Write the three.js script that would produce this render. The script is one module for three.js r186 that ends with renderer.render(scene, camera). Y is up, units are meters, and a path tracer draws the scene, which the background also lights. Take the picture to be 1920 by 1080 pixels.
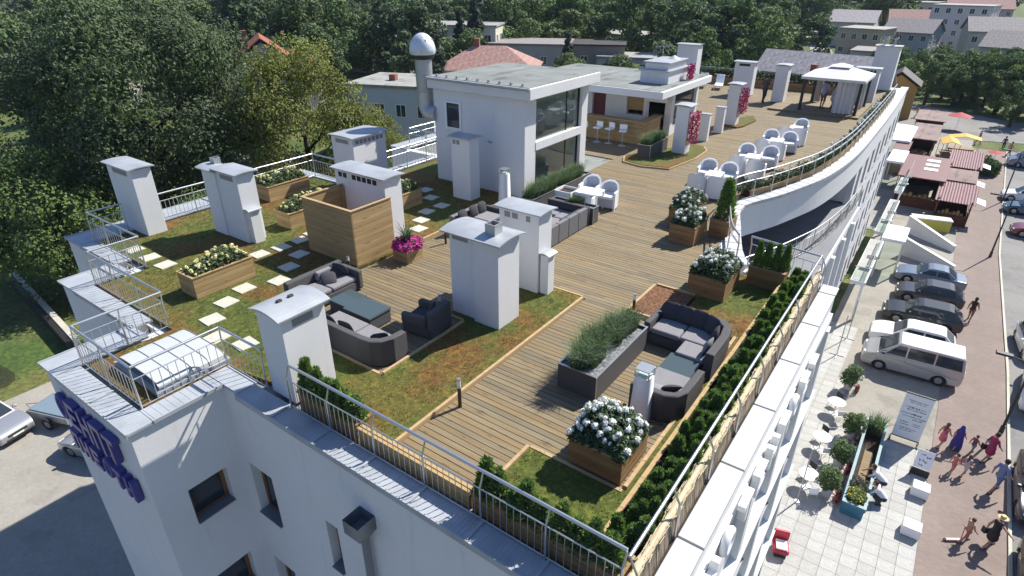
import * as THREE from 'three';
import { mergeGeometries } from 'three/addons/utils/BufferGeometryUtils.js';
import { RoundedBoxGeometry } from 'three/addons/geometries/RoundedBoxGeometry.js';
import { MarchingCubes } from 'three/addons/objects/MarchingCubes.js';

// ---------------------------------------------------------------- camera, sky, sun, exposure
const scene = new THREE.Scene();
const DECK = 12.5;                                  // roof deck level above the street
const camera = new THREE.PerspectiveCamera(51.05, 16 / 9, 0.1, 2500);
camera.position.set(0, 20.5, 0);
camera.rotation.order = 'YXZ';
camera.rotation.set(-THREE.MathUtils.degToRad(27.55), THREE.MathUtils.degToRad(35.8), 0);
const SUN = new THREE.Vector3(0.33, 1, -0.90).normalize();
{
  const w = 256, h = 128, d = new Float32Array(w * h * 4);
  for (let j = 0; j < h; j++) for (let i = 0; i < w; i++) {
    const el = (0.5 - (j + 0.5) / h) * Math.PI, up = Math.max(0, Math.sin(el)), k = (j * w + i) * 4;
    const t = Math.pow(up, 0.5), b = Math.min(1, Math.max(0, -el * 8));
    const az = ((i + 0.5) / w - 0.5) * Math.PI * 2;
    const s = Math.cos(el) * Math.cos(az) * SUN.x + Math.sin(el) * SUN.y + Math.cos(el) * Math.sin(az) * SUN.z;
    const g = Math.pow(Math.max(0, s), 8) * 0.25;   // paler air round the sun
    d[k] = (0.22 - 0.16 * t) * (1 - b) + 0.06 * b + g;
    d[k + 1] = (0.30 - 0.17 * t) * (1 - b) + 0.06 * b + g;
    d[k + 2] = (0.43 - 0.10 * t) * (1 - b) + 0.06 * b + g;
    d[k + 3] = 1;
  }
  // rows run from the bottom of the sky upward
  const f = new Float32Array(w * h * 4);
  for (let j = 0; j < h; j++) f.set(d.subarray((h - 1 - j) * w * 4, (h - j) * w * 4), j * w * 4);
  const sky = new THREE.DataTexture(f, w, h, THREE.RGBAFormat, THREE.FloatType);
  sky.mapping = THREE.EquirectangularReflectionMapping; sky.magFilter = THREE.LinearFilter; sky.needsUpdate = true;
  scene.background = sky; scene.environment = sky;
}
const sun = new THREE.DirectionalLight(new THREE.Color().setRGB(1, 0.955, 0.87), 5.0);
sun.position.copy(SUN).multiplyScalar(120).add(new THREE.Vector3(-15, 0, -40));
sun.target.position.set(-15, 0, -40);
sun.castShadow = true; sun.shadow.mapSize.set(4096, 4096); sun.shadow.radius = 1;
Object.assign(sun.shadow.camera, { left: -120, right: 120, top: 120, bottom: -120, near: 1, far: 400 });
scene.add(sun, sun.target);
const EXPOSURE = 1.66;

// ---------------------------------------------------------------- helpers
const rng = s => () => { s |= 0; s = s + 0x6D2B79F5 | 0; let t = Math.imul(s ^ s >>> 15, 1 | s); t = t + Math.imul(t ^ t >>> 7, 61 | t) ^ t; return ((t ^ t >>> 14) >>> 0) / 4294967296; };
const R = rng(20240611);
const rr = (a, b) => a + (b - a) * R();
const pick = a => a[Math.floor(R() * a.length) % a.length];
const V = (x, y, z) => new THREE.Vector3(x, y, z);
const used = {};
const numbered = n => { used[n] = (used[n] ?? -1) + 1; return used[n] ? `${n}_${String(used[n]).padStart(3, '0')}` : n; };
function wuv(g) {                                    // box-projected texture coordinates in metres
  const p = g.attributes.position, n = g.attributes.normal, uv = new Float32Array(p.count * 2);
  for (let i = 0; i < p.count; i++) {
    const ax = Math.abs(n.getX(i)), ay = Math.abs(n.getY(i)), az = Math.abs(n.getZ(i));
    if (ay >= ax && ay >= az) { uv[2 * i] = p.getX(i); uv[2 * i + 1] = p.getZ(i); }
    else if (ax > az) { uv[2 * i] = p.getZ(i); uv[2 * i + 1] = p.getY(i); }
    else { uv[2 * i] = p.getX(i); uv[2 * i + 1] = p.getY(i); }
  }
  g.setAttribute('uv', new THREE.BufferAttribute(uv, 2)); return g;
}
function wuvShift(g, u, v) { const q = wuv(g.toNonIndexed()), a = q.attributes.uv; for (let i = 0; i < a.count; i++) a.setXY(i, a.getX(i) + u, a.getY(i) + v); q.userData.ownUV = true; return q; }
function prep(geos, keepColor) {
  const list = (Array.isArray(geos) ? geos : [geos]).map(g => {
    const q = g.index ? g.toNonIndexed() : g.clone();
    for (const k of Object.keys(q.attributes)) if (!['position', 'normal', 'uv'].includes(k) && !(k === 'color' && keepColor)) q.deleteAttribute(k);
    q.morphAttributes = {}; if (!q.attributes.normal) q.computeVertexNormals();
    if (!g.userData.ownUV) wuv(q);
    return q;
  });
  return list.length > 1 ? mergeGeometries(list) : list[0];
}
function mesh(name, geos, mat, parent) {
  const g = (!Array.isArray(geos) && geos.userData.ready) ? geos : prep(geos, mat.vertexColors);
  g.userData.ready = true;
  const m = new THREE.Mesh(g, mat); m.name = name; m.castShadow = m.receiveShadow = true;
  parent.add(m); return m;
}
const ready = (geos, col) => { const g = prep(geos, col); g.userData.ready = true; return g; };
function thing(name, label, category, pos = [0, 0, 0], turn = 0, group) {
  const o = new THREE.Group(); o.name = numbered(name); scene.add(o);
  o.position.set(...pos); o.rotation.y = turn; o.userData = { label, category };
  if (group) o.userData.group = group; return o;
}
function struct(name, geos, mat) { const m = mesh(numbered(name), geos, mat, scene); m.userData = { kind: 'structure' }; return m; }
function copyOf(src, label, pos, turn = 0, group) {
  const c = src.clone(); c.name = numbered(src.name.replace(/_\d+$/, '')); scene.add(c);
  c.position.set(...pos); c.rotation.y = turn; c.userData = { ...src.userData, label }; if (group) c.userData.group = group; return c;
}
const box = (x0, y0, z0, x1, y1, z1) => new THREE.BoxGeometry(Math.abs(x1 - x0), Math.abs(y1 - y0), Math.abs(z1 - z0)).translate((x0 + x1) / 2, (y0 + y1) / 2, (z0 + z1) / 2);
const rbox = (x0, y0, z0, x1, y1, z1, r = 0.05, s = 2) => new RoundedBoxGeometry(Math.abs(x1 - x0), Math.abs(y1 - y0), Math.abs(z1 - z0), s, Math.min(r, Math.abs(x1 - x0) / 2.01, Math.abs(y1 - y0) / 2.01, Math.abs(z1 - z0) / 2.01)).translate((x0 + x1) / 2, (y0 + y1) / 2, (z0 + z1) / 2);
const Y = V(0, 1, 0);
function bar(a, b, r, r2 = r, seg = 6) {
  const A = V(...a), B = V(...b), d = B.clone().sub(A), L = d.length();
  const g = new THREE.CylinderGeometry(r2, r, L, seg, 1); g.translate(0, L / 2, 0);
  g.applyQuaternion(new THREE.Quaternion().setFromUnitVectors(Y, d.normalize())); g.translate(A.x, A.y, A.z); return g;
}
function prism(pts, y0, y1, bevel = 0) {
  const s = new THREE.Shape(pts.map(([x, z]) => new THREE.Vector2(x, -z)));
  const g = new THREE.ExtrudeGeometry(s, bevel ? { depth: y1 - y0 - 2 * bevel, bevelEnabled: true, bevelSize: bevel, bevelOffset: -bevel, bevelThickness: bevel, bevelSegments: 1 } : { depth: y1 - y0, bevelEnabled: false });
  g.rotateX(-Math.PI / 2).translate(0, y0 + bevel, 0); return g;
}
function sideExtrude(pts, w, bevel = 0) {            // polygon in x,y extruded along z, centred
  const s = new THREE.Shape(pts.map(p => new THREE.Vector2(...p)));
  return new THREE.ExtrudeGeometry(s, { depth: w - 2 * bevel, bevelEnabled: bevel > 0, bevelSize: bevel, bevelOffset: -bevel, bevelThickness: bevel, bevelSegments: 2, curveSegments: 8 }).translate(0, 0, -w / 2 + bevel);
}
function quadGeo(a, b, c, d) {                       // a panel from four points, two triangles
  const g = new THREE.BufferGeometry();
  g.setAttribute('position', new THREE.Float32BufferAttribute([...a, ...b, ...c, ...a, ...c, ...d], 3)); g.computeVertexNormals(); return g;
}
// ---------------------------------------------------------------- procedural textures
function lattice(seed) { const t = new Float32Array(4096), r = rng(seed); for (let i = 0; i < 4096; i++) t[i] = r(); return t; }
const LT = lattice(99);
const sm = t => t * t * (3 - 2 * t);
function vnoise(u, v, px, py, o) {                   // tiling value noise, px by py cells
  const x = u * px, y = v * py, xi = Math.floor(x), yi = Math.floor(y), fx = sm(x - xi), fy = sm(y - yi);
  const h = (a, b) => LT[((((a % px) + px) % px) * 131 + (((b % py) + py) % py) * 977 + o * 421) & 4095];
  return (h(xi, yi) * (1 - fx) + h(xi + 1, yi) * fx) * (1 - fy) + (h(xi, yi + 1) * (1 - fx) + h(xi + 1, yi + 1) * fx) * fy;
}
function fbm(u, v, p, q, oct, o) { let s = 0, a = 0.5, n = 0; for (let i = 0; i < oct; i++) { s += a * vnoise(u, v, p << i, q << i, o + i); n += a; a *= 0.55; } return s / n; }
function tex(size, fn, metres, srgb = true) {
  const d = new Uint8Array(size * size * 4);
  for (let j = 0; j < size; j++) for (let i = 0; i < size; i++) {
    const c = fn(i / size, j / size), k = (j * size + i) * 4;
    for (let m = 0; m < 3; m++) d[k + m] = Math.max(0, Math.min(255, 255 * (Array.isArray(c) ? c[m] : c)));
    d[k + 3] = 255;
  }
  const t = new THREE.DataTexture(d, size, size); t.wrapS = t.wrapT = THREE.RepeatWrapping; t.magFilter = THREE.LinearFilter; t.minFilter = THREE.LinearMipmapLinearFilter; t.generateMipmaps = true;
  if (srgb) t.colorSpace = THREE.SRGBColorSpace; const m = Array.isArray(metres) ? metres : [metres, metres]; t.repeat.set(1 / m[0], 1 / m[1]); t.needsUpdate = true; return t;
}
const mix3 = (a, b, t) => a.map((v, i) => v + (b[i] - v) * t);
const ss = (a, b, x) => sm(Math.min(1, Math.max(0, (x - a) / (b - a))));
const M = {};
function mat(key, rgb, rough = 0.8, o = {}) { const { metal = 0, ...rest } = o; const m = new THREE.MeshStandardMaterial({ color: new THREE.Color().setRGB(...rgb), roughness: rough, metalness: metal, ...rest }); m.name = key; M[key] = m; return m; }
const T = {
  plaster: tex(512, (u, v) => { const f = fbm(u, v, 4, 4, 5, 3), g = fbm(u, v, 48, 48, 2, 9), s = fbm(u, v, 24, 2, 3, 17); return 0.93 + 0.035 * (f - 0.5) + 0.02 * (g - 0.5) - 0.03 * ss(0.66, 0.9, s); }, 3),
  plasterB: tex(256, (u, v) => fbm(u, v, 32, 32, 3, 5), 0.6, false),
  wood: tex(512, (u, v) => { const w = v + 0.03 * fbm(u, v, 2, 4, 3, 2); const g = fbm(u, w, 3, 48, 3, 7), b = fbm(u, w, 2, 14, 2, 21), k = ss(0.80, 0.92, fbm(u, v, 7, 16, 2, 30)); return mix3([0.93, 0.90, 0.85], [0.70, 0.62, 0.52], 0.55 * g + 0.4 * b).map(c => c * (1 - 0.35 * k)); }, [1.6, 0.8]),
  sedum: tex(1024, (u, v) => {
    const a = fbm(u, v, 4, 4, 5, 1), b = fbm(u, v, 9, 9, 4, 40), c = fbm(u, v, 150, 150, 2, 8), d = fbm(u, v, 36, 36, 3, 60);
    let k = mix3([0.43, 0.41, 0.15], [0.35, 0.40, 0.12], ss(0.35, 0.65, b)); k = mix3(k, [0.49, 0.36, 0.14], ss(0.40, 0.60, a) * 0.85); k = mix3(k, [0.52, 0.28, 0.12], ss(0.46, 0.70, d) * ss(0.40, 0.62, a) * 0.55); k = mix3(k, [0.55, 0.50, 0.22], ss(0.6, 0.8, c) * 0.35);
    return k.map(x => x * (0.78 + 0.42 * c));
  }, 9),
  grass: tex(512, (u, v) => { const a = fbm(u, v, 4, 4, 4, 11), c = fbm(u, v, 90, 90, 2, 3); return mix3([0.30, 0.38, 0.15], [0.45, 0.44, 0.24], ss(0.4, 0.75, a)).map(x => x * (0.7 + 0.6 * c)); }, 14),
  asphalt: tex(512, (u, v) => { const a = fbm(u, v, 5, 5, 5, 71), c = fbm(u, v, 128, 128, 1, 13), s = ss(0.62, 0.72, fbm(u, v, 9, 9, 3, 77)); return 0.80 + 0.14 * (a - 0.5) + 0.06 * (c - 0.5) - 0.05 * s; }, 11),
  paving: tex(512, (u, v) => { const a = fbm(u, v, 6, 6, 5, 31), c = fbm(u, v, 96, 96, 2, 6); return 0.88 + 0.14 * (a - 0.5) + 0.10 * (c - 0.5); }, 5),
  brick: tex(1024, (u, v) => {
    const row = Math.floor(v * 50), bu = u * 25 + (row % 2) * 0.5, bi = Math.floor(bu), fu = bu - bi, fv = v * 50 - row;
    const e = fu < 0.05 || fv < 0.10 ? 0.92 : 1, t = LT[(bi % 25 * 37 + row * 101) & 4095]; const a = fbm(u, v, 3, 3, 4, 51);
    return [0.76, 0.69, 0.65].map(x => x * e * (0.93 + 0.07 * t + 0.16 * (a - 0.5)));
  }, 5),
  wicker: tex(128, (u, v) => { const a = Math.floor(u * 8), b = Math.floor(v * 8), f = ((a + b) % 2) ? Math.sin((u * 8 % 1) * Math.PI) : Math.sin((v * 8 % 1) * Math.PI); return 0.55 + 0.45 * Math.sqrt(f); }, 0.16),
  cloth: tex(256, (u, v) => 0.9 + 0.2 * (fbm(u, v, 64, 64, 2, 5) - 0.5) + 0.06 * (fbm(u, v, 6, 6, 3, 12) - 0.5), 0.5),
  metal: tex(256, (u, v) => 0.9 + 0.14 * (fbm(u, v, 6, 6, 4, 15) - 0.5), 2),
  soil: tex(256, (u, v) => 0.6 + 0.8 * (fbm(u, v, 24, 24, 3, 3) - 0.3), 1),
  bark: tex(256, (u, v) => 0.5 + 0.8 * (fbm(u, v, 30, 5, 3, 3) - 0.3), 1),
  tar: tex(512, (u, v) => { const a = fbm(u, v, 3, 3, 4, 25), st = ss(0.46, 0.5, Math.abs((v * 4) % 1 - 0.5)), s = ss(0.55, 0.72, fbm(u, v, 10, 3, 3, 4)); return 0.85 + 0.3 * (a - 0.5) - 0.14 * st - 0.15 * s; }, 4),
  rooftile: tex(256, (u, v) => { const c = Math.floor(u * 10), r = Math.floor(v * 8); return 0.80 + 0.16 * LT[(c * 61 + r * 197) & 4095] + 0.2 * (fbm(u, v, 9, 9, 3, 5) - 0.5); }, 2.4),
};
mat('white', [0.80, 0.80, 0.795], 0.85, { map: T.plaster, bumpMap: T.plasterB, bumpScale: 0.0015 });
mat('wallShell', [0.78, 0.78, 0.78], 0.88, { map: T.plaster, bumpMap: T.plasterB, bumpScale: 0.0015 });
mat('coping', [0.46, 0.49, 0.52], 0.5, { map: T.metal, metal: 0.15 });
mat('joint', [0.28, 0.27, 0.25], 0.9);
mat('copingTile', [0.52, 0.525, 0.54], 0.55, { map: T.plaster });
mat('capMetal', [0.46, 0.485, 0.51], 0.45, { map: T.metal, metal: 0.2 });
mat('steel', [0.56, 0.57, 0.58], 0.32, { metal: 0.85 });
mat('galv', [0.50, 0.51, 0.52], 0.45, { metal: 0.6, map: T.metal });
mat('darkMetal', [0.035, 0.033, 0.035], 0.5, { metal: 0.3 });
mat('dark', [0.02, 0.02, 0.022], 0.8);
mat('core', [0.5, 0.5, 0.5], 0.9);
mat('glass', [0.03, 0.04, 0.05], 0.06, { metal: 0.1 });
M.pane = new THREE.MeshPhysicalMaterial({ color: new THREE.Color().setRGB(0.86, 0.92, 0.9), roughness: 0.03, transmission: 1, thickness: 0, ior: 1.45 }); M.pane.name = 'pane';
M.poly = new THREE.MeshPhysicalMaterial({ color: new THREE.Color().setRGB(0.80, 0.84, 0.85), roughness: 0.5, transmission: 0.35, thickness: 0, ior: 1.4 }); M.poly.name = 'poly';
const WOOD = [[0.292, 0.260, 0.182], [0.322, 0.284, 0.196], [0.255, 0.231, 0.168], [0.30, 0.252, 0.156], [0.282, 0.262, 0.192], [0.325, 0.273, 0.168], [0.238, 0.219, 0.163]].map((c, i) => mat('deckWood' + i, c, 0.78, { map: T.wood }));
const PINE = [[0.60, 0.475, 0.275], [0.56, 0.435, 0.24], [0.62, 0.50, 0.30], [0.53, 0.42, 0.235]].map((c, i) => mat('pine' + i, c, 0.75, { map: T.wood }));
const BROWN = [[0.40, 0.275, 0.145], [0.37, 0.245, 0.125], [0.43, 0.30, 0.165]].map((c, i) => mat('stainedWood' + i, c, 0.75, { map: T.wood }));
mat('edging', [0.62, 0.50, 0.32], 0.75, { map: T.wood });
mat('sedum', [0.64, 0.63, 0.62], 0.95, { map: T.sedum });
mat('sedumRed', [0.26, 0.115, 0.05], 0.95, { map: T.soil });
mat('lawn', [0.62, 0.68, 0.6], 0.95, { map: T.grass });
mat('stone', [0.60, 0.58, 0.48], 0.85, { map: T.paving });
mat('asphalt', [0.26, 0.255, 0.245], 0.92, { map: T.asphalt });
mat('yard', [0.45, 0.42, 0.36], 0.92, { map: T.asphalt });
mat('road', [0.33, 0.32, 0.30], 0.92, { map: T.asphalt });
mat('terracePaver', [0.47, 0.465, 0.44], 0.85, { map: T.paving });
mat('terracePaver2', [0.44, 0.435, 0.41], 0.85, { map: T.paving });
mat('terracePaver3', [0.49, 0.485, 0.46], 0.85, { map: T.paving });
mat('brickRoad', [0.43, 0.42, 0.415], 0.9, { map: T.brick });
mat('soil', [0.07, 0.045, 0.03], 0.95, { map: T.soil });
mat('wicker', [0.085, 0.083, 0.086], 0.7, { bumpMap: T.wicker, bumpScale: 0.012 });
mat('wickerMid', [0.155, 0.155, 0.16], 0.7, { bumpMap: T.wicker, bumpScale: 0.005 });
mat('cushion', [0.27, 0.26, 0.27], 0.95, { map: T.cloth });
mat('cushionDark', [0.06, 0.058, 0.068], 0.95, { map: T.cloth });
mat('plastic', [0.80, 0.80, 0.80], 0.4);
mat('plasticGrey', [0.46, 0.47, 0.50], 0.5, { bumpMap: T.wicker, bumpScale: 0.004 });
mat('canvas', [0.78, 0.76, 0.72], 0.9, { map: T.cloth, side: THREE.DoubleSide });
mat('tar', [0.27, 0.29, 0.27], 0.8, { map: T.tar });
mat('bark', [0.12, 0.09, 0.065], 0.95, { map: T.bark });
M.leaf = new THREE.MeshPhysicalMaterial({ vertexColors: true, roughness: 0.95, transmission: 0.35, thickness: 0, side: THREE.DoubleSide }); M.leaf.name = 'leaf';
M.petal = new THREE.MeshStandardMaterial({ vertexColors: true, roughness: 0.8, side: THREE.DoubleSide }); M.petal.name = 'petal';
mat('polySheet', [0.44, 0.46, 0.46], 0.65);
mat('reed', [0.55, 0.46, 0.31], 0.9); mat('reedGrey', [0.33, 0.27, 0.20], 0.9);
// ---------------------------------------------------------------- foliage
function leafCloud(n, place, size, colour, seed, fold = 0.35) {     // place(r) -> [x,y,z,(outward dir)] ; two bent triangles a leaf
  const r = rng(seed), pos = new Float32Array(n * 18), nor = new Float32Array(n * 18), col = new Float32Array(n * 18);
  const a = V(), u = V(), v = V(), w = V(), P = [V(), V(), V(), V()], n1 = V(), n2 = V();
  for (let i = 0; i < n; i++) {
    const q = place(r, i), s = size * (0.6 + 0.8 * r()); a.set(q[0], q[1], q[2]);
    w.set(r() * 2 - 1, r() * 2 - 1, r() * 2 - 1); if (q[3]) w.add(q[3]); w.normalize();
    u.set(r() * 2 - 1, r() * 2 - 1, r() * 2 - 1).cross(w).normalize(); v.crossVectors(w, u);
    const lw = s * 0.5;
    P[0].copy(a).addScaledVector(v, -s * 0.7); P[1].copy(a).addScaledVector(u, lw).addScaledVector(w, -s * fold); P[2].copy(a).addScaledVector(v, s * 0.7); P[3].copy(a).addScaledVector(u, -lw).addScaledVector(w, -s * fold);
    n1.copy(P[1]).sub(P[0]).cross(n2.copy(P[2]).sub(P[0])).normalize(); const m1 = n1.clone();
    n1.copy(P[2]).sub(P[0]).cross(n2.copy(P[3]).sub(P[0])).normalize(); const m2 = n1.clone();
    const c = colour(r, q, i), k = i * 18;
    [P[0], P[1], P[2], P[0], P[2], P[3]].forEach((p, j) => { pos.set([p.x, p.y, p.z], k + j * 3); const m = j < 3 ? m1 : m2; nor.set([m.x, m.y, m.z], k + j * 3); col.set(c, k + j * 3); });
  }
  const g = new THREE.BufferGeometry();
  g.setAttribute('position', new THREE.BufferAttribute(pos, 3)); g.setAttribute('normal', new THREE.BufferAttribute(nor, 3)); g.setAttribute('color', new THREE.BufferAttribute(col, 3)); g.setAttribute('uv', new THREE.BufferAttribute(new Float32Array(n * 12), 2)); g.userData.ready = true; return g;
}
function sprayCloud(n, place, len, wid, colour, seed) {               // upright pointed sprays, two triangles each
  const r = rng(seed), pos = new Float32Array(n * 18), col = new Float32Array(n * 18), v = V(), u = V(), w = V();
  for (let i = 0; i < n; i++) {
    const q = place(r, i), L = len * (0.6 + 0.8 * r()), b = wid * (0.6 + 0.8 * r()); v.copy(q[3]).add(w.set(r() - .5, r() - .5, r() - .5)).normalize(); u.set(r() - .5, (r() - .5) * 0.4, r() - .5).cross(v).normalize(); w.crossVectors(u, v);
    const A = [q[0], q[1], q[2]], T = [A[0] + v.x * L, A[1] + v.y * L, A[2] + v.z * L], m = 0.45 * L, S = k => [A[0] + v.x * m + (u.x * k - w.x * 0.35) * b, A[1] + v.y * m + (u.y * k - w.y * 0.35) * b, A[2] + v.z * m + (u.z * k - w.z * 0.35) * b];
    pos.set([...A, ...S(1), ...T, ...A, ...T, ...S(-1)], i * 18); const c = colour(r, q); for (let k = 0; k < 6; k++) col.set(c, i * 18 + k * 3);
  }
  const g = new THREE.BufferGeometry(); g.setAttribute('position', new THREE.BufferAttribute(pos, 3)); g.setAttribute('color', new THREE.BufferAttribute(col, 3)); g.setAttribute('uv', new THREE.BufferAttribute(new Float32Array(n * 12), 2)); g.computeVertexNormals(); g.userData.ready = true; return g;
}
const tint = (base, va) => (r) => { const k = 1 - va + 2 * va * r(), h = (r() - 0.5) * 0.25; return [base[0] * k * (1 + h), base[1] * k, base[2] * k * (1 - h)]; };
function blades(n, place, len, wid, colour, seed) {                  // arching grass blades, three triangles each
  const r = rng(seed), pos = [], col = [];
  for (let i = 0; i < n; i++) {
    const [x, y, z] = place(r), a = r() * 6.283, L = len * (0.55 + 0.7 * r()), b = L * (0.25 + 0.6 * r()), dx = Math.cos(a), dz = Math.sin(a), w = wid * (0.6 + 0.8 * r()), px = -dz * w, pz = dx * w;
    const m = [x + dx * b * 0.35, y + L * 0.6, z + dz * b * 0.35], t = [x + dx * b, y + L * (0.75 + 0.25 * r()), z + dz * b];
    pos.push(x - px, y, z - pz, x + px, y, z + pz, m[0] + px * .8, m[1], m[2] + pz * .8, x - px, y, z - pz, m[0] + px * .8, m[1], m[2] + pz * .8, m[0] - px * .8, m[1], m[2] - pz * .8, m[0] - px * .8, m[1], m[2] - pz * .8, m[0] + px * .8, m[1], m[2] + pz * .8, ...t);
    const c = colour(r); for (let k = 0; k < 9; k++) col.push(...c);
  }
  const g = new THREE.BufferGeometry(); g.setAttribute('position', new THREE.Float32BufferAttribute(pos, 3)); g.setAttribute('color', new THREE.Float32BufferAttribute(col, 3)); g.setAttribute('uv', new THREE.BufferAttribute(new Float32Array(pos.length / 3 * 2), 2)); g.computeVertexNormals(); g.userData.ready = true; return g;
}
function crown(seed, o) {                                            // clumped broadleaf crown
  const r = rng(seed), lobes = [];
  for (let i = 0; i < o.lobes; i++) {
    const t = r() * 6.283, c = r() * 2 - 1, k = 0.62 + 0.33 * r(), s = Math.sqrt(1 - c * c), f = o.r * (0.22 + 0.2 * r()) * (o.fine ?? 1);
    const yy = c * k * o.ry, taper = o.cone ? Math.max(0.12, 1 - (yy + o.ry) / (2 * o.ry)) : 1;
    lobes.push({ c: V(Math.cos(t) * s * k * o.r * taper, yy + o.cy, Math.sin(t) * s * k * o.r * taper), f: f * (o.cone ? 0.4 + 0.7 * taper : 1), h: 0.68 + 0.64 * r() });
  }
  const d = V();
  return leafCloud(o.n, (q) => {
    const l = lobes[Math.floor(q() * lobes.length)]; d.set(q() * 2 - 1, q() * 2 - 1, q() * 2 - 1).normalize(); const k = l.f * (0.55 + 0.5 * Math.sqrt(q()));
    const out = [l.c.x + d.x * k, l.c.y + d.y * k * 0.75, l.c.z + d.z * k, V(d.x, d.y + 0.5, d.z).multiplyScalar(0.9)]; out.h = l.h; return out;
  }, o.leaf, (q, p) => { const k = p.h * (0.75 + 0.5 * q()), h = (q() - 0.5) * 0.25; return [o.col[0] * k * (1 + h), o.col[1] * k, o.col[2] * k]; }, seed + 1);
}
function trunkGeo(h, r0, crownY, spread, n, seed) {
  const r = rng(seed), gs = [bar([0, 0, 0], [0, h, 0], r0, r0 * 0.45, 8)];
  for (let i = 0; i < n; i++) { const a = i / n * 6.283 + r(), y = h * (0.5 + 0.45 * r()); gs.push(bar([0, y, 0], [Math.cos(a) * spread * (0.6 + 0.4 * r()), y + crownY * (0.3 + 0.4 * r()), Math.sin(a) * spread * (0.6 + 0.4 * r())], r0 * 0.4, r0 * 0.08, 5)); }
  return ready(gs);
}
// ================================================================ ground
{
  const g = struct('ground', new THREE.PlaneGeometry(2400, 2400).rotateX(-Math.PI / 2), M.lawn); g.position.y = -0.03;
  // front yard, parking strip, brick footway, street
  struct('yard', prism([[-37.5, 30], [-37.5, -7.5], [-34, -14], [-24, -14], [-24, -6], [-1.4, -4.5], [8, -4.5], [8, 30]], -0.02, 0.0), M.yard);
  struct('parking_ground', prism([[-3, -34], [3.45, -34], [3.2, -62], [2.9, -118], [-14, -118], [-14, -62], [-3, -60]], -0.02, 0.004), M.yard);
  struct('parking_ground', box(-0.8, -0.02, -34, 3.45, 0.006, -29.65), M.yard);
  struct('brick_footway', prism([[3.46, -4.5], [6.4, -4.5], [6.4, -40], [5.95, -60], [6.6, -100], [2.9, -100], [3.0, -60], [3.46, -34]], -0.02, 0.03), M.brickRoad);
  struct('street', prism([[6.42, -4.5], [30, -4.5], [30, -112], [6.62, -100.5], [5.97, -60.2]], -0.02, 0.012), M.road);
  struct('square', prism([[-16, -100], [30, -112.5], [30, -132], [8, -122], [-12, -134], [-16, -134]], -0.02, 0.018), M.road);
  struct('kerb', prism([[6.41, -4.5], [6.53, -4.5], [6.53, -40], [6.08, -60], [6.72, -100], [6.61, -100], [5.96, -60], [6.41, -40]], 0, 0.12), M.stone);
  // far lanes seen between the trees
  struct('side_road', prism([[-170, -56], [-95, -26], [-93, -31], [-168, -62]], -0.02, 0.02), M.road);
  struct('side_road', prism([[-70, -330], [-26, -150], [-21, -150], [-62, -330]], -0.02, 0.02), M.yard);
  // bare worn earth in the left lawn and the low wall crossing it
  mat('earth', [0.24, 0.20, 0.13], 0.95, { map: T.grass });
  struct('worn_earth', prism([...Array(22)].map((_, i) => { const a = i / 22 * 6.283, k = 0.75 + 0.5 * vnoise(i / 22, 0.3, 7, 3, 2); return [-41.2 + Math.cos(a) * 2.6 * k, -5.0 - Math.sin(a) * 1.5 * k]; }), -0.025, -0.015), M.earth);
  struct('lawn_path', prism([[-37.6, -7.4], [-39, -8.6], [-34, -14.5], [-33, -14]], -0.02, 0.01), M.stone);
  const w = thing('garden_wall', 'long dark retaining wall with pale top crossing the left lawn', 'wall', [0, 0, 0]);
  mesh('wall', prism([[-54.5, -10.6], [-40, -9.2], [-39.9, -9.5], [-54.4, -10.9]], 0, 0.7), M.darkMetal, w);
  mesh('coping', prism([[-54.5, -10.95], [-39.9, -9.55], [-39.9, -9.9], [-54.5, -11.3]], 0, 0.74), M.stone, w);
  // street terrace in cream pavers
  const tp = struct('terrace_paving', [box(-1.4, -0.02, -33.95, 3.44, 0.002, -17.3), box(-3.0, -0.02, -41, -1.401, 0.002, -17.3)], M.joint);
  const s = 0.605, pg = ready(box(-s / 2 + 0.006, 0, -s / 2 + 0.006, s / 2 - 0.006, 0.03, s / 2 - 0.006)), pm = [M.terracePaver, M.terracePaver2, M.terracePaver3];
  let n = 0; const far = [];
  for (let i = -3; i < 8; i++) for (let j = 0; j < (i < 0 ? 38 : 27); j++) {
    const x = -1.08 + i * s, z = -17.7 - j * s; if ((x > -0.8 && z < -29.6) || (i < 0 && z > -18)) continue;
    const t = mesh(n ? `paver_${String(n).padStart(3, '0')}` : 'paver', pg, pick(pm), tp); t.position.set(x, 0.002 + rr(0, 0.003), z); n++;
  }
}
// ================================================================ the hotel
const CURVE = [[-3.9, -17.75], [-4.3, -18.4], [-4.75, -19.6], [-5.2, -21.0], [-5.62, -22.3], [-5.68, -23.1], [-5.42, -23.9], [-4.92, -25.1], [-4.38, -26.9], [-3.95, -28.6], [-3.62, -31], [-3.42, -34], [-3.36, -40], [-3.4, -48], [-3.6, -58]];
const curvePts = (() => { const c = new THREE.CatmullRomCurve3(CURVE.map(([x, z]) => V(x, 0, z))); return c.getSpacedPoints(72).map(p => [p.x, p.z]); })();
const offsetPath = (pts, d) => pts.map((p, i) => { const a = pts[Math.max(0, i - 1)], b = pts[Math.min(pts.length - 1, i + 1)]; const tx = b[0] - a[0], tz = b[1] - a[1], l = Math.hypot(tx, tz); return [p[0] + tz / l * d, p[1] - tx / l * d]; });   // positive d: towards the roof (left of travel)
const hotel = thing('hotel_building', 'white hotel building with stepped front and curved right-hand parapet', 'building');
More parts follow.
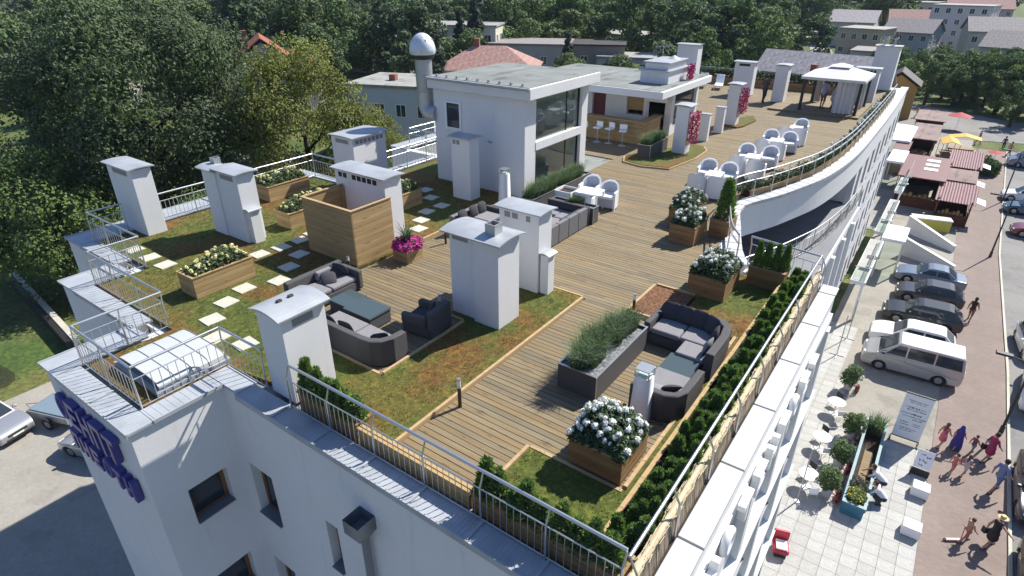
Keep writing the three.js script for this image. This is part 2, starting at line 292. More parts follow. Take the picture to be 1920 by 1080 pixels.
function windowUnit(parent, w, h, opt = {}) {        // faces +z, origin at the middle of the opening
  const win = new THREE.Group(); win.name = 'window'; parent.add(win);
  const f = 0.09, fm = opt.frame || M.windowFrame;
  mesh('frame', [box(-w / 2, -h / 2, -0.03, -w / 2 + f, h / 2, 0.03), box(w / 2 - f, -h / 2, -0.03, w / 2, h / 2, 0.03), box(-w / 2 + f, h / 2 - f, -0.03, w / 2 - f, h / 2, 0.03), box(-w / 2 + f, -h / 2, -0.03, w / 2 - f, -h / 2 + f, 0.03), ...(opt.mullion ? [box(-0.025, -h / 2 + f, -0.028, 0.025, h / 2 - f, 0.028)] : [])], fm, win);
  mesh('pane', box(-w / 2 + f, -h / 2 + f, -0.012, w / 2 - f, h / 2 - f, 0.004), M.glass, win);
  return win;
}
mat('balconyTile', [0.20, 0.21, 0.235], 0.7, { map: T.paving }); mat('windowFrame', [0.16, 0.075, 0.035], 0.6); mat('frameWhite', [0.75, 0.75, 0.75], 0.5);
mat('sill', [0.20, 0.21, 0.23], 0.5, { metal: 0.3 });
function wallEdge(parent, a, b, y0, y1, holes = [], th = 0.3, deep = 0.24) {   // outer face runs a->b with the inside on its right-hand... holes: [u0,u1,v0,v1]
  const dx = b[0] - a[0], dz = b[1] - a[1], L = Math.hypot(dx, dz);
  const s = new THREE.Shape([new THREE.Vector2(0, y0), new THREE.Vector2(L, y0), new THREE.Vector2(L, y1), new THREE.Vector2(0, y1)]);
  for (const [u0, u1, v0, v1] of holes) s.holes.push(new THREE.Path([new THREE.Vector2(u0, v0), new THREE.Vector2(u0, v1), new THREE.Vector2(u1, v1), new THREE.Vector2(u1, v0)]));
  const g = new THREE.ExtrudeGeometry(s, { depth: th, bevelEnabled: false }).translate(0, 0, -th);
  const m = mesh('wall', g, M.wallShell, parent); m.position.set(a[0], 0, a[1]); m.rotation.y = Math.atan2(-dz, dx);
  for (const [u0, u1, v0, v1] of holes) {
    const w = windowUnit(m, u1 - u0, v1 - v0, { mullion: u1 - u0 > 1 }); w.position.set((u0 + u1) / 2, (v0 + v1) / 2, -deep);
    const sl = mesh('sill', box(-(u1 - u0) / 2, -(v1 - v0) / 2 + 0.001, 0.035, (u1 - u0) / 2, -(v1 - v0) / 2 + 0.03, deep + 0.06), M.sill, w);
  }
  return m;
}
{
  mesh('core', [prism([[-1.75, -5.3], [-11.7, -5.3], [-11.7, -3.35], [-15.05, -3.35], [-15.05, -5.35], [-19.35, -5.35], [-19.35, -6.85], [-22.85, -6.85], [-22.85, -15.8], [-19.9, -15.8], [-19.9, -21.9], [-22.85, -21.9], [-22.85, -57.6], [-7.3, -57.6], [-7.3, -18.1], [-3.7, -17.3], [-1.75, -17.3]], 0.2, 12.42)], M.core, hotel);
  // walls, outside on the viewer's side of a->b (left to right)
  const FL = [0.9, 4.1, 7.2], fr = [];
  wallEdge(hotel, [-11.35, -4.95], [-1.4, -4.95], 0, 12.54, [[0.3, 1.15, 8.95, 10.5], [0.3, 1.15, 5.8, 7.35], [0.3, 1.15, 2.7, 4.2], [2.98, 3.36, 9.0, 10.4], [2.98, 3.36, 5.85, 7.25], [5.6, 6.9, 5.8, 7.35], [8.2, 9.2, 5.8, 7.35]]);
  wallEdge(hotel, [-11.35, -3.0], [-11.35, -4.951], 0, 12.54, [[0.66, 1.55, 9.5, 10.5], [0.66, 1.55, 6.65, 7.7], [0.66, 1.55, 3.6, 4.7]]);
  wallEdge(hotel, [-15.4, -3.0], [-11.651, -3.0], 0, 12.54, []);
  wallEdge(hotel, [-15.4, -5.0], [-15.4, -3.301], 0, 12.54, []);
  wallEdge(hotel, [-19.7, -5.0], [-15.401, -5.0], 0, 12.54, []);
  wallEdge(hotel, [-19.7, -6.5], [-19.7, -5.301], 0, 12.54, []);
  wallEdge(hotel, [-23.2, -6.5], [-19.701, -6.5], 0, 12.54, []);
  wallEdge(hotel, [-23.2, -16.2], [-23.2, -6.801], 0, 12.54, []);
  wallEdge(hotel, [-20.2, -16.2], [-23.2, -16.2], 0, 12.54, []);
  wallEdge(hotel, [-20.2, -21.5], [-20.2, -16.501], 0, 12.54, []);
  wallEdge(hotel, [-23.2, -21.5], [-20.201, -21.5], 0, 12.54, []);
  wallEdge(hotel, [-23.2, -58], [-23.2, -21.801], 0, 12.54, []);
  const hs = []; for (let f = 0; f < 4; f++) for (let i = 0; i < 5; i++) hs.push([1.0 + i * 2.3, 2.3 + i * 2.3, 0.9 + f * 3.05, 2.7 + f * 3.05].map((v, k) => k > 1 && f === 0 ? v - (k === 2 ? 0.75 : 0.2) : v));
  wallEdge(hotel, [-1.4, -5.251], [-1.4, -17.6], 0, 12.54, hs);
  wallEdge(hotel, [-1.701, -17.6], [-3.9, -17.6], 0, 12.54, []);
  // pilasters and drain pipes of the street front
  for (let i = 0; i < 6; i++) mesh('pilaster', box(-1.4, 0, -5.45 - i * 2.3, -1.24, 11.55, -5.8 - i * 2.3), M.white, hotel);
  for (let f = 1; f < 4; f++) mesh('string_course', box(-1.4, f * 3.05 - 0.1, -5.25, -1.18, f * 3.05 + 0.06, -17.5), M.white, hotel);
  mesh('eaves_band', box(-1.399, 11.6, -4.951, -1.30, 11.85, -17.55), M.white, hotel);
  // rear street wing: low block, balcony floor, recessed storey, roof slab with curved face
  const low = [[-7.4, -17.95], [-2.9, -17.95], [-2.9, -57.9], [-7.4, -57.9]];
  mesh('floor_slab', prism([[-7.35, -17.95], [-3.1, -17.95], [-2.82, -26], [-2.85, -36], [-7.35, -36]], 9.05, 9.33), M.white, hotel); mesh('balcony_floor', prism([[-7.3, -18.0], [-3.16, -18.0], [-2.9, -26], [-2.92, -35.95], [-7.3, -35.95]], 9.331, 9.352), M.balconyTile, hotel);
  const hs2 = []; for (let f = 0; f < 3; f++) for (let i = 0; i < 7; i++) hs2.push([0.8 + i * 2.6, 2.2 + i * 2.6, 0.7 + f * 3.0, 2.7 + f * 3.0]);
  wallEdge(hotel, [-2.9, -17.96], [-2.9, -36.2], 0, 9.04, hs2);
  const hs4 = []; for (let f = 0; f < 4; f++) for (let i = 0; i < 8; i++) hs4.push([0.8 + i * 2.7, 2.2 + i * 2.7, (f ? 0.7 : 0.3) + f * 2.85, 2.5 + f * 2.85]);
  wallEdge(hotel, [-3.42, -36.2], [-3.62, -57.95], 0, 11.19, hs4); mesh('far_core', box(-7.29, 0.1, -36.6, -3.96, 11.19, -57.6), M.core, hotel); mesh('return_wall', box(-7.2, 9.36, -36.5, -3.73, 11.19, -36.2), M.wallShell, hotel);
  for (let i = 0; i < 7; i++) mesh('column', box(-2.9, 0, -18.3 - i * 2.6, -2.68, 9.04, -18.62 - i * 2.6), M.white, hotel);
  mesh('low_core', box(-7.29, 0.1, -18.3, -3.25, 9.03, -36.19), M.core, hotel);
  const hs3 = []; for (let i = 0; i < 6; i++) hs3.push([0.5 + i * 2.6, 2.5 + i * 2.6, 9.4, 11.0]);
  wallEdge(hotel, [-6.9, -18.0], [-6.9, -36.19], 9.355, 11.2, hs3, 0.3, 0.2);
  const rear = [...curvePts, [-7.25, -58], [-7.25, -17.75]];
  const fas = mesh('curved_fascia', prism(rear, 11.2, 12.46), M.wallShell, hotel);
  // copings: corrugated metal sheets on the front steps, pale tiles on the street side
  function sheets(x0, z0, x1, z1, wid, n, ribs = 15) {   // strip along the outer edge from (x0,z0) to (x1,z1); wid inward (-z side when along x)
    const dx = (x1 - x0) / n, dz = (z1 - z0) / n, alongX = Math.abs(x1 - x0) > Math.abs(z1 - z0);
    for (let i = 0; i < n; i++) {
      const ax = x0 + dx * i, az = z0 + dz * i, bx = ax + dx, bz = az + dz, g = [];
      const o = 0.08, e = 0.012;
      if (alongX) {
        const s = Math.sign(dx); g.push(box(ax + s * e, 12.545, az + o, bx - s * e, 12.60, az - wid));
        for (let k = 0; k < ribs; k++) { const xx = ax + dx * (k + 0.5) / ribs; g.push(box(xx - 0.012, 12.60, az + o - 0.05, xx + 0.012, 12.605, az - wid + 0.03)); }
        g.push(box(ax + s * e, 12.49, az + o, bx - s * e, 12.545, az + o - 0.02), box(ax, 12.60, az + o, bx, 12.625, az + o - 0.035));
      } else {
        const s = Math.sign(dz), q = Math.sign(wid); g.push(box(ax - q * o, 12.545, az + s * e, ax + wid, 12.60, bz - s * e));
        for (let k = 0; k < ribs; k++) { const zz = az + dz * (k + 0.5) / ribs; g.push(box(ax - q * (o - 0.05), 12.60, zz - 0.012, ax + wid - q * 0.03, 12.605, zz + 0.012)); }
        g.push(box(ax - q * o, 12.60, az, ax - q * (o - 0.035), 12.625, bz));
      }
      mesh('coping_sheet', g, M.coping, hotel);
    }
    for (let i = 1; i < n; i++) { const ax = x0 + dx * i, az = z0 + dz * i; mesh('coping_seam', alongX ? box(ax - 0.025, 12.545, az + 0.081, ax + 0.025, 12.64, az - wid) : box(ax - Math.sign(wid) * 0.081, 12.545, az - 0.025, ax + wid, 12.64, az + 0.025), M.coping, hotel); }
  }
  sheets(-10.75, -4.95, -1.9, -4.95, 0.42, 7);
  sheets(-11.35, -3.45, -11.35, -4.95, -0.5, 1, 10); mesh('coping_sheet', box(-11.85, 12.545, -4.952, -10.75, 12.61, -5.42), M.coping, hotel);
  sheets(-14.6, -3.0, -11.27, -3.0, 0.45, 2, 18);
  sheets(-15.4, -2.92, -15.4, -5.0, 0.78, 1, 1);
  sheets(-18.7, -5.0, -15.32, -5.0, 0.45, 2, 2);
  sheets(-19.7, -4.92, -19.7, -6.5, 0.98, 1, 1);
  sheets(-22.1, -6.5, -19.62, -6.5, 0.42, 2, 2);
  sheets(-23.2, -6.42, -23.2, -16.2, 1.08, 4, 3);
  sheets(-22.1, -16.2, -20.1, -16.2, -0.4, 1, 3);
  sheets(-20.2, -16.7, -20.2, -21.5, 0.4, 2, 3);
  sheets(-23.2, -21.5, -23.2, -57.9, 1.0, 8, 3);
  // street-side coping tiles with open joints over a dark bedding strip
  mesh('coping_bed', box(-1.80, 12.542, -4.96, -1.36, 12.575, -17.6), M.dark, hotel);
  for (let i = 0; i < 7; i++) { const z0 = Math.max(-17.62, -4.85 - (i ? 2.03 * i : 0)), z1 = Math.max(-17.62, -4.85 - 2.03 * (i + 1)); if (z0 - z1 > 0.1) mesh('coping_tile', rbox(-1.76, 12.576, z0 - 0.02, -1.33, 12.65, z1 + 0.02, 0.015, 1), M.copingTile, hotel); }
  mesh('coping_tile', rbox(-3.8, 12.55, -17.64, -1.78, 12.63, -17.2, 0.015, 1), M.copingTile, hotel);
  // curved coping, one tile per step
  const inn = offsetPath(curvePts, 0.45), out = offsetPath(curvePts, -0.07);
  for (let i = 0; i < curvePts.length - 1; i++) {
    const f = 0.03, L = (a, b, t) => [a[0] + (b[0] - a[0]) * t, a[1] + (b[1] - a[1]) * t];
    mesh('curved_coping_tile', prism([L(out[i], out[i + 1], f), L(out[i], out[i + 1], 1 - f), L(inn[i], inn[i + 1], 1 - f), L(inn[i], inn[i + 1], f)], 12.47, 12.6), M.copingTile, hotel);
  }
  // front lettering: raised violet blocks, two rows
  mat('signViolet', [0.045, 0.045, 0.22], 0.4);
  const glyph = (k, w, h) => {                      // plain raised letter-like bodies
    const t = 0.13, d = 0.14;
    if (k === 0) return [box(0, 0, 0, t, h, d), box(w - t, 0, 0, w, h, d), box(t, h - t, 0, w - t, h, d)];
    if (k === 1) return [box(0, 0, 0, t, h, d), box(t, 0, 0, w, t, d), box(t, h - t, 0, w, h, d), box(t, h / 2 - t / 2, 0, w * 0.8, h / 2 + t / 2, d)];
    if (k === 2) return [new THREE.TorusGeometry(h / 2 - t / 2, t / 2 + 0.01, 8, 18).scale(w / h, 1, 1).translate(w / 2, h / 2, d / 2)];
    if (k === 3) return [box(0, 0, 0, t, h, d), box(w - t, 0, 0, w, h, d), box(t, h / 2 - t / 2, 0, w - t, h / 2 + t / 2, d)];
    return [box(w / 2 - t / 2, 0, 0, w / 2 + t / 2, h - t, d), box(0, h - t, 0, w, h, d)];
  };
  const sign = thing('wall_lettering', 'two rows of raised violet letters on the front wall', 'sign', [-14.95, 11.3, -2.99]);
  let x = 0; [2, 1, 3, 0, 4].forEach(k => { mesh('letter', glyph(k, 0.5, 0.72).map(g => g.translate(x, 0.1, 0.01)), M.signViolet, sign); x += 0.61; });
  x = 0.15; [0, 3, 1, 2, 4, 3].forEach(k => { mesh('letter', glyph(k, 0.4, 0.55).map(g => g.translate(x, -0.75, 0.01)), M.signViolet, sign); x += 0.52; });
  const sg2 = thing('facade_lettering', 'row of thick white letters below the street-side coping tiles', 'sign', [-1.3, 11.45, -6.9]);
  let z = 0; [3, 2, 4, 1, 3, 0, 2, 1, 4].forEach(k => { mesh('letter', glyph(k, 0.56, 0.55).map(g => g.rotateY(Math.PI / 2).translate(0.02, 0, -z)), M.plastic, sg2); z += 0.92; });
  // rain hopper and pipe on the front wall
  const hp = thing('rain_hopper', 'grey metal rain hopper with downpipe on the front wall', 'downpipe', [-6.9, 11.0, -4.95]);
  const sq = (y0, w0, y1, w1, t = 0) => { const g = new THREE.CylinderGeometry(w1 * 0.7071, w0 * 0.7071, y1 - y0, 4, 1, true); g.rotateY(Math.PI / 4).translate(0, (y0 + y1) / 2, w1 * 0.5); return g; };
  const hm = mat('hopperMetal', [0.23, 0.24, 0.26], 0.5, { metal: 0.4, side: THREE.DoubleSide });
  mesh('box', [sq(0.3, 0.42, 0.62, 0.42), box(-0.21, 0.28, 0.0, 0.21, 0.3, 0.42)], hm, hp);
  mesh('funnel', new THREE.CylinderGeometry(0.297, 0.09, 0.28, 4, 1, true).rotateY(Math.PI / 4).translate(0, 0.15, 0.2), hm, hp);
  mesh('pipe', box(-0.06, -10.8, 0.08, 0.06, 0.03, 0.2), hm, hp);
}
// ================================================================ railings
function railing(name, label, pts, y0, o = {}) {
  const H = o.h ?? 1.0, sp = o.sp ?? 0.13, inw = o.inward ?? 0.1, top = H - 0.28, root = thing(name, label, 'railing', [pts[0][0], y0, pts[0][1]], 0, o.group);
  const P = pts.map(([x, z]) => [x - pts[0][0], z - pts[0][1]]), off = o.straight ? P : offsetPath(P, inw);
  const hr = [], tr = [], br = [];
  const bg = ready(bar([0, 0.06, 0], [0, top, 0], 0.0085, 0.0085, 4));
  const pgo = ready([bar([0, 0, 0], [0, top + 0.02, 0], 0.022, 0.022, 6)]);
  for (let i = 0; i < P.length - 1; i++) {
    const [ax, az] = P[i], [bx, bz] = P[i + 1], L = Math.hypot(bx - ax, bz - az);
    hr.push(bar([off[i][0], H, off[i][1]], [off[i + 1][0], H, off[i + 1][1]], 0.03, 0.03, 8));
    tr.push(bar([ax, top, az], [bx, top, bz], 0.014, 0.014, 6)); br.push(bar([ax, 0.06, az], [bx, 0.06, bz], 0.012, 0.012, 5));
    if (o.mid) tr.push(bar([off[i][0], H * 0.72, off[i][1]], [off[i + 1][0], H * 0.72, off[i + 1][1]], 0.016, 0.016, 6));
    const np = o.curve ? (i % (o.every ?? 3) === 0 ? 1 : 0) : Math.max(1, Math.round(L / (o.post ?? 1.3)));
    for (let k = 0; k < np + (!o.curve && i === P.length - 2 ? 1 : 0); k++) {
      const t = k / Math.max(1, np), x = ax + (bx - ax) * t, z = az + (bz - az) * t, ox = off[i][0] + (off[i + 1][0] - off[i][0]) * t, oz = off[i][1] + (off[i + 1][1] - off[i][1]) * t;
      const p = mesh('post', [bar([0, 0, 0], [0, top, 0], 0.022, 0.022, 6), bar([0, top, 0], [(ox - x) * 0.9, H - 0.02, (oz - z) * 0.9], 0.02, 0.016, 6)], M.steel, root); p.position.set(x, 0, z);
    }
    if (!o.nobal) { const nb = Math.floor(L / sp); for (let k = 1; k < nb; k++) { const b = mesh('baluster', bg, M.steel, root); b.position.set(ax + (bx - ax) * k / nb, 0, az + (bz - az) * k / nb); } }
  }
  mesh('handrail', hr, M.steel, root); if (!o.bare) mesh('top_rail', tr, M.steel, root); if (!o.nobal) mesh('bottom_rail', br, M.steel, root);
  return root;
}
railing('front_railing', 'steel railing with thin balusters along the front edge beside the thuja boxes', [[-9.42, -5.34], [-2.0, -5.34]], 12.6, { inward: 0.1 });
railing('street_railing', 'straight steel railing before the reed screen along the street side', [[-1.79, -5.36], [-1.79, -17.3]], 12.6, { inward: 0.14, nobal: true, bare: true, post: 1.5 });
railing('end_railing', 'short steel railing behind the brown box of four thujas', [[-1.86, -17.32], [-3.9, -17.66]], 12.6, { sp: 0.25 });
railing('curved_railing', 'curved steel railing sweeping along the curved parapet', offsetPath(curvePts, 0.4).slice(0, 62), 12.61, { curve: true, nobal: true, inward: 0.04, every: 2, mid: true, h: 0.98 });
railing('bay_railing', 'stepped steel railing round the front bays beside the skylight', [[-10.35, -5.42], [-11.86, -5.42], [-11.86, -3.52], [-14.58, -3.52], [-14.58, -5.5], [-18.66, -5.5], [-18.66, -6.9], [-22.08, -6.9], [-22.08, -8.0]], 12.6, { inward: -0.03, sp: 0.17 });
railing('left_railing', 'long steel railing along the left roof edge behind the yellow flower boxes', [[-22.08, -9.1], [-22.08, -15.85], [-20.5, -15.85]], 12.6, { inward: -0.03, sp: 0.15 });
railing('rear_railing', 'steel railing beside the stair tower at the left roof edge', [[-19.75, -17.9], [-19.75, -21.75], [-22.1, -21.75], [-22.1, -29]], 12.6, { inward: -0.03, sp: 0.18 });
railing('balcony_railing', 'railing of the balcony below the curved parapet', offsetPath(curvePts, -0.3).slice(8, 37), 9.36, { curve: true, sp: 0.18, inward: 0.0, every: 3 });
// ================================================================ roof surfaces
const STONES = [[-16.71, -11.01], [-16.69, -10.26], [-16.78, -9.52], [-15.75, -10.26], [-15.23, -9.49], [-14.2, -9.45], [-14.67, -8.74], [-15.06, -7.87], [-14.72, -7.11], [-14.16, -6.38], [-13.25, -5.95], [-12.42, -6.2], [-16.83, -11.62], [-17.48, -8.96], [-16.93, -17.37], [-16.09, -16.77], [-15.11, -16.32], [-15.14, -15.51], [-14.69, -14.74], [-14.18, -14.07], [-13.85, -10.31], [-20.41, -7.36], [-19.37, -7.36], [-18.44, -7.36]];
{
  struct('roof_base', [prism([[-1.82, -5.36], [-11.9, -5.4], [-11.9, -3.47], [-14.6, -3.47], [-14.6, -5.47], [-18.7, -5.47], [-18.7, -6.94], [-22.1, -6.94], [-22.1, -15.8], [-19.78, -15.8], [-19.78, -21.9], [-22.15, -21.9], [-22.15, -57.5], [-7.24, -57.5], [-7.24, -17.2], [-1.82, -17.18]], 12.423, 12.45)], M.tar);
  // boards run across the house; the 300 nearest are single boards
  const deck = struct('roof_deck', box(-13.3, 12.452, -5.5, -13.0, 12.46, -5.6), M.dark);
  const spans = z => {                                 // board rows in x for a given z (negative)
    if (z > -7.3) return [[-6.94, z > -7.28 ? -4.9 : -2.95]];
    if (z > -10.15) return [[-13.42, -8.86], [-6.94, -2.95]];
    if (z > -13.05) return [[-13.36, -9.46], [-6.94, -2.95]];
    if (z > -14.9) return [[-13.3, -5.62]];
    if (z > -17.2) return [[-13.2, -4.5]];
    if (z > -26.3) return [[-12.9, null]];
    if (z > -40) return [[-16.6, null]];
    return [[-19.5, null]];
  };
  const edgeX = z => { let i = 0; while (i < curvePts.length - 2 && curvePts[i + 1][1] > z) i++; const a = curvePts[i], b = curvePts[i + 1], t = (z - a[1]) / (b[1] - a[1] || 1); return a[0] + (b[0] - a[0]) * Math.min(1, Math.max(0, t)) - 0.62; };
  const pitch = 0.145, bw = 0.129, th = 0.028; let count = 0; const rest = [[], [], [], [], [], [], []];
  for (let k = 0; ; k++) {
    const z = -5.5 - k * pitch; if (z < -56.8) break;
    for (const [a, b0] of spans(z)) {
      const b = b0 === null ? edgeX(z) : b0; let x = a; const st = (k * 1.37) % 3.2;
      let nx = Math.min(b, a + 1.0 + st); if (b - a < 4.2) nx = b;
      while (x < b - 0.02) {
        if (b - nx < 0.7) nx = b;
        const L = nx - x - 0.006, mi = Math.floor(R() * 7) % 7, tz = z + rr(-0.002, 0.002), ty = 12.5 + rr(-0.0015, 0.0015);
        if (count < 298) { const m = mesh(count ? `board_${String(count).padStart(3, '0')}` : 'board', wuvShift(box(-L / 2, -th, -bw / 2, L / 2, 0, bw / 2), R() * 3, R() * 3), WOOD[mi], deck); m.position.set(x + L / 2, ty, tz); count++; }
        else rest[mi].push(wuvShift(box(x, ty - th, tz - bw / 2, x + L, ty, tz + bw / 2), R() * 3, R() * 3));
        x = nx; nx = Math.min(b, x + 4.0);
      }
    }
  }
  rest.forEach((g, i) => { const m = mesh('far_boards', g, WOOD[i], deck); m.userData.kind = 'stuff'; });
  // timber edging
  const eb = (x0, z0, x1, z1, h = 12.6) => mesh('edging_board', box(Math.min(x0, x1) - (Math.abs(x0 - x1) < 0.01 ? 0.035 : 0), 12.455, Math.max(z0, z1) + (Math.abs(z0 - z1) < 0.01 ? 0.035 : 0), Math.max(x0, x1) + (Math.abs(x0 - x1) < 0.01 ? 0.035 : 0), h, Math.min(z0, z1) - (Math.abs(z0 - z1) < 0.01 ? 0.035 : 0)), M.edging, deck);
  eb(-6.98, -5.62, -6.98, -13.0); eb(-7.02, -13.1, -9.4, -13.1, 12.57); eb(-8.82, -7.3, -8.82, -10.1); eb(-13.38, -7.26, -8.9, -7.26, 12.57); eb(-8.9, -10.18, -9.42, -10.18, 12.56);
  eb(-13.46, -7.3, -13.46, -10.55); eb(-13.41, -12.4, -13.41, -16.5); eb(-2.91, -7.4, -2.91, -13.4); eb(-4.86, -5.6, -4.86, -7.26); eb(-4.82, -7.3, -2.92, -7.3, 12.57); eb(-5.66, -13.1, -5.66, -14.86, 12.62); eb(-4.46, -13.06, -5.62, -13.06, 12.62); eb(-5.62, -14.92, -4.5, -14.92, 12.62); eb(-4.46, -14.98, -4.46, -17.1, 12.6);
  // lawns of stonecrop
  const top = 12.555;
  const lawn = struct('roof_lawn', [
    prism([[-22.05, -6.98], [-18.62, -6.98], [-18.62, -5.53], [-14.52, -5.53], [-14.52, -3.6], [-11.94, -3.6], [-11.94, -5.45], [-9.4, -5.8], [-7.02, -5.8], [-7.02, -13.06], [-9.42, -13.06], [-9.42, -10.22], [-8.86, -10.22], [-8.78, -7.22], [-13.5, -7.22], [-13.5, -10.6], [-13.45, -12.3], [-13.45, -18.9], [-17.8, -18.9], [-17.8, -21.7], [-19.7, -21.7], [-19.7, -15.78], [-22.05, -15.78]], 12.452, top)], M.sedum);
  struct('roof_lawn', prism([[-4.82, -5.72], [-2.72, -5.72], [-2.72, -17.1], [-4.42, -17.1], [-4.42, -13.1], [-2.87, -13.4], [-2.87, -7.34], [-4.82, -7.26]], 12.452, top), M.sedum);
  struct('stonecrop_bed', prism([[-5.62, -13.1], [-4.5, -13.1], [-4.5, -14.88], [-5.62, -14.88]], 12.452, 12.58), M.sedumRed);
  // rounded island by the bar and wedge behind the second flower pillar
  const isl = []; for (const p of [[-10.0, -26.2], [-9.68, -28.5], [-9.72, -30.2], [-10.1, -30.9], [-10.7, -31.0], [-12.1, -28.2], [-12.55, -26.9], [-12.2, -26.1], [-11.2, -25.85]]) isl.push(p);
  struct('planted_island', prism(isl, 12.452, 12.6), M.sedum);
  mesh('island_edging', prism(isl.map(([x, z]) => [-11 + (x + 11) * 1.05, -28.4 + (z + 28.4) * 1.03]), 12.453, 12.575), M.edging, deck);
  struct('planted_island', prism([[-10.1, -36.3], [-9.9, -36.9], [-9.75, -38.9], [-10.3, -40.2], [-11.2, -38.4], [-11.3, -36.6]], 12.452, 12.58), M.sedum);
  // stepping stones
  const sg = ready(rbox(-0.25, 0, -0.25, 0.25, 0.05, 0.25, 0.012, 1)); let n = 0;
  for (const [x, z] of STONES) { const m = mesh(n ? `stepping_stone_${String(n).padStart(3, '0')}` : 'stepping_stone', sg, M.stone, lawn); m.position.set(x, top - 0.022, z); m.rotation.y = rr(-0.08, 0.08); n++; }
  // short growth standing on the lawns
  const inPoly = (x, z, p) => { let c = false; for (let i = 0, j = p.length - 1; i < p.length; j = i++) if ((p[i][1] > z) !== (p[j][1] > z) && x < (p[j][0] - p[i][0]) * (z - p[i][1]) / (p[j][1] - p[i][1]) + p[i][0]) c = !c; return c; };
  const polys = [[[-22, -7], [-18.6, -7], [-18.6, -5.55], [-14.5, -5.55], [-14.5, -3.6], [-12, -3.6], [-12, -5.5], [-9.4, -5.85], [-7.05, -5.85], [-7.05, -13], [-9.4, -13], [-9.4, -10.25], [-8.84, -10.25], [-8.75, -7.2], [-13.55, -7.2], [-13.5, -18.8], [-17.7, -18.8], [-19.7, -15.7], [-22, -15.7]], [[-4.8, -5.75], [-2.75, -5.75], [-2.75, -17], [-4.4, -17], [-4.4, -13.1], [-2.85, -13.4], [-2.85, -7.4], [-4.8, -7.3]]];
  const tg = blades(9, r => [(r() - .5) * 0.09, 0, (r() - .5) * 0.09], 0.03, 0.006, r => { const k = 0.85 + 0.3 * r(); return [k, k, k]; }, 5);
  const N = 12000, im = new THREE.InstancedMesh(tg, M.leaf, N), mt = new THREE.Matrix4(), q = new THREE.Quaternion(), cc = new THREE.Color(); let m = 0, guard = 0;
  while (m < N && guard++ < 400000) {
    const x = rr(-22, -2.7), z = rr(-19, -3.6), pi = x > -5 ? 1 : 0; if (!inPoly(x, z, polys[pi])) continue;
    const u = (x / 9) % 1, v = (z / 9) % 1, a = fbm(u < 0 ? u + 1 : u, v < 0 ? v + 1 : v, 5, 5, 5, 1);
    if (a > 0.58 && R() < 0.7) continue;
    q.setFromAxisAngle(Y, R() * 6.28); const s = rr(0.6, 1.3); mt.compose(V(x, top - 0.004, z), q, V(s, s * rr(0.7, 1.4), s)); im.setMatrixAt(m, mt);
    const c = mix3([0.14, 0.165, 0.04], [0.22, 0.15, 0.05], ss(0.46, 0.62, a) * R() + 0.15 * R()); im.setColorAt(m, cc.setRGB(...c)); m++;
  }
  im.count = m; im.name = 'roof_growth'; im.userData = { kind: 'stuff', label: 'low green and russet stonecrop growth on the roof lawn', category: 'ground cover' }; im.castShadow = im.receiveShadow = true; scene.add(im);
}
// ================================================================ chimneys and roof buildings
function archCap(lx, lz, over, rise, th) {           // curved sheet cap, arch across the shorter side
  const along = lx >= lz ? 'x' : 'z', W = Math.min(lx, lz) + 2 * over, L = Math.max(lx, lz) + 2 * over, n = 8, s = new THREE.Shape();
  for (let i = 0; i <= n; i++) { const u = -W / 2 + W * i / n, y = rise * (1 - Math.pow(2 * u / W, 2)); i ? s.lineTo(u, y + th) : s.moveTo(u, y + th); }
  for (let i = n; i >= 0; i--) { const u = -W / 2 + W * i / n, y = rise * (1 - Math.pow(2 * u / W, 2)); s.lineTo(u, y); }
  const g = new THREE.ExtrudeGeometry(s, { depth: L, bevelEnabled: false }).translate(0, 0, -L / 2);
  return along === 'x' ? g.rotateY(Math.PI / 2) : g;
}
const BOXES = [];                                    // footprints of tall things
function chimney(label, x0, x1, z0, z1, h, o = {}) {
  const cx = (x0 + x1) / 2, cz = (z0 + z1) / 2, lx = x1 - x0, lz = z0 - z1;
  const t = thing(o.name || 'roof_chimney', label, 'chimney', [cx, o.y ?? DECK + 0.05, cz], 0, o.group || 'white rendered chimneys on the roof');
  mesh('shaft', rbox(-lx / 2, 0, -lz / 2, lx / 2, h, lz / 2, 0.012, 1), M.white, t);
  const body = [], rise = o.rise ?? 0.035;
  // gable fill under the arched cap
  const fill = archCap(lx, lz, -0.006, rise, 0.001); const ft = mesh('cap_fill', [archCap(lx, lz, -0.02, rise, 0.02)], M.white, t); ft.position.y = h;
  const c = mesh('cap', archCap(lx, lz, o.over ?? 0.11, rise, 0.035), M.capMetal, t); c.position.y = h + 0.015;
  if (o.vents) {                                     // louvre grille(s): [side, from, to, slots]
    for (const [side, a, b, n] of o.vents) for (let i = 0; i < n; i++) {
      const w = (b - a) / n, m0 = a + i * w + w * 0.12, m1 = a + (i + 1) * w - w * 0.12, y0 = h - 0.24, y1 = h - 0.08;
      const g = side === 'f' ? box(m0, y0, lz / 2 - 0.01, m1, y1, lz / 2 + 0.006) : side === 'r' ? box(lx / 2 - 0.01, y0, m0, lx / 2 + 0.006, y1, m1) : box(-lx / 2 - 0.006, y0, m0, -lx / 2 + 0.01, y1, m1);
      mesh('vent_opening', g, o.grille ? M.grille : M.dark, t);
    }
  }
  return t;
}
mat('grille', [0.25, 0.24, 0.25], 0.7);
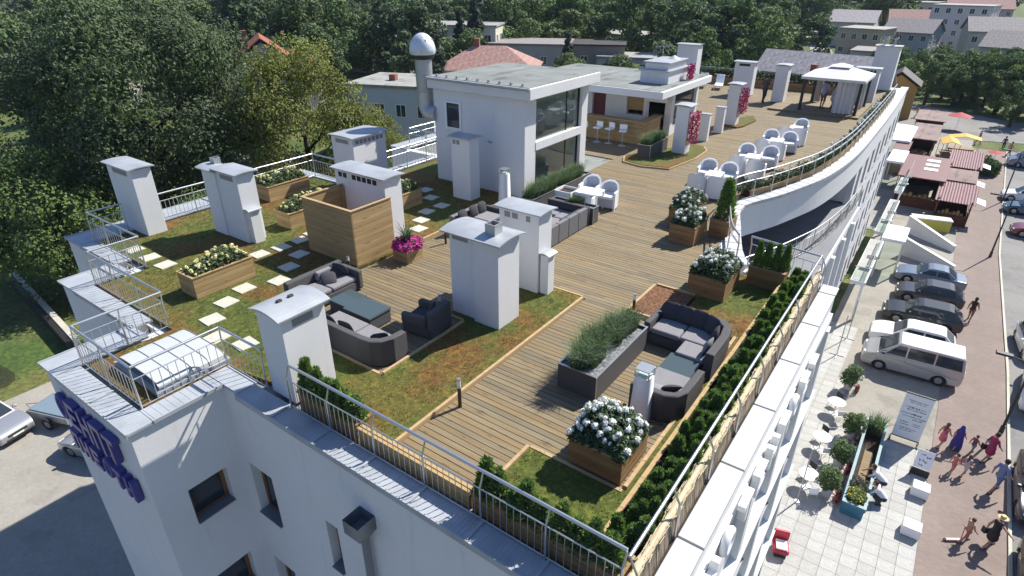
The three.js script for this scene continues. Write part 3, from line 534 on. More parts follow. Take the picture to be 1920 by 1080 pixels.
function pipeBox(t, x, y, z, w, h) { mesh('flue', [box(x - w / 2, y, z - w / 2, x - w / 2 + 0.03, y + h, z + w / 2), box(x + w / 2 - 0.03, y, z - w / 2, x + w / 2, y + h, z + w / 2), box(x - w / 2 + 0.03, y, z - w / 2, x + w / 2 - 0.03, y + h, z - w / 2 + 0.03), box(x - w / 2 + 0.03, y, z + w / 2 - 0.03, x + w / 2 - 0.03, y + h, z + w / 2)], M.galv, t); mesh('flue_opening', box(x - w / 2 + 0.03, y, z - w / 2 + 0.03, x + w / 2 - 0.03, y + h - 0.1, z + w / 2 - 0.03), M.dark, t); }
{
  chimney('leftmost white chimney at the left roof corner', -22.85, -21.16, -8.2, -8.85, 2.28, { vents: [['f', -0.6, 0.7, 1]], grille: true });
  let t = chimney('double white chimney with a low stub, beside the yellow flower boxes', -19.02, -17.84, -9.86, -10.5, 2.3, { vents: [['f', -0.45, 0.5, 1]], grille: true });
  mesh('side_shaft', rbox(-1.38, 0, -0.2, -0.585, 2.22, 0.36, 0.012, 1), M.white, t); const sc = mesh('side_cap', archCap(0.9, 0.56, 0.1, 0.07, 0.035), M.capMetal, t); sc.position.set(-1.0, 2.23, 0.08);
  mesh('stub', rbox(0.58, 0, -0.14, 0.8, 1.12, 0.22, 0.01, 1), M.white, t); const s2 = mesh('stub_cap', archCap(0.24, 0.4, 0.05, 0.05, 0.03), M.capMetal, t); s2.position.set(0.69, 1.12, 0.04); pipeBox(t, -1.2, 2.3, -0.1, 0.24, 0.22);
  chimney('wide white chimney behind, at the left railing corner', -20.1, -18.85, -15.45, -17.2, 2.2, { vents: [['f', -0.5, 0.5, 1], ['r', -0.75, 0.75, 7]], grille: true });
  chimney('white chimney with dark vent holes behind the timber screen', -16.1, -13.78, -12.32, -13.05, 2.28, { vents: [['f', -1.0, -0.55, 2], ['f', -0.35, 0.85, 5]] });
  chimney('slim white chimney standing against the stair tower', -15.45, -14.55, -17.4, -18.0, 2.4, { vents: [['f', -0.38, 0.0, 2]], grille: true });
  t = chimney('big white chimney with a square flue in the middle of the roof', -8.62, -7.84, -10.3, -11.18, 2.3, {});
  // its wider body: a second shaft butted on the left
  mesh('side_shaft', rbox(-1.2, 0, -0.42, -0.395, 2.3, 0.35, 0.012, 1), M.white, t);
  t.children.filter(c => c.name === 'cap' || c.name === 'cap_fill').forEach(c => t.remove(c));
  const bc = mesh('cap', archCap(1.62, 0.88, 0.12, 0.08, 0.035), M.capMetal, t); bc.position.set(-0.405, 2.31, 0); const bf = mesh('cap_fill', archCap(1.58, 0.84, 0, 0.08, 0.01), M.white, t); bf.position.set(-0.4, 2.295, 0);
  mesh('vent_opening', box(-1.1, 2.1, 0.345, -0.6, 2.22, 0.356), M.grille, t); pipeBox(t, 0.0, 2.38, 0.08, 0.3, 0.3);
  t = chimney('white chimney with a short stub just behind the big one', -9.45, -8.14, -12.5, -13.15, 2.3, { vents: [['f', -0.5, 0.0, 2], ['f', 0.22, 0.4, 1]], grille: true });
  t = thing('vent_stub', 'short white vent stub with grey cap beside the deck corner', 'chimney', [-7.99, DECK + 0.05, -12.74], 0);
  mesh('shaft', rbox(-0.13, 0, -0.16, 0.13, 1.17, 0.16, 0.01, 1), M.white, t); const vc = mesh('cap', archCap(0.26, 0.32, 0.06, 0.05, 0.03), M.capMetal, t); vc.position.y = 1.17;
  t = chimney('white chimney with arched cap on the front parapet', -10.3, -9.5, -5.5, -6.55, 1.98, { rise: 0.1, vents: [['r', -0.3, 0.35, 1]], grille: true, over: 0.1 });
  mesh('cap_vent', [rbox(-0.1, 2.13, 0.12, -0.02, 2.17, 0.24, 0.015), rbox(-0.1, 2.13, -0.15, -0.02, 2.17, -0.03, 0.015)], M.darkMetal, t);
  // far flower pillars, low posts and rear chimneys
  const fl = (t, zs, ys, seed) => {
    mesh('trellis', [box(0.33, 0.5, -0.32, 0.36, 1.9, -0.28), box(0.33, 0.5, 0.28, 0.36, 1.9, 0.32), box(0.33, 1.15, -0.28, 0.36, 1.19, 0.28), box(0.33, 0.5, -0.28, 0.36, 0.55, 0.28)], PINE[1], t);
    ys.forEach((y, i) => { mesh('flower_cluster', leafCloud(260, r => { const a = r() * 6.28, c = r() * 2 - 1, k = 0.33 * Math.cbrt(r()); return [0.5 + Math.cos(a) * k * 0.8, y + c * 0.36, Math.sin(a) * k]; }, 0.075, (r) => { const k = 0.7 + 0.6 * r(); return r() < 0.16 ? [0.05 * k, 0.11 * k, 0.03 * k] : [0.50 * k, 0.02 * k, 0.17 * k]; }, seed + i), M.petal, t); });
  };
  t = chimney('white pillar with magenta hanging flowers on the island near the bar', -10.98, -10.33, -28.8, -29.5, 2.3, {}); fl(t, 0, [1.7, 0.95], 501);
  t = chimney('white pillar with magenta hanging flowers farther from the bar', -11.02, -10.36, -36.7, -37.4, 2.28, {}); fl(t, 0, [1.75, 1.05], 511);
  chimney('tall white chimney left of the gazebo', -10.75, -9.95, -45.75, -46.6, 2.4, {});
  chimney('broad white chimney behind the second flower pillar', -14.0, -12.6, -47.2, -48.0, 2.25, { vents: [['f', -0.5, 0.5, 1]] });
  chimney('grey shaded chimney beyond the bar roof', -19.6, -17.9, -50.0, -51, 2.9, {});
  chimney('white chimney with small vent holes behind the gazebo', -6.3, -4.9, -49.2, -50.0, 2.2, { vents: [['f', -0.55, 0.5, 5]] });
  t = chimney('tall white chimney with two cowls at the far roof corner', -6.2, -4.6, -55.6, -56.6, 3.1, {});
  for (const x of [-0.35, 0.3]) mesh('cowl', [bar([x, 3.2, 0], [x, 3.55, 0], 0.08), bar([x - 0.12, 3.55, 0], [x + 0.16, 3.7, 0], 0.1)], M.galv, t);
  for (const [x, z, w] of [[-10.68, -32.4, 'nearer'], [-10.65, -34.7, 'farther']]) { t = thing('low_pillar', `low white rendered pillar between the flower pillars, the ${w} one`, 'pillar', [x, DECK, z], 0, 'low white pillars'); mesh('shaft', rbox(-0.24, 0, -0.14, 0.24, 1.4, 0.14, 0.01, 1), M.white, t); mesh('cap', rbox(-0.27, 1.4, -0.17, 0.27, 1.44, 0.17, 0.01, 1), M.capMetal, t); }
  // tapering light columns
  for (const [x, z, h, l] of [[-3.52, -9.28, 1.28, 'slender white tapering column beside the chaise and the front white flower box'], [-13.0, -17.55, 1.6, 'slender white tapering column before the stair tower']]) {
    t = thing('light_column', l, 'column', [x, DECK, z]);
    mesh('shaft', new THREE.CylinderGeometry(0.2, 0.25, h - 0.18, 4).rotateY(Math.PI / 4).translate(0, (h - 0.18) / 2, 0), M.plastic, t);
    mesh('glass_head', [rbox(-0.13, h - 0.17, -0.13, 0.13, h - 0.02, 0.13, 0.02)], M.pane, t);
    mesh('head_frame', [box(-0.15, h - 0.02, -0.15, 0.15, h, 0.15), ...[[-1, -1], [1, -1], [1, 1], [-1, 1]].map(([a, b]) => box(a * 0.14 - 0.012, h - 0.18, b * 0.14 - 0.012, a * 0.14 + 0.012, h - 0.02, b * 0.14 + 0.012))], M.steel, t);
  }
}
mat('cowlMetal', [0.62, 0.66, 0.66], 0.45, { metal: 0.3 });
// glazed stair tower
{
  const t = thing('stair_tower', 'white two-storey stair tower with glass side and flat roof', 'roof building', [-15.4, DECK, -21.4]);
  const x0 = -2.3, x1 = 2.3, z0 = 2.4, z1 = -2.4;
  mesh('front_wall', box(x0, 0, z0 - 0.3, x1, 3.85, z0), M.white, t); mesh('left_wall', box(x0, 0, z1 + 0.3, x0 + 0.3, 3.85, z0 - 0.301), M.white, t); mesh('rear_wall', box(x0, 0, z1, x1 - 0.5, 3.85, z1 + 0.3), M.white, t);
  mesh('floor', box(x0 + 0.3, 0.01, z1 + 0.3, x1 - 0.05, 0.06, z0 - 0.3), M.stone, t);
  mesh('roof_slab', rbox(x0 - 0.15, 3.85, z1 - 0.35, x1 + 0.35, 4.28, z0 + 0.2, 0.03, 1), M.white, t);
  mesh('roofing', box(x0 - 0.1, 4.281, z1 - 0.3, x1 + 0.28, 4.30, z0 + 0.15), M.tar, t);
  mesh('gutter', [bar([x0 - 0.16, 4.24, z0 + 0.26], [x1 + 0.36, 4.24, z0 + 0.26], 0.05, 0.05, 8)], M.galv, t);
  for (let i = 0; i < 9; i++) mesh('roof_clip', box(x0 + 0.2 + i * 0.53, 4.30, z0 - 0.05, x0 + 0.28 + i * 0.53, 4.40, z0 + 0.03), M.galv, t);
  mesh('rear_column', rbox(x1 - 0.42, 0, z1 + 0.0, x1, 3.84, z1 + 0.5, 0.01, 1), M.white, t); mesh('front_return', box(x1 - 0.3, 0, z0 - 0.75, x1, 3.84, z0 - 0.302), M.white, t);
  mesh('middle_beam', box(x1 - 0.3, 1.78, z1 + 0.502, x1 + 0.02, 2.1, z0 - 0.752), M.white, t);
  for (const [a, b] of [[0.12, 1.78], [2.1, 3.85]]) { const w = new THREE.Group(); w.name = 'glazing'; t.add(w); mesh('pane', box(x1 - 0.17, a, z1 + 0.56, x1 - 0.155, b, z0 - 0.8), M.pane, w); mesh('frame', [box(x1 - 0.2, a, z1 + 0.503, x1 - 0.13, b, z1 + 0.56), box(x1 - 0.2, a, z0 - 0.8, x1 - 0.13, b, z0 - 0.753), box(x1 - 0.19, a, -0.9, x1 - 0.14, b, -0.85)], M.darkMetal, w); }
  mesh('stairs', [...Array(9)].map((_, i) => box(x0 + 0.6, 0.06, -1.9 + i * 0.28, x0 + 1.9, 0.25 + i * 0.19, -1.9 + (i + 1) * 0.28)), M.stone, t);
  const wn = windowUnit(t, 0.85, 1.15, { frame: M.frameWhite }); wn.position.set(x0 + 1.05, 2.85, z0 + 0.02);
  for (const x of [-0.25, 0.55]) mesh('wall_fixing', box(x, 2.02, z0, x + 0.16, 2.06, z0 + 0.08), M.galv, t);
  const v = thing('exhaust_pipe', 'large galvanised exhaust pipe with domed cowl beside the stair tower', 'flue', [-18.3, DECK + 2.75, -19.15]);
  mesh('riser', bar([0, 0.4, 0], [0, 2.15, 0], 0.35, 0.35, 20), M.galv, v); mesh('elbow', new THREE.TorusGeometry(0.36, 0.35, 10, 10, Math.PI / 2).rotateZ(Math.PI).translate(0.36, 0.4, 0), M.galv, v); mesh('connector', bar([0.36, 0.04, 0], [0.7, 0.04, 0], 0.35, 0.35, 16), M.galv, v);
  mesh('flange', [0.9, 1.5].map(y => new THREE.TorusGeometry(0.355, 0.018, 6, 24).rotateX(Math.PI / 2).translate(0, y, 0)), M.galv, v); mesh('collar', bar([0, 2.15, 0], [0, 2.32, 0], 0.42, 0.5, 20), M.darkMetal, v);
  const pf = []; for (let i = 0; i <= 10; i++) { const a = i / 10 * Math.PI / 2; pf.push(new THREE.Vector2(0.54 * Math.cos(a), 0.74 * Math.sin(a))); } mesh('cowl', new THREE.LatheGeometry([new THREE.Vector2(0.48, -0.08), ...pf], 24).translate(0, 2.4, 0), M.cowlMetal, v);
  mesh('cowl_rib', [...Array(14)].map((_, i) => { const a = i / 14 * 6.283; return bar([0.545 * Math.cos(a), 2.42, 0.545 * Math.sin(a)], [0.40 * Math.cos(a), 2.92, 0.40 * Math.sin(a)], 0.014); }), M.galv, v);
}
// bar pavilion, counter and stools
{
  const t = thing('bar_pavilion', 'white flat-roofed bar pavilion behind the wooden counter', 'roof building', [-16.6, DECK, -32.8]);
  mesh('roof_slab', rbox(-4.5, 2.42, -3.6, 4.6, 2.78, 3.4, 0.02, 1), M.white, t); mesh('roofing', box(-4.4, 2.781, -3.5, 4.45, 2.80, 3.3), M.tar, t);
  mesh('back_wall', box(-4.4, 0, -3.4, 4.0, 2.42, -3.1), M.white, t); mesh('left_wall', box(-4.4, 0, -3.1, -4.1, 2.42, 1.4), M.white, t);
  mesh('front_wall', [box(-4.1, 0, 1.1, -0.4, 2.42, 1.4), box(0.45, 0, 1.1, 1.75, 2.42, 1.4), box(1.75, 0, 1.1, 2.75, 1.1, 1.4), box(1.75, 2.05, 1.1, 2.75, 2.42, 1.4), box(2.75, 0, 1.1, 2.95, 2.42, 1.4), box(2.95, 1.9, 1.1, 3.95, 2.42, 1.4)], M.white, t);
  mesh('corner_column', rbox(3.62, 0, 0.1, 4.0, 2.42, 0.5, 0.01, 1), M.white, t);
  mesh('side_window', box(3.8, 0.5, -3.0, 3.86, 2.2, 0.05), M.glass, t); mesh('side_wall', box(3.7, 0, -3.1, 3.95, 0.5, 0.08), M.white, t); mesh('wooden_shutter', box(1.76, 1.35, 1.25, 2.74, 2.04, 1.3), PINE[1], t);
  mat('redDoor', [0.12, 0.015, 0.025], 0.5); mesh('red_door', box(-0.4, 0, 1.15, 0.45, 2.3, 1.2), M.redDoor, t);
  mesh('back_shelf', box(1.2, 1.0, -0.4, 3.5, 1.9, -0.2), M.dark, t);
  const b = thing('roof_housing', 'white two-tier ventilation housing on the bar roof', 'vent', [-13.5, DECK + 2.8, -33]);
  mesh('lower_tier', rbox(-0.8, 0, -1.4, 0.8, 0.62, 1.4, 0.015, 1), M.white, b); mesh('ledge', box(-0.88, 0.62, -1.48, 0.88, 0.68, 1.48), M.capMetal, b); mesh('upper_tier', rbox(-0.66, 0.68, -1.2, 0.66, 1.0, 1.2, 0.015, 1), M.white, b); mesh('cap', rbox(-0.76, 1.0, -1.3, 0.76, 1.07, 1.3, 0.02, 1), M.capMetal, b); mesh('peak', new THREE.ConeGeometry(0.35, 0.18, 12).translate(0.2, 1.16, -0.6), M.capMetal, b);
  mesh('hanging_flowers', leafCloud(240, r => [0.95 + 0.3 * r(), 0.05 + 0.8 * r(), -1.2 + 0.5 * r()], 0.08, r => { const k = 0.7 + 0.6 * r(); return [0.5 * k, 0.03 * k, 0.16 * k]; }, 601), M.petal, b);
  const an = thing('roof_antenna', 'small thin antenna on the bar roof', 'antenna', [-14.4, DECK + 2.8, -34.6]); mesh('mast', [bar([0, 0, 0], [0, 1.7, 0], 0.02), bar([-0.5, 1.5, 0], [0.6, 1.62, 0.2], 0.012), ...[-0.3, 0, 0.3].map(x => bar([x, 1.4, -0.3], [x, 1.7, 0.3], 0.01))], M.galv, an);
  const c = thing('bar_counter', 'wooden plank bar counter with pale top', 'bar counter', [-14.6, DECK, -29.6]);
  mesh('top', [rbox(-1.75, 1.14, -0.35, 1.8, 1.2, 0.18, 0.015, 1), rbox(1.3, 1.14, -2.1, 1.8, 1.2, -0.352, 0.015, 1)], M.edging, c);
  for (let i = 0; i < 9; i++) { mesh('plank', box(-1.7, i * 0.126, 0.0, 1.68, i * 0.126 + 0.122, 0.05), PINE[(i * 3 + 1) % 4], c); mesh('plank', box(1.68, i * 0.126, -2.0, 1.73, i * 0.126 + 0.122, 0.05), PINE[(i + 2) % 4], c); }
  mesh('carcass', [box(-1.69, 0, -0.3, 1.67, 1.13, -0.01), box(1.35, 0, -2.0, 1.67, 1.13, -0.302)], M.darkMetal, c);
  const st = (x, z, i) => {
    const s = thing('bar_stool', ['leftmost white bar stool on a chrome stem at the counter', 'second white bar stool from the left at the counter', 'third white bar stool from the left at the counter', 'rightmost white bar stool on a chrome stem at the counter'][i], 'bar stool', [x, DECK, z], [0.4, 3.0, 2.9, 3.5][i], 'bar stools at the counter');
    mesh('foot_plate', new THREE.CylinderGeometry(0.2, 0.22, 0.03, 16).translate(0, 0.015, 0), M.steel, s); mesh('stem', bar([0, 0.03, 0], [0, 0.72, 0], 0.028), M.steel, s); mesh('foot_ring', new THREE.TorusGeometry(0.15, 0.012, 6, 16).rotateX(Math.PI / 2).translate(0, 0.3, 0), M.steel, s);
    mesh('seat', rbox(-0.2, 0.72, -0.19, 0.2, 0.79, 0.19, 0.03), M.plastic, s); mesh('backrest', rbox(-0.2, 0.8, 0.16, 0.2, 1.06, 0.21, 0.02), M.plastic, s);
  };
  [[-15.95, -28.75], [-15.2, -28.85], [-14.55, -28.95], [-13.75, -28.9]].forEach(([x, z], i) => st(x, z, i));
}
// ================================================================ planters
function planter(label, x0, x1, z0, z1, h, woods, o = {}) {
  const cx = (x0 + x1) / 2, cz = (z0 + z1) / 2, a = (x1 - x0) / 2, b = Math.abs(z0 - z1) / 2, n = o.planks ?? 4, ph = h / n;
  const t = thing(o.name || 'timber_planter', label, o.cat || 'planter', [cx, o.y ?? DECK + 0.06, cz], 0, o.group);
  for (let i = 0; i < n; i++) {
    const y0 = i * ph + 0.004, y1 = (i + 1) * ph - 0.004;
    mesh('plank', box(-a, y0, b - 0.03, a, y1, b), woods[i % woods.length], t); mesh('plank', box(-a, y0, -b, a, y1, -b + 0.03), woods[(i + 1) % woods.length], t);
    mesh('plank', box(a - 0.03, y0, -b + 0.031, a, y1, b - 0.031), woods[(i + 2) % woods.length], t); mesh('plank', box(-a, y0, -b + 0.031, -a + 0.03, y1, b - 0.031), woods[i % woods.length], t);
  }
  mesh('rim', [box(-a - 0.02, h, b - 0.06, a + 0.02, h + 0.025, b + 0.02), box(-a - 0.02, h, -b - 0.02, a + 0.02, h + 0.025, -b + 0.06), box(a - 0.06, h, -b + 0.061, a + 0.02, h + 0.025, b - 0.061), box(-a - 0.02, h, -b + 0.061, -a + 0.06, h + 0.025, b - 0.061)], o.rim || woods[0], t);
  mesh('soil', box(-a + 0.031, 0, -b + 0.031, a - 0.031, h - 0.05, b - 0.031), M.soil, t);
  t.userData.half = undefined; delete t.userData.half; return Object.assign(t, { A: a, B: b, Hh: h });
}
const headGeo = [1, 2, 3].map(k => { const g = leafCloud(46, r => { const d = V(r() - .5, r() - .35, r() - .5).normalize(); return [d.x * 0.075, d.y * 0.06, d.z * 0.075, d.multiplyScalar(2.2)]; }, 0.05, tint([0.80, 0.81, 0.74], 0.12), 70 + k); return g; });
const headYellow = [1, 2].map(k => leafCloud(40, r => { const d = V(r() - .5, r() - .35, r() - .5).normalize(); return [d.x * 0.06, d.y * 0.055, d.z * 0.06, d.multiplyScalar(2)]; }, 0.045, tint([0.78, 0.72, 0.34], 0.18), 80 + k));
function plants(t, hgt, nLeaf, col, leaf, nHead, heads, seed, spread = 1.12, cx = 1) {
  const { A, B, Hh } = t, r = rng(seed), bumps = [...Array(9)].map(() => [(r() * 2 - 1) * A * 0.8, (r() * 2 - 1) * B * 0.8, 0.55 + 0.65 * r()]);
  const hAt = (x, z) => { let m = 0.45; for (const [bx, bz, s] of bumps) m = Math.max(m, s * (1 - 0.9 * ((x - bx) ** 2 + (z - bz) ** 2) / (0.28 + B * B * 0.5))); return m * hgt * Math.max(0.35, 1 - 0.55 * Math.pow(Math.max(Math.abs(x) / (A * spread), Math.abs(z) / (B * spread)), 4)); };
  mesh('foliage', leafCloud(nLeaf, q => { const x = (q() * 2 - 1) * A * spread * cx, z = (q() * 2 - 1) * B * spread, y = hAt(x, z); return [x, Hh + y * Math.pow(q(), 0.55) - 0.04, z, V(x * 0.5, 1, z * 0.5)]; }, leaf, tint(col, 0.35), seed + 3), M.leaf, t);
  for (let i = 0; i < nHead; i++) { const x = (r() * 2 - 1) * A * spread * cx * 0.97, z = (r() * 2 - 1) * B * spread * 0.97, s = 0.45 + 0.5 * r(); const m = mesh('flower_head', heads[i % heads.length], M.petal, t); m.position.set(x, Hh + hAt(x, z) * (0.6 + 0.5 * r()), z); m.rotation.y = r() * 6; m.scale.setScalar(s); }
}
{
  let t;
  t = planter('large timber box of white hydrangeas in the front right corner', -4.06, -3.0, -7.38, -8.45, 0.55, BROWN, { rim: M.edging }); plants(t, 0.55, 2600, [0.05, 0.095, 0.025], 0.075, 105, headGeo, 1001, 1.05);
  t = planter('timber box of white hydrangeas behind the corner sofa', -4.78, -3.75, -14.98, -16.3, 0.6, BROWN); plants(t, 0.5, 2200, [0.055, 0.10, 0.03], 0.075, 64, headGeo, 1011, 1.05);
  t = planter('nearer timber box of white hydrangeas in the middle of the deck', -6.72, -5.85, -18.3, -19.3, 0.62, BROWN, { y: DECK }); plants(t, 0.5, 1700, [0.055, 0.10, 0.03], 0.075, 36, headGeo, 1021, 1.02);
  t = planter('farther timber box of white hydrangeas in the middle of the deck', -7.35, -6.5, -19.75, -21.2, 0.62, BROWN, { y: DECK }); plants(t, 0.5, 1700, [0.055, 0.10, 0.03], 0.075, 36, headGeo, 1031, 1.02);
  t = planter('long pine box of pale yellow flowers before the double chimney', -16.3, -15.5, -6.74, -8.55, 0.62, PINE); plants(t, 0.4, 1500, [0.07, 0.115, 0.03], 0.07, 75, headYellow, 1041, 0.95);
  t = planter('pine box of pale yellow flowers by the left railing', -21.7, -20.8, -12.7, -14.6, 0.58, PINE); plants(t, 0.45, 1200, [0.07, 0.115, 0.03], 0.07, 44, headYellow, 1051, 0.95);
  t = planter('pine box of pale yellow flowers left of the timber screen', -18.5, -17.7, -11.4, -13.4, 0.56, PINE); plants(t, 0.42, 1200, [0.07, 0.115, 0.03], 0.07, 44, headYellow, 1061, 0.95);
  t = planter('shaded timber box with sparse yellow flowers beside the chimney behind the screen', -16.6, -15.9, -14.6, -16.1, 0.6, PINE); plants(t, 0.5, 700, [0.07, 0.115, 0.03], 0.07, 12, headYellow, 1071, 0.95);
  // magenta petunias with a small conifer
  t = planter('small pine box of magenta petunias on the deck by the timber screen', -13.12, -12.5, -11.83, -12.5, 0.5, PINE, { y: DECK });
  mesh('petunias', leafCloud(900, r => { const a = r() * 6.28, k = Math.sqrt(r()) * 0.5; return [Math.cos(a) * k, 0.42 + 0.28 * r() * (1.2 - k), Math.sin(a) * k, V(Math.cos(a), 1, Math.sin(a))]; }, 0.07, r => { const k = 0.7 + 0.6 * r(); return r() < 0.15 ? [0.05 * k, 0.1 * k, 0.03 * k] : [0.42 * k, 0.012 * k, 0.21 * k]; }, 1081), M.petal, t);
  mesh('spike_leaves', blades(120, r => [(r() - .5) * 0.12, 0.45, (r() - .5) * 0.12], 0.65, 0.014, tint([0.05, 0.10, 0.03], 0.3), 1082), M.leaf, t);
  // dark planters with long grass
  const dark = (label, x0, x1, z0, z1, h, seed, gh, y = DECK) => {
    const cx = (x0 + x1) / 2, cz = (z0 + z1) / 2, a = (x1 - x0) / 2, b = Math.abs(z0 - z1) / 2, p = thing('grass_planter', label, 'planter', [cx, y, cz], 0);
    mesh('side', [box(-a, 0, b - 0.025, a, h, b)], M.wicker, p); mesh('side', [box(-a, 0, -b, a, h, -b + 0.025)], M.wicker, p); mesh('side', box(a - 0.025, 0, -b + 0.026, a, h, b - 0.026), M.wicker, p); mesh('side', box(-a, 0, -b + 0.026, -a + 0.025, h, b - 0.026), M.wicker, p);
    mesh('metal_edge', [box(-a - 0.012, h, b - 0.03, a + 0.012, h + 0.015, b + 0.012), box(-a - 0.012, h, -b - 0.012, a + 0.012, h + 0.015, -b + 0.03), box(a - 0.03, h, -b + 0.031, a + 0.012, h + 0.015, b - 0.031), box(-a - 0.012, h, -b + 0.031, -a + 0.03, h + 0.015, b - 0.031), box(a, 0, b - 0.001, a + 0.014, h, b + 0.014)], M.steel, p);
    mesh('gravel', box(-a + 0.026, 0, -b + 0.026, a - 0.026, h - 0.06, b - 0.026), M.graveltop, p);
    const nb = Math.round(3000 * a * b * 4 / 1.2), rc = rng(seed + 7), nc = Math.round(26 * b), cl = [...Array(nc)].map((_, i) => [(-0.72 + 1.05 * rc()) * a, (-0.92 + 1.84 * (i + rc()) / nc) * b, 0.7 + 0.5 * rc()]);
    mesh('ornamental_grass', blades(nb, r => { const c = cl[Math.floor(r() * nc)], q = r() * 6.28, k = 0.13 * Math.sqrt(r()); return [c[0] + Math.cos(q) * k, h - 0.07, c[1] + Math.sin(q) * k]; }, gh, 0.006, tint([0.085, 0.15, 0.04], 0.4), seed), M.leaf, p);
    return p;
  };
  mat('graveltop', [0.30, 0.31, 0.33], 0.9, { map: T.soil });
  dark('long black wicker planter of green grass beside the corner sofa', -5.46, -4.53, -9.26, -11.75, 0.6, 1101, 0.5);
  dark('long black wicker planter of green grass along the stair tower', -12.5, -11.9, -17.8, -22.2, 0.5, 1111, 0.5);
  dark('black wicker planter between the sofa and the white tables', -11.3, -9.5, -18.1, -18.5, 0.6, 1121, 0.35);
  dark('dark wicker planter with a small shrub beside the near flower pillar', -12.0, -11.35, -27.0, -29.1, 0.62, 1131, 0.45, DECK + 0.1);
  // thuja boxes
  planter('brown timber box of four thujas at the end railing', -3.6, -2.62, -16.5, -17.12, 0.55, BROWN, { name: 'thuja_box' });
  planter('brown timber box with one tall thuja by the curved railing', -5.8, -5.14, -19.55, -20.4, 0.6, BROWN, { name: 'thuja_box', y: DECK });
  planter('long timber box of thujas behind the front railing, on the right', -4.75, -2.05, -5.46, -5.72, 0.5, BROWN, { name: 'thuja_box', planks: 3, y: DECK - 0.03 });
  planter('timber box of thujas behind the front railing next to the chimney', -9.3, -7.55, -5.46, -5.8, 0.5, BROWN, { name: 'thuja_box', planks: 3, y: DECK - 0.03 });
  planter('long low timber hedge box along the street-side railing', -2.68, -1.98, -5.95, -17.1, 0.35, PINE, { name: 'hedge_box', planks: 2, y: DECK - 0.03 });
  planter('low pine front board between the two thuja boxes at the front railing', -7.5, -4.82, -5.46, -5.56, 0.42, PINE, { name: 'front_trough', planks: 3, y: DECK + 0.003 });
  // hedge box along the curve
  const cb = thing('curved_hedge_box', 'long pine hedge box curving inside the curved railing', 'planter', [0, DECK, 0]);
  const o1 = offsetPath(curvePts, 0.52), o2 = offsetPath(curvePts, 0.97);
  for (let i = 12; i < 66; i += 2) { mesh('plank', prism([o1[i], o1[i + 2], [o1[i + 2][0] - 0.03, o1[i + 2][1]], [o1[i][0] - 0.03, o1[i][1]]], 0, 0.32), PINE[i / 2 % 4], cb); mesh('plank', prism([o2[i], o2[i + 2], [o2[i + 2][0] - 0.03, o2[i + 2][1]], [o2[i][0] - 0.03, o2[i][1]]], 0, 0.32), BROWN[i / 2 % 3], cb); mesh('soil', prism([[o1[i][0] - 0.032, o1[i][1]], [o1[i + 2][0] - 0.032, o1[i + 2][1]], [o2[i + 2][0] + 0.002, o2[i + 2][1]], [o2[i][0] + 0.002, o2[i][1]]], 0, 0.26), M.soil, cb); }
  mesh('hedge_leaves', leafCloud(9000, r => { const i = 10 + Math.floor(r() * 52), t = r(), k = r(); const x = o1[i][0] + (o2[i][0] - o1[i][0]) * k, z = o1[i][1] + (o1[i + 1][1] - o1[i][1]) * t; return [x, 0.25 + 0.42 * Math.pow(r(), 0.7) * (0.75 + 0.25 * Math.sin(i * 1.7)), z, V(0, 1, 0)]; }, 0.07, tint([0.045, 0.085, 0.025], 0.35), 1151), M.leaf, cb).userData.kind = 'stuff';
  for (let i = 0; i < 46; i++) { const k = 22 + Math.floor(i * 0.72), m = mesh('flower_head', headGeo[i % 3], M.petal, cb); m.position.set(o2[k][0] + rr(-0.05, 0.2), 0.5 + rr(0, 0.2), o2[k][1] + rr(-0.3, 0.3)); m.scale.setScalar(rr(0.8, 1.3)); }
  // thujas
  const thujaGeo = [0, 1, 2, 3].map(k => sprayCloud(1700, r => { const y = Math.pow(r(), 0.8), a = r() * 6.283, lump = 0.72 + 0.5 * vnoise(a / 6.283, y, 9, 8, k * 3), rad = 0.2 * (1 - 0.86 * Math.pow(y, 1.5)) * lump, q = Math.sqrt(0.15 + 0.85 * r()) * rad; return [Math.cos(a) * q, y * 0.9, Math.sin(a) * q, V(Math.cos(a) * 0.75, 1.1, Math.sin(a) * 0.75)]; }, 0.1, 0.024, tint([0.13, 0.235, 0.03], 0.45), 1200 + k));
  const stem = ready(bar([0, -0.1, 0], [0, 0.6, 0], 0.02, 0.008)); let tn = 0;
  const thuja = (x, y, z, s, w, label, group) => { const p = thing('thuja', label, 'shrub', [x, y, z], R() * 6.28, group); const m = mesh('foliage', thujaGeo[tn++ % 4], M.leaf, p); m.scale.set(w, s, w); m.userData.kind = 'stuff'; const q = mesh('stem', stem, M.bark, p); q.scale.set(1, s, 1); };
  const fx = [-4.55, -4.3, -4.0, -3.72, -3.45, -3.15, -2.88, -2.6, -2.32]; fx.forEach((x, i) => thuja(x + rr(-0.04, 0.04), DECK + 0.38, -5.6, [0.85, 0.75, 0.55, 0.85, 0.6, 0.75, 0.6, 0.8, 0.7][i], rr(0.8, 1.0), 'small green thuja in the right-hand box behind the front railing', 'thujas in the front right box'));
  [-9.15, -8.85, -8.55, -8.3, -8.05, -7.75].forEach((x, i) => thuja(x, DECK + 0.38, -5.64, [0.9, 0.8, 0.65, 0.72, 0.6, 0.6][i], rr(0.9, 1.1), 'small green thuja in the box beside the front chimney', 'thujas in the front left box'));
  for (let i = 0; i < 74; i++) thuja(-2.24 + [-0.15, 0.01, 0.16][i % 3] + rr(-0.06, 0.06), DECK + 0.2, -6.08 - i * 0.15 + rr(-0.08, 0.08), rr(0.42, 0.78), rr(0.62, 0.95), 'dense green thuja in the hedge along the street-side railing', 'thujas of the street-side hedge');
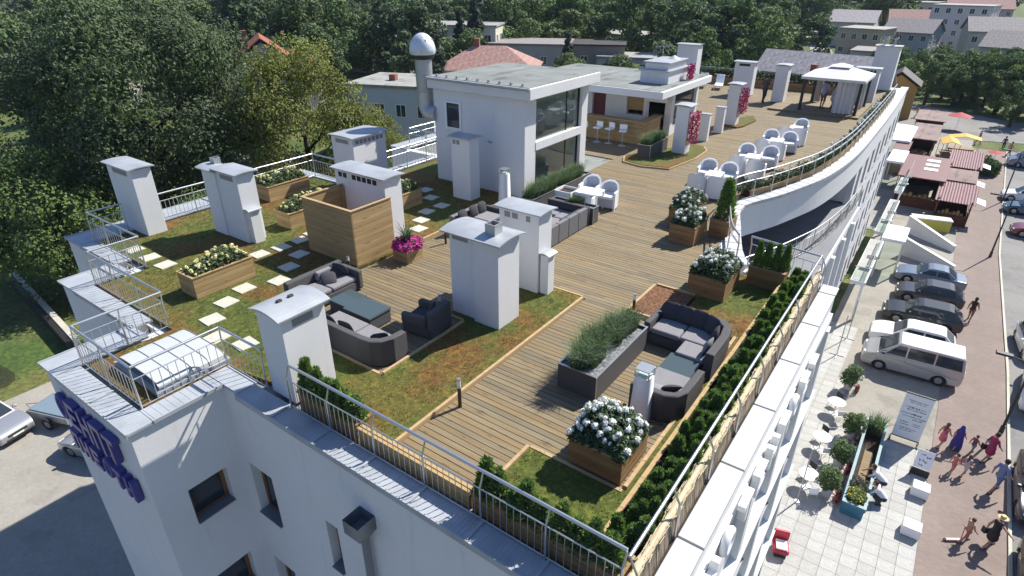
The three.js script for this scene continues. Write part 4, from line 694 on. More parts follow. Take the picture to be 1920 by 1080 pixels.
  [-3.45, -3.2, -2.95, -2.72].forEach(x => thuja(x, DECK + 0.55, -16.8, rr(0.8, 0.95), rr(0.62, 0.75), 'narrow thuja in the brown box at the end railing', 'four thujas in the end box'));
  thuja(-5.46, DECK + 0.52, -19.98, 1.5, 1.45, 'tall thuja in the brown box by the curved railing');
  // reed screen behind the street-side railing
  const rs = thing('reed_screen', 'pale reed screen fixed along the street-side railing', 'screen', [-1.93, DECK + 0.06, -5.5]);
  const r = rng(77), gs = [], tp = []; for (let i = 0; i < 1250; i++) { const z = -i * 0.0094, h = 0.52 + 0.05 * r(); gs.push(new THREE.CylinderGeometry(0.0055, 0.0055, h, 3, 1, true).translate(0, h / 2, 0).rotateX((r() - .5) * 0.08).rotateZ(0.10 + (r() - .5) * 0.05).translate(0.115 + (r() - .5) * 0.012, 0, z)); }
  for (let i = 0; i < 900; i++) { const z = -r() * 11.8, a = r() * 6.283, k = 0.075 * Math.sqrt(r()); tp.push(new THREE.CylinderGeometry(0.007, 0.007, 0.16 + 0.16 * r(), 3, 1, true).rotateX(Math.PI / 2 + (r() - .5) * 0.16).rotateY((r() - .5) * 0.24).translate(0.03 + Math.cos(a) * k * 1.2, 0.53 + Math.sin(a) * k * 0.7, z)); }
  mesh('reeds', gs, M.reedGrey, rs).userData.kind = 'stuff'; mesh('top_roll', tp, M.reed, rs).userData.kind = 'stuff'; mesh('roll_core', bar([0.03, 0.52, 0.05], [0.03, 0.52, -11.85], 0.055, 0.055, 8), M.reed, rs);
  // timber screen round the plant behind
  const s = thing('timber_screen', 'tall pine screen box standing before the vented chimney', 'screen', [-14.66, DECK + 0.05, -11.55]);
  for (let i = 0; i < 13; i++) { const y0 = i * 0.135 + 0.02, y1 = y0 + 0.129; mesh('plank', box(-1.14, y0, 0.82, 1.14, y1, 0.85), PINE[(i * 2 + 1) % 4], s); mesh('plank', box(1.115, y0, -0.75, 1.145, y1, 0.819), PINE[(i * 3) % 4], s); mesh('plank', box(-1.145, y0, -0.75, -1.115, y1, 0.819), PINE[(i * 3 + 2) % 4], s); }
  mesh('corner_post', [[-1.07, 0.77], [1.07, 0.77], [1.07, -0.7], [-1.07, -0.7]].map(([x, z]) => box(x - 0.04, 0, z - 0.04, x + 0.04, 1.76, z + 0.04)), PINE[3], s);
  mesh('cap_rail', [box(-1.17, 1.78, 0.78, 1.17, 1.81, 0.88), box(1.085, 1.78, -0.75, 1.17, 1.81, 0.779), box(-1.17, 1.78, -0.75, -1.085, 1.81, 0.779)], M.edging, s);
  mesh('unit', rbox(-0.7, 0, -0.5, 0.3, 0.85, 0.4, 0.03), M.plastic, s);
}
// ================================================================ lounge furniture
const cush = (x0, y0, z0, x1, y1, z1, r = 0.05) => rbox(x0, y0, z0, x1, y1, z1, r, 3);
function pillow(parent, x, y, z, ry, rx, m = M.cushionDark, s = 0.42) {
  const g = new THREE.SphereGeometry(0.5, 14, 10), p = g.attributes.position;
  for (let i = 0; i < p.count; i++) { let a = p.getX(i) * 2, b = p.getY(i) * 2, c = p.getZ(i) * 2; const q = Math.pow(Math.pow(Math.abs(a), 4) + Math.pow(Math.abs(b), 4), 0.25) || 1, k = Math.hypot(a, b) || 1; p.setXYZ(i, a * k / q * 0.5, b * k / q * 0.5, c * 0.16 * (1 - 0.5 * Math.pow(Math.min(1, k), 4))); }
  g.computeVertexNormals(); g.scale(s, s, s); const o = mesh('pillow', g, m, parent); o.position.set(x, y, z); o.rotation.set(rx, ry, 0, 'YXZ'); return o;
}
{
  // curved-end sofa with its back to the viewer; back along +z
  let t = thing('wicker_sofa', 'dark wicker sofa with rounded end seen from behind, near the front chimney', 'sofa', [-10.12, DECK, -7.82]);
  const back = [[-1.25, 0.5], [0.55, 0.5], [0.85, 0.46], [1.08, 0.3], [1.2, 0.02], [1.22, -0.36], [1.06, -0.36], [1.03, 0.0], [0.94, 0.18], [0.76, 0.3], [0.5, 0.33], [-1.25, 0.33]];
  mesh('base', prism([[-1.25, 0.32], [0.5, 0.32], [0.75, 0.29], [0.93, 0.17], [1.02, 0], [1.05, -0.36], [-1.25, -0.42]], 0.05, 0.3, 0.01), M.wicker, t); mesh('backrest', prism(back, 0.03, 0.7, 0.02), M.wicker, t);
  mesh('seat_cushion', prism([[-1.2, 0.3], [-0.1, 0.3], [-0.1, -0.4], [-1.2, -0.4]], 0.31, 0.44, 0.03), M.cushion, t); mesh('seat_cushion', prism([[-0.06, 0.3], [0.5, 0.3], [0.72, 0.27], [0.9, 0.15], [0.98, 0], [1.0, -0.36], [-0.06, -0.4]], 0.31, 0.44, 0.03), M.cushion, t);
  pillow(t, -0.8, 0.56, 0.2, 0, 0.35); pillow(t, -0.25, 0.56, 0.18, 0.15, 0.35); pillow(t, 0.75, 0.54, 0.05, 0.9, 0.4);
  t = thing('wicker_sofa', 'dark wicker sofa with grey seat beside the stepping stones', 'sofa', [-12.85, DECK, -9.0]);
  mesh('base', rbox(-0.45, 0.05, -0.75, 0.45, 0.3, 0.95, 0.03), M.wicker, t); mesh('backrest', rbox(-0.5, 0.05, -0.9, -0.3, 0.7, 0.98, 0.06), M.wicker, t); mesh('arm', rbox(-0.298, 0.05, -0.93, 0.5, 0.62, -0.752, 0.06), M.wicker, t);
  mesh('seat_cushion', cush(-0.29, 0.31, -0.74, 0.44, 0.44, 0.1), M.cushion, t); mesh('seat_cushion', cush(-0.29, 0.31, 0.12, 0.44, 0.44, 0.95), M.cushion, t); mesh('back_cushion', cush(-0.3, 0.45, -0.6, -0.16, 0.72, 0.1), M.cushion, t); pillow(t, -0.1, 0.58, -0.5, 1.2, -0.5); pillow(t, 0.05, 0.54, -0.1, 1.0, -0.9); pillow(t, -0.05, 0.58, -0.62, 0.2, 0.4, M.cushionDark, 0.5);
  const table = (label, x, z, a, b, h) => { const q = thing('glass_table', label, 'table', [x, DECK, z]); mesh('base', rbox(-a + 0.02, 0.02, -b + 0.02, a - 0.02, h - 0.05, b - 0.02, 0.02), M.wicker, q); mesh('rim', rbox(-a, h - 0.05, -b, a, h - 0.01, b, 0.015), M.wicker, q); mesh('glass_top', box(-a + 0.01, h - 0.009, -b + 0.01, a - 0.01, h + 0.004, b - 0.01), M.tableGlass, q); return q; };
  mat('tableGlass', [0.06, 0.085, 0.09], 0.08);
  table('low wicker table with blue-grey glass top between the two left sofas', -10.9, -8.75, 0.5, 0.38, 0.4); table('second low glass table pushed against the left sofa', -11.75, -8.85, 0.34, 0.38, 0.38);
  t = thing('wicker_armchair', 'dark wicker armchair turned away, left of the big chimney', 'armchair', [-9.4, DECK, -9.35], 0.15);
  mesh('base', rbox(-0.45, 0.04, -0.42, 0.45, 0.32, 0.42, 0.04), M.wicker, t); mesh('backrest', rbox(0.28, 0.04, -0.42, 0.5, 0.76, 0.42, 0.07), M.wicker, t); mesh('arm', rbox(-0.45, 0.3, 0.28, 0.277, 0.6, 0.45, 0.06), M.wicker, t); mesh('arm', rbox(-0.45, 0.3, -0.45, 0.277, 0.6, -0.28, 0.06), M.wicker, t); mesh('seat_cushion', cush(-0.42, 0.32, -0.27, 0.27, 0.44, 0.27), M.cushionDark, t); pillow(t, 0.18, 0.62, 0, -1.3, -0.3);
  // corner sofa on the right
  t = thing('corner_sofa', 'dark wicker corner sofa with grey seats and dark cushions by the street hedge', 'sofa', [-3.75, DECK, -12.35]);
  mesh('base', [rbox(-0.85, 0.04, -0.45, 0.75, 0.3, 0.35, 0.03), rbox(0.05, 0.04, 0.351, 0.75, 0.3, 1.0, 0.03)], M.wicker, t);
  mesh('backrest', prism([[-0.88, -0.62], [0.65, -0.62], [0.88, -0.4], [0.95, 0.1], [0.95, 1.05], [0.76, 1.05], [0.76, 0.1], [0.7, -0.28], [0.55, -0.44], [-0.88, -0.44]], 0.03, 0.72, 0.02), M.wicker, t); mesh('arm', rbox(-0.98, 0.04, -0.6, -0.82, 0.6, 0.38, 0.05), M.wicker, t);
  mesh('seat_cushion', cush(-0.8, 0.31, -0.42, -0.1, 0.45, 0.34), M.cushion, t); mesh('seat_cushion', cush(-0.08, 0.31, -0.38, 0.72, 0.45, 0.34), M.cushion, t); mesh('seat_cushion', cush(0.06, 0.31, 0.36, 0.72, 0.45, 0.98), M.cushion, t);
  [[-0.6, -0.36, 0.1], [-0.25, -0.36, -0.1], [0.12, -0.36, 0], [0.45, -0.26, -0.5]].forEach(([x, z, a]) => pillow(t, x, 0.66, z, a, -0.3, M.cushionDark, 0.46)); pillow(t, 0.64, 0.64, 0.1, -1.4, -0.3, M.cushionDark, 0.46); pillow(t, 0.66, 0.62, 0.6, -1.6, -0.3, M.cushion, 0.42);
  table('low wicker table with glass top between the corner sofa and the chaise', -3.42, -11.05, 0.36, 0.36, 0.38);
  t = thing('chaise_sofa', 'dark wicker chaise with rounded back near the slender white column', 'sofa', [-3.35, DECK, -10.1]);
  mesh('base', prism([[-0.42, -0.55], [0.42, -0.55], [0.42, 0.3], [0.2, 0.5], [-0.42, 0.5]], 0.04, 0.3, 0.01), M.wicker, t);
  mesh('backrest', prism([[-0.5, 0.68], [0.2, 0.68], [0.45, 0.55], [0.56, 0.3], [0.58, -0.6], [0.42, -0.6], [0.41, 0.28], [0.33, 0.44], [0.15, 0.52], [-0.5, 0.52]], 0.03, 0.68, 0.02), M.wicker, t);
  mesh('seat_cushion', prism([[-0.42, -0.54], [0.4, -0.54], [0.39, 0.28], [0.31, 0.42], [0.14, 0.5], [-0.42, 0.5]], 0.31, 0.45, 0.03), M.cushion, t); pillow(t, 0.18, 0.56, 0.2, 0.6, 0.8); pillow(t, -0.1, 0.52, 0.3, 0.1, 1.2, M.cushion, 0.4);
  // lounge group by the tower
  t = thing('corner_sofa', 'long dark wicker sofa behind the chimneys, its grey back to the open deck', 'sofa', [-10.2, DECK, -16.55]);
  mesh('base', rbox(-0.3, 0.04, -1.25, 0.55, 0.3, 1.2, 0.03), M.wicker, t); for (let i = 0; i < 4; i++) mesh('back_panel', rbox(0.46, 0.03, -1.3 + i * 0.64, 0.62, 0.7, -0.68 + i * 0.64, 0.02), M.wickerMid, t);
  mesh('backrest', rbox(-1.1, 0.03, -1.5, 0.62, 0.7, -1.32, 0.05), M.wicker, t); mesh('long_base', rbox(-1.1, 0.04, -1.318, -0.302, 0.3, -0.6, 0.03), M.wicker, t);
  for (let i = 0; i < 3; i++) mesh('seat_cushion', cush(-0.28, 0.31, -1.22 + i * 0.81, 0.45, 0.45, -0.44 + i * 0.81), M.cushion, t); mesh('seat_cushion', cush(-1.08, 0.31, -1.3, -0.3, 0.45, -0.62), M.cushion, t); mesh('back_cushion', cush(-1.0, 0.46, -1.31, 0.4, 0.74, -1.18), M.cushionDark, t); mesh('back_cushion', cush(0.34, 0.46, -1.15, 0.455, 0.68, 0.2), M.cushionDark, t);
  t = thing('wicker_sofa', 'dark wicker sofa with dark cushions behind the big chimney, facing the deck', 'sofa', [-12.45, DECK, -15.3], 0.0);
  mesh('base', rbox(-0.4, 0.04, -0.85, 0.45, 0.3, 0.8, 0.03), M.wicker, t); mesh('backrest', rbox(-0.6, 0.03, -0.95, -0.42, 0.7, 0.9, 0.06), M.wickerMid, t); mesh('arm', rbox(-0.418, 0.03, -1.0, 0.45, 0.6, -0.852, 0.05), M.wicker, t); mesh('seat_cushion', cush(-0.4, 0.31, -0.84, 0.44, 0.45, 0.0), M.cushion, t); mesh('seat_cushion', cush(-0.4, 0.31, 0.02, 0.44, 0.45, 0.8), M.cushion, t); [-0.55, -0.1, 0.5].forEach(z => pillow(t, -0.3, 0.64, z, 1.5, -0.3)); 
  table('low glass table in the lounge group behind the chimneys', -11.3, -15.9, 0.4, 0.4, 0.38);
}

// ================================================================ white tables and tub chairs
{
  const chair = thing('tub_chair', 'white tub chair with grey woven back, nearer the stair tower', 'chair', [-10.85, DECK, -20.35], 0.1, 'white tub chairs'); chair.scale.setScalar(1.16);
  const arc = []; const ro = 0.34, ri = 0.28;
  for (let i = 0; i <= 10; i++) { const a = Math.PI * (i / 10); arc.push([Math.cos(a) * ro, -Math.sin(a) * ro * 0.95]); } for (let i = 10; i >= 0; i--) { const a = Math.PI * (i / 10); arc.push([Math.cos(a) * ri, -Math.sin(a) * ri * 0.95]); }
  const shell = prism(arc, 0.06, 0.82), sp = shell.attributes.position; for (let i = 0; i < sp.count; i++) if (sp.getY(i) > 0.5) { const z = sp.getZ(i); sp.setY(i, 0.6 + 0.24 * Math.min(1, Math.max(0, -z / 0.3))); } shell.computeVertexNormals();
  mesh('shell', shell, M.plastic, chair); mesh('side', [box(0.27, 0.06, 0.0, 0.335, 0.6, 0.3), box(-0.335, 0.06, 0.0, -0.27, 0.6, 0.3)], M.plastic, chair); mesh('seat', rbox(-0.28, 0.34, -0.22, 0.28, 0.44, 0.3, 0.04), M.plastic, chair); mesh('front_panel', box(-0.27, 0.06, 0.24, 0.27, 0.339, 0.28), M.plasticGrey, chair);
  const weave = prism(arc.map(([x, z]) => [x * 0.985, z * 0.985 + 0.004]).slice(2, 20), 0.46, 0.76); const wp = weave.attributes.position; mesh('woven_back', prism([...Array(7)].map((_, i) => { const a = Math.PI * (0.2 + 0.6 * i / 6); return [Math.cos(a) * 0.278, -Math.sin(a) * 0.264]; }).concat([...Array(7)].map((_, i) => { const a = Math.PI * (0.8 - 0.6 * i / 6); return [Math.cos(a) * 0.262, -Math.sin(a) * 0.248]; })), 0.45, 0.76), M.plasticGrey, chair);
  mesh('leg', box(0.28, 0, 0.24, 0.33, 0.06, 0.29), M.plastic, chair); mesh('leg', box(-0.33, 0, 0.24, -0.28, 0.06, 0.29), M.plastic, chair); mesh('leg', box(0.15, 0, -0.28, 0.2, 0.06, -0.23), M.plastic, chair); mesh('leg', box(-0.2, 0, -0.28, -0.15, 0.06, -0.23), M.plastic, chair);
  copyOf(chair, 'white tub chair with grey woven back, beside the first and farther from the tower', [-9.95, DECK, -20.1], 0.15);
  const rest = [[-7.95, -25.35, 'first white tub chair of the row by the curved railing, on the left'], [-7.05, -25.3, 'first white tub chair of the row by the curved railing, on the right'], [-7.4, -29.0, 'second-row white tub chair by the curved railing, on the left'], [-6.4, -29.15, 'second-row white tub chair by the curved railing, on the right'], [-7.28, -32.6, 'third-row white tub chair by the curved railing, on the left'], [-6.38, -32.6, 'third-row white tub chair by the curved railing, on the right'], [-6.65, -36.2, 'farthest white tub chair toward the gazebo']];
  rest.forEach(([x, z, l], i) => copyOf(chair, l, [x, DECK, z], 0.1 + (i % 3) * 0.08));
  const back = [[-7.72, -23.5, 'white tub chair seen from behind before the first white table, on the left'], [-6.95, -23.55, 'white tub chair seen from behind before the first white table, on the right'], [-7.25, -27.1, 'white tub chair seen from behind before the second white table, on the left'], [-6.4, -26.9, 'white tub chair seen from behind before the second white table, on the right'], [-7.2, -30.8, 'white tub chair seen from behind before the third white table, on the left'], [-6.5, -30.7, 'white tub chair seen from behind before the third white table, on the right'], [-7.0, -34.2, 'white tub chair seen from behind before the fourth white table, on the left'], [-6.35, -34.3, 'white tub chair seen from behind before the fourth white table, on the right'], [-10.3, -18.75, 'white tub chair seen from behind by the wicker planter']];
  back.forEach(([x, z, l], i) => copyOf(chair, l, [x, DECK, z], Math.PI + 0.1));
  const tab = (x, z, w, l) => { const t = thing('white_table', l, 'table', [x, DECK, z], 0.1, 'white square tables'); mesh('top', rbox(-w, 0.68, -0.4, w, 0.74, 0.4, 0.02), M.plastic, t); for (const [a, b] of [[1, 1], [1, -1], [-1, 1], [-1, -1]]) mesh('leg', box(a * (w - 0.04) - 0.03, 0, b * 0.35 - 0.03, a * (w - 0.04) + 0.03, 0.679, b * 0.35 + 0.03), M.plastic, t); };
  tab(-7.35, -24.4, 0.32, 'first white table of the row, nearest the hydrangea boxes'); tab(-6.85, -28.05, 0.32, 'second white table of the row by the curved railing'); tab(-6.8, -31.7, 0.32, 'third white table of the row by the curved railing'); tab(-6.7, -35.2, 0.32, 'fourth white table of the row, toward the gazebo'); tab(-10.4, -19.45, 0.45, 'white table with two tub chairs near the stair tower');
  const wp2 = thing('white_trough', 'white open trough between the tower planter and the white table', 'planter', [-11.25, DECK, -19.2]); mesh('side', [box(-0.35, 0, 0.33, 0.35, 0.7, 0.36), box(-0.35, 0, -0.36, 0.35, 0.7, -0.33), box(-0.36, 0, -0.36, -0.33, 0.701, 0.36), box(0.33, 0, -0.36, 0.36, 0.701, 0.36)], M.plastic, wp2); mesh('soil', box(-0.33, 0, -0.33, 0.33, 0.6, 0.33), M.soil, wp2);
}
// ================================================================ bollards
{
  const bol = (x, z, l, h = 0.72, y = DECK) => { const t = thing('bollard_light', l, 'bollard light', [x, y, z], 0, 'bollard lights on the deck'); mesh('post', bar([0, 0, 0], [0, h * 0.68, 0], 0.04, 0.04, 12), M.bollardBrown, t); mesh('lens', bar([0, h * 0.68, 0], [0, h * 0.94, 0], 0.038, 0.038, 12), M.poly, t); mesh('cap', bar([0, h * 0.94, 0], [0, h, 0], 0.043, 0.043, 12), M.steel, t); };
  mat('bollardBrown', [0.045, 0.028, 0.02], 0.5);
  bol(-6.72, -7.47, 'brown bollard light by the lawn edge near the front railing'); bol(-5.54, -13.2, 'brown bollard light at the corner of the russet bed', 0.55); bol(-12.64, -13.75, 'brown bollard light behind the big chimney', 0.6); bol(-4.85, -17.78, 'brown bollard light by the hydrangea box near the end railing', 0.5); bol(-7.46, -23.0, 'brown bollard light by the first white table', 0.55); bol(-9.62, -10.1, 'bollard light tucked against the big chimney', 0.6); bol(-13.6, -10.45, 'pale-headed bollard light at the foot of the timber screen', 0.45, DECK + 0.05);
}
// ================================================================ skylight
{
  const t = thing('skylight', 'low ribbed translucent skylight in the front bay', 'skylight', [-12.98, DECK + 0.06, -4.75]);
  const n = 14, hw = 0.92, L = 1.5, pts = []; for (let i = 0; i <= n; i++) { const a = Math.PI * i / n, c = Math.cos(a), q = Math.pow(Math.abs(c), 0.6) * Math.sign(c); pts.push([q * hw, 0.12 + Math.pow(Math.sin(a), 0.5) * 0.2]); }
  mesh('kerb', [box(-1.0, 0, -L / 2 - 0.08, 1.0, 0.12, -L / 2), box(-1.0, 0, L / 2, 1.0, 0.12, L / 2 + 0.08), box(-1.0, 0, -L / 2 + 0.001, -0.93, 0.12, L / 2 - 0.001), box(0.93, 0, -L / 2 + 0.001, 1.0, 0.12, L / 2 - 0.001)], M.capMetal, t);
  for (let k = 0; k < 4; k++) { const s = new THREE.Shape(); pts.forEach(([x, y], i) => i ? s.lineTo(x, y) : s.moveTo(x, y)); for (let i = n; i >= 0; i--) s.lineTo(pts[i][0] * 0.985, pts[i][1] - 0.014); mesh('glazing_sheet', new THREE.ExtrudeGeometry(s, { depth: L / 4 - 0.012, bevelEnabled: false }).translate(0, 0, -L / 2 + 0.006 + k * L / 4), M.polySheet, t); }
  for (let k = 0; k < 5; k++) { const gs = [], z = -L / 2 + k * L / 4; for (let i = 0; i < n; i++) gs.push(bar([pts[i][0], pts[i][1] + 0.004, z], [pts[i + 1][0], pts[i + 1][1] + 0.004, z], 0.012, 0.012, 5)); mesh('rib', gs, M.galv, t); }
  const end = z => { const s = new THREE.Shape(); pts.forEach(([x, y], i) => i ? s.lineTo(x * 0.98, y - 0.01) : s.moveTo(x * 0.98, y - 0.01)); return new THREE.ExtrudeGeometry(s, { depth: 0.01, bevelEnabled: false }).translate(0, 0, z); };
  mesh('end_pane', end(L / 2 - 0.005), M.tableGlass, t); mesh('end_pane', end(-L / 2 - 0.005), M.tableGlass, t);
}
// ================================================================ gazebo, loungers, far hedge
{
  const pl = thing('gazebo_platform', 'low wooden platform under the gazebo', 'platform', [-7.2, DECK, -45.6]); for (let i = 0; i < 16; i++) mesh('board', box(-3.0, 0.004, 2.6 - i * 0.36, 2.4, 0.12, 2.6 - i * 0.36 - 0.35), WOOD[i % 7], pl);
  const t = thing('gazebo', 'gazebo with cream canopy, dark posts and gathered curtains', 'gazebo', [-6.75, DECK + 0.12, -45.4]), a = 1.62, b = 1.8;
  for (const [x, z] of [[-a, b], [a, b], [a, -b], [-a, -b]]) mesh('post', [box(x - 0.08, 0, z - 0.08, x + 0.08, 2.05, z + 0.08), box(x - 0.12, 0, z - 0.12, x + 0.12, 0.03, z + 0.12)], M.darkMetal, t);
  mesh('top_frame', [box(-a - 0.04, 2.0, b - 0.03, a + 0.04, 2.06, b + 0.03), box(-a - 0.04, 2.0, -b - 0.03, a + 0.04, 2.06, -b + 0.03), box(-a - 0.03, 2.0, -b, -a + 0.03, 2.06, b), box(a - 0.03, 2.0, -b, a + 0.03, 2.06, b)], M.darkMetal, t);
  const pyr = (w, d, h, w2, d2) => { const g = new THREE.BufferGeometry(), A = [[-w, 0, d], [w, 0, d], [w, 0, -d], [-w, 0, -d]], B = [[-w2, h, d2], [w2, h, d2], [w2, h, -d2], [-w2, h, -d2]], p = []; for (let i = 0; i < 4; i++) { const j = (i + 1) % 4; p.push(...A[i], ...A[j], ...B[j], ...A[i], ...B[j], ...B[i]); } g.setAttribute('position', new THREE.Float32BufferAttribute(p, 3)); g.computeVertexNormals(); return g; };
  mesh('canopy', [pyr(a + 0.22, b + 0.22, 0.5, 0.45, 0.5).translate(0, 2.08, 0), box(-a - 0.22, 1.93, b + 0.2, a + 0.22, 2.09, b + 0.225), box(a + 0.2, 1.93, -b - 0.2, a + 0.225, 2.09, b + 0.2), box(-a - 0.225, 1.93, -b - 0.2, -a - 0.2, 2.09, b + 0.2)], M.canvas, t); mesh('canopy_vent', pyr(0.62, 0.66, 0.2, 0.02, 0.02).translate(0, 2.62, 0), M.canvas, t);
  const curtain = (x, z, w) => { const s = new THREE.Shape(), n = 14; for (let i = 0; i <= n; i++) { const u = -w / 2 + w * i / n, v = 0.07 * Math.sin(i * 1.9); i ? s.lineTo(u, v) : s.moveTo(u, v); } for (let i = n; i >= 0; i--) s.lineTo(-w / 2 + w * i / n, 0.07 * Math.sin(i * 1.9) + 0.02); const g = new THREE.ExtrudeGeometry(s, { depth: 1.95, bevelEnabled: false }).rotateX(-Math.PI / 2); const m = mesh('curtain', g, M.canvas, t); m.position.set(x, 0.03, z); return m; };
  curtain(a - 0.75, b - 0.05, 1.2); curtain(a - 0.06, 0.9, 0.9).rotation.y = Math.PI / 2; curtain(a - 0.06, -1.0, 0.9).rotation.y = Math.PI / 2; curtain(-a + 0.3, -b + 0.06, 0.45); 
  for (const [x, i] of [[-17.0, 0], [-15.7, 1], [-14.4, 2]]) { const l = thing('sun_lounger', ['white sun lounger beside the far hedge, on the left', 'white sun lounger beside the far hedge, in the middle', 'white sun lounger beside the far hedge, on the right'][i], 'sun lounger', [x, DECK, -49.6], 0.25, 'sun loungers by the far hedge'); mesh('bed', rbox(-0.3, 0.28, -0.2, 0.3, 0.36, 1.2, 0.03), M.plastic, l); const b2 = mesh('backrest', rbox(-0.3, 0, -0.75, 0.3, 0.07, 0, 0.03), M.plastic, l); b2.position.set(0, 0.32, -0.2); b2.rotation.x = 0.9; for (const [p, q] of [[-0.26, 1.05], [0.26, 1.05], [-0.26, -0.1], [0.26, -0.1]]) mesh('leg', box(p - 0.025, 0, q - 0.025, p + 0.025, 0.28, q + 0.025), M.plastic, l); }
  const hb = planter('long brown timber hedge box across the far end of the roof', -19.5, -7.5, -51.8, -52.5, 0.5, BROWN, { name: 'far_hedge_box', planks: 3, y: DECK }); mesh('hedge_leaves', leafCloud(4200, r => [(r() - .5) * 11.9, 0.45 + 0.7 * Math.pow(r(), 0.6), (r() - .5) * 0.6, V(0, 1, 0.5)], 0.12, tint([0.04, 0.08, 0.025], 0.35), 1301), M.leaf, hb).userData.kind = 'stuff';
  railing('far_railing', 'steel railing across the far end of the roof', [[-19.6, -53.4], [-5.5, -53.4]], DECK, { sp: 0.4, post: 2 });
}
// ================================================================ vehicles
const paintOf = {}; const paint = (k, c, metal = 0.25, rough = 0.3) => paintOf[k] ||= Object.assign(new THREE.MeshPhysicalMaterial({ color: new THREE.Color().setRGB(...c), roughness: rough, metalness: metal, clearcoat: 0.8, clearcoatRoughness: 0.08 }), { name: 'paint_' + k });
mat('tyre', [0.018, 0.018, 0.018], 0.85); mat('rim', [0.45, 0.46, 0.47], 0.35, { metal: 0.8 }); mat('lampClear', [0.7, 0.72, 0.74], 0.12); mat('lampRed', [0.35, 0.01, 0.01], 0.25); mat('trim', [0.025, 0.025, 0.027], 0.6); mat('plate', [0.75, 0.75, 0.72], 0.5);
const tyreG = ready([new THREE.TorusGeometry(0.25, 0.085, 8, 20), new THREE.CylinderGeometry(0.25, 0.25, 0.12, 20, 1, true).rotateX(Math.PI / 2)]), rimG = ready([new THREE.CylinderGeometry(0.2, 0.21, 0.1, 16).rotateX(Math.PI / 2), ...[...Array(5)].map((_, i) => box(-0.025, 0, 0.05, 0.025, 0.19, 0.062).rotateZ(i * 1.2566))]);
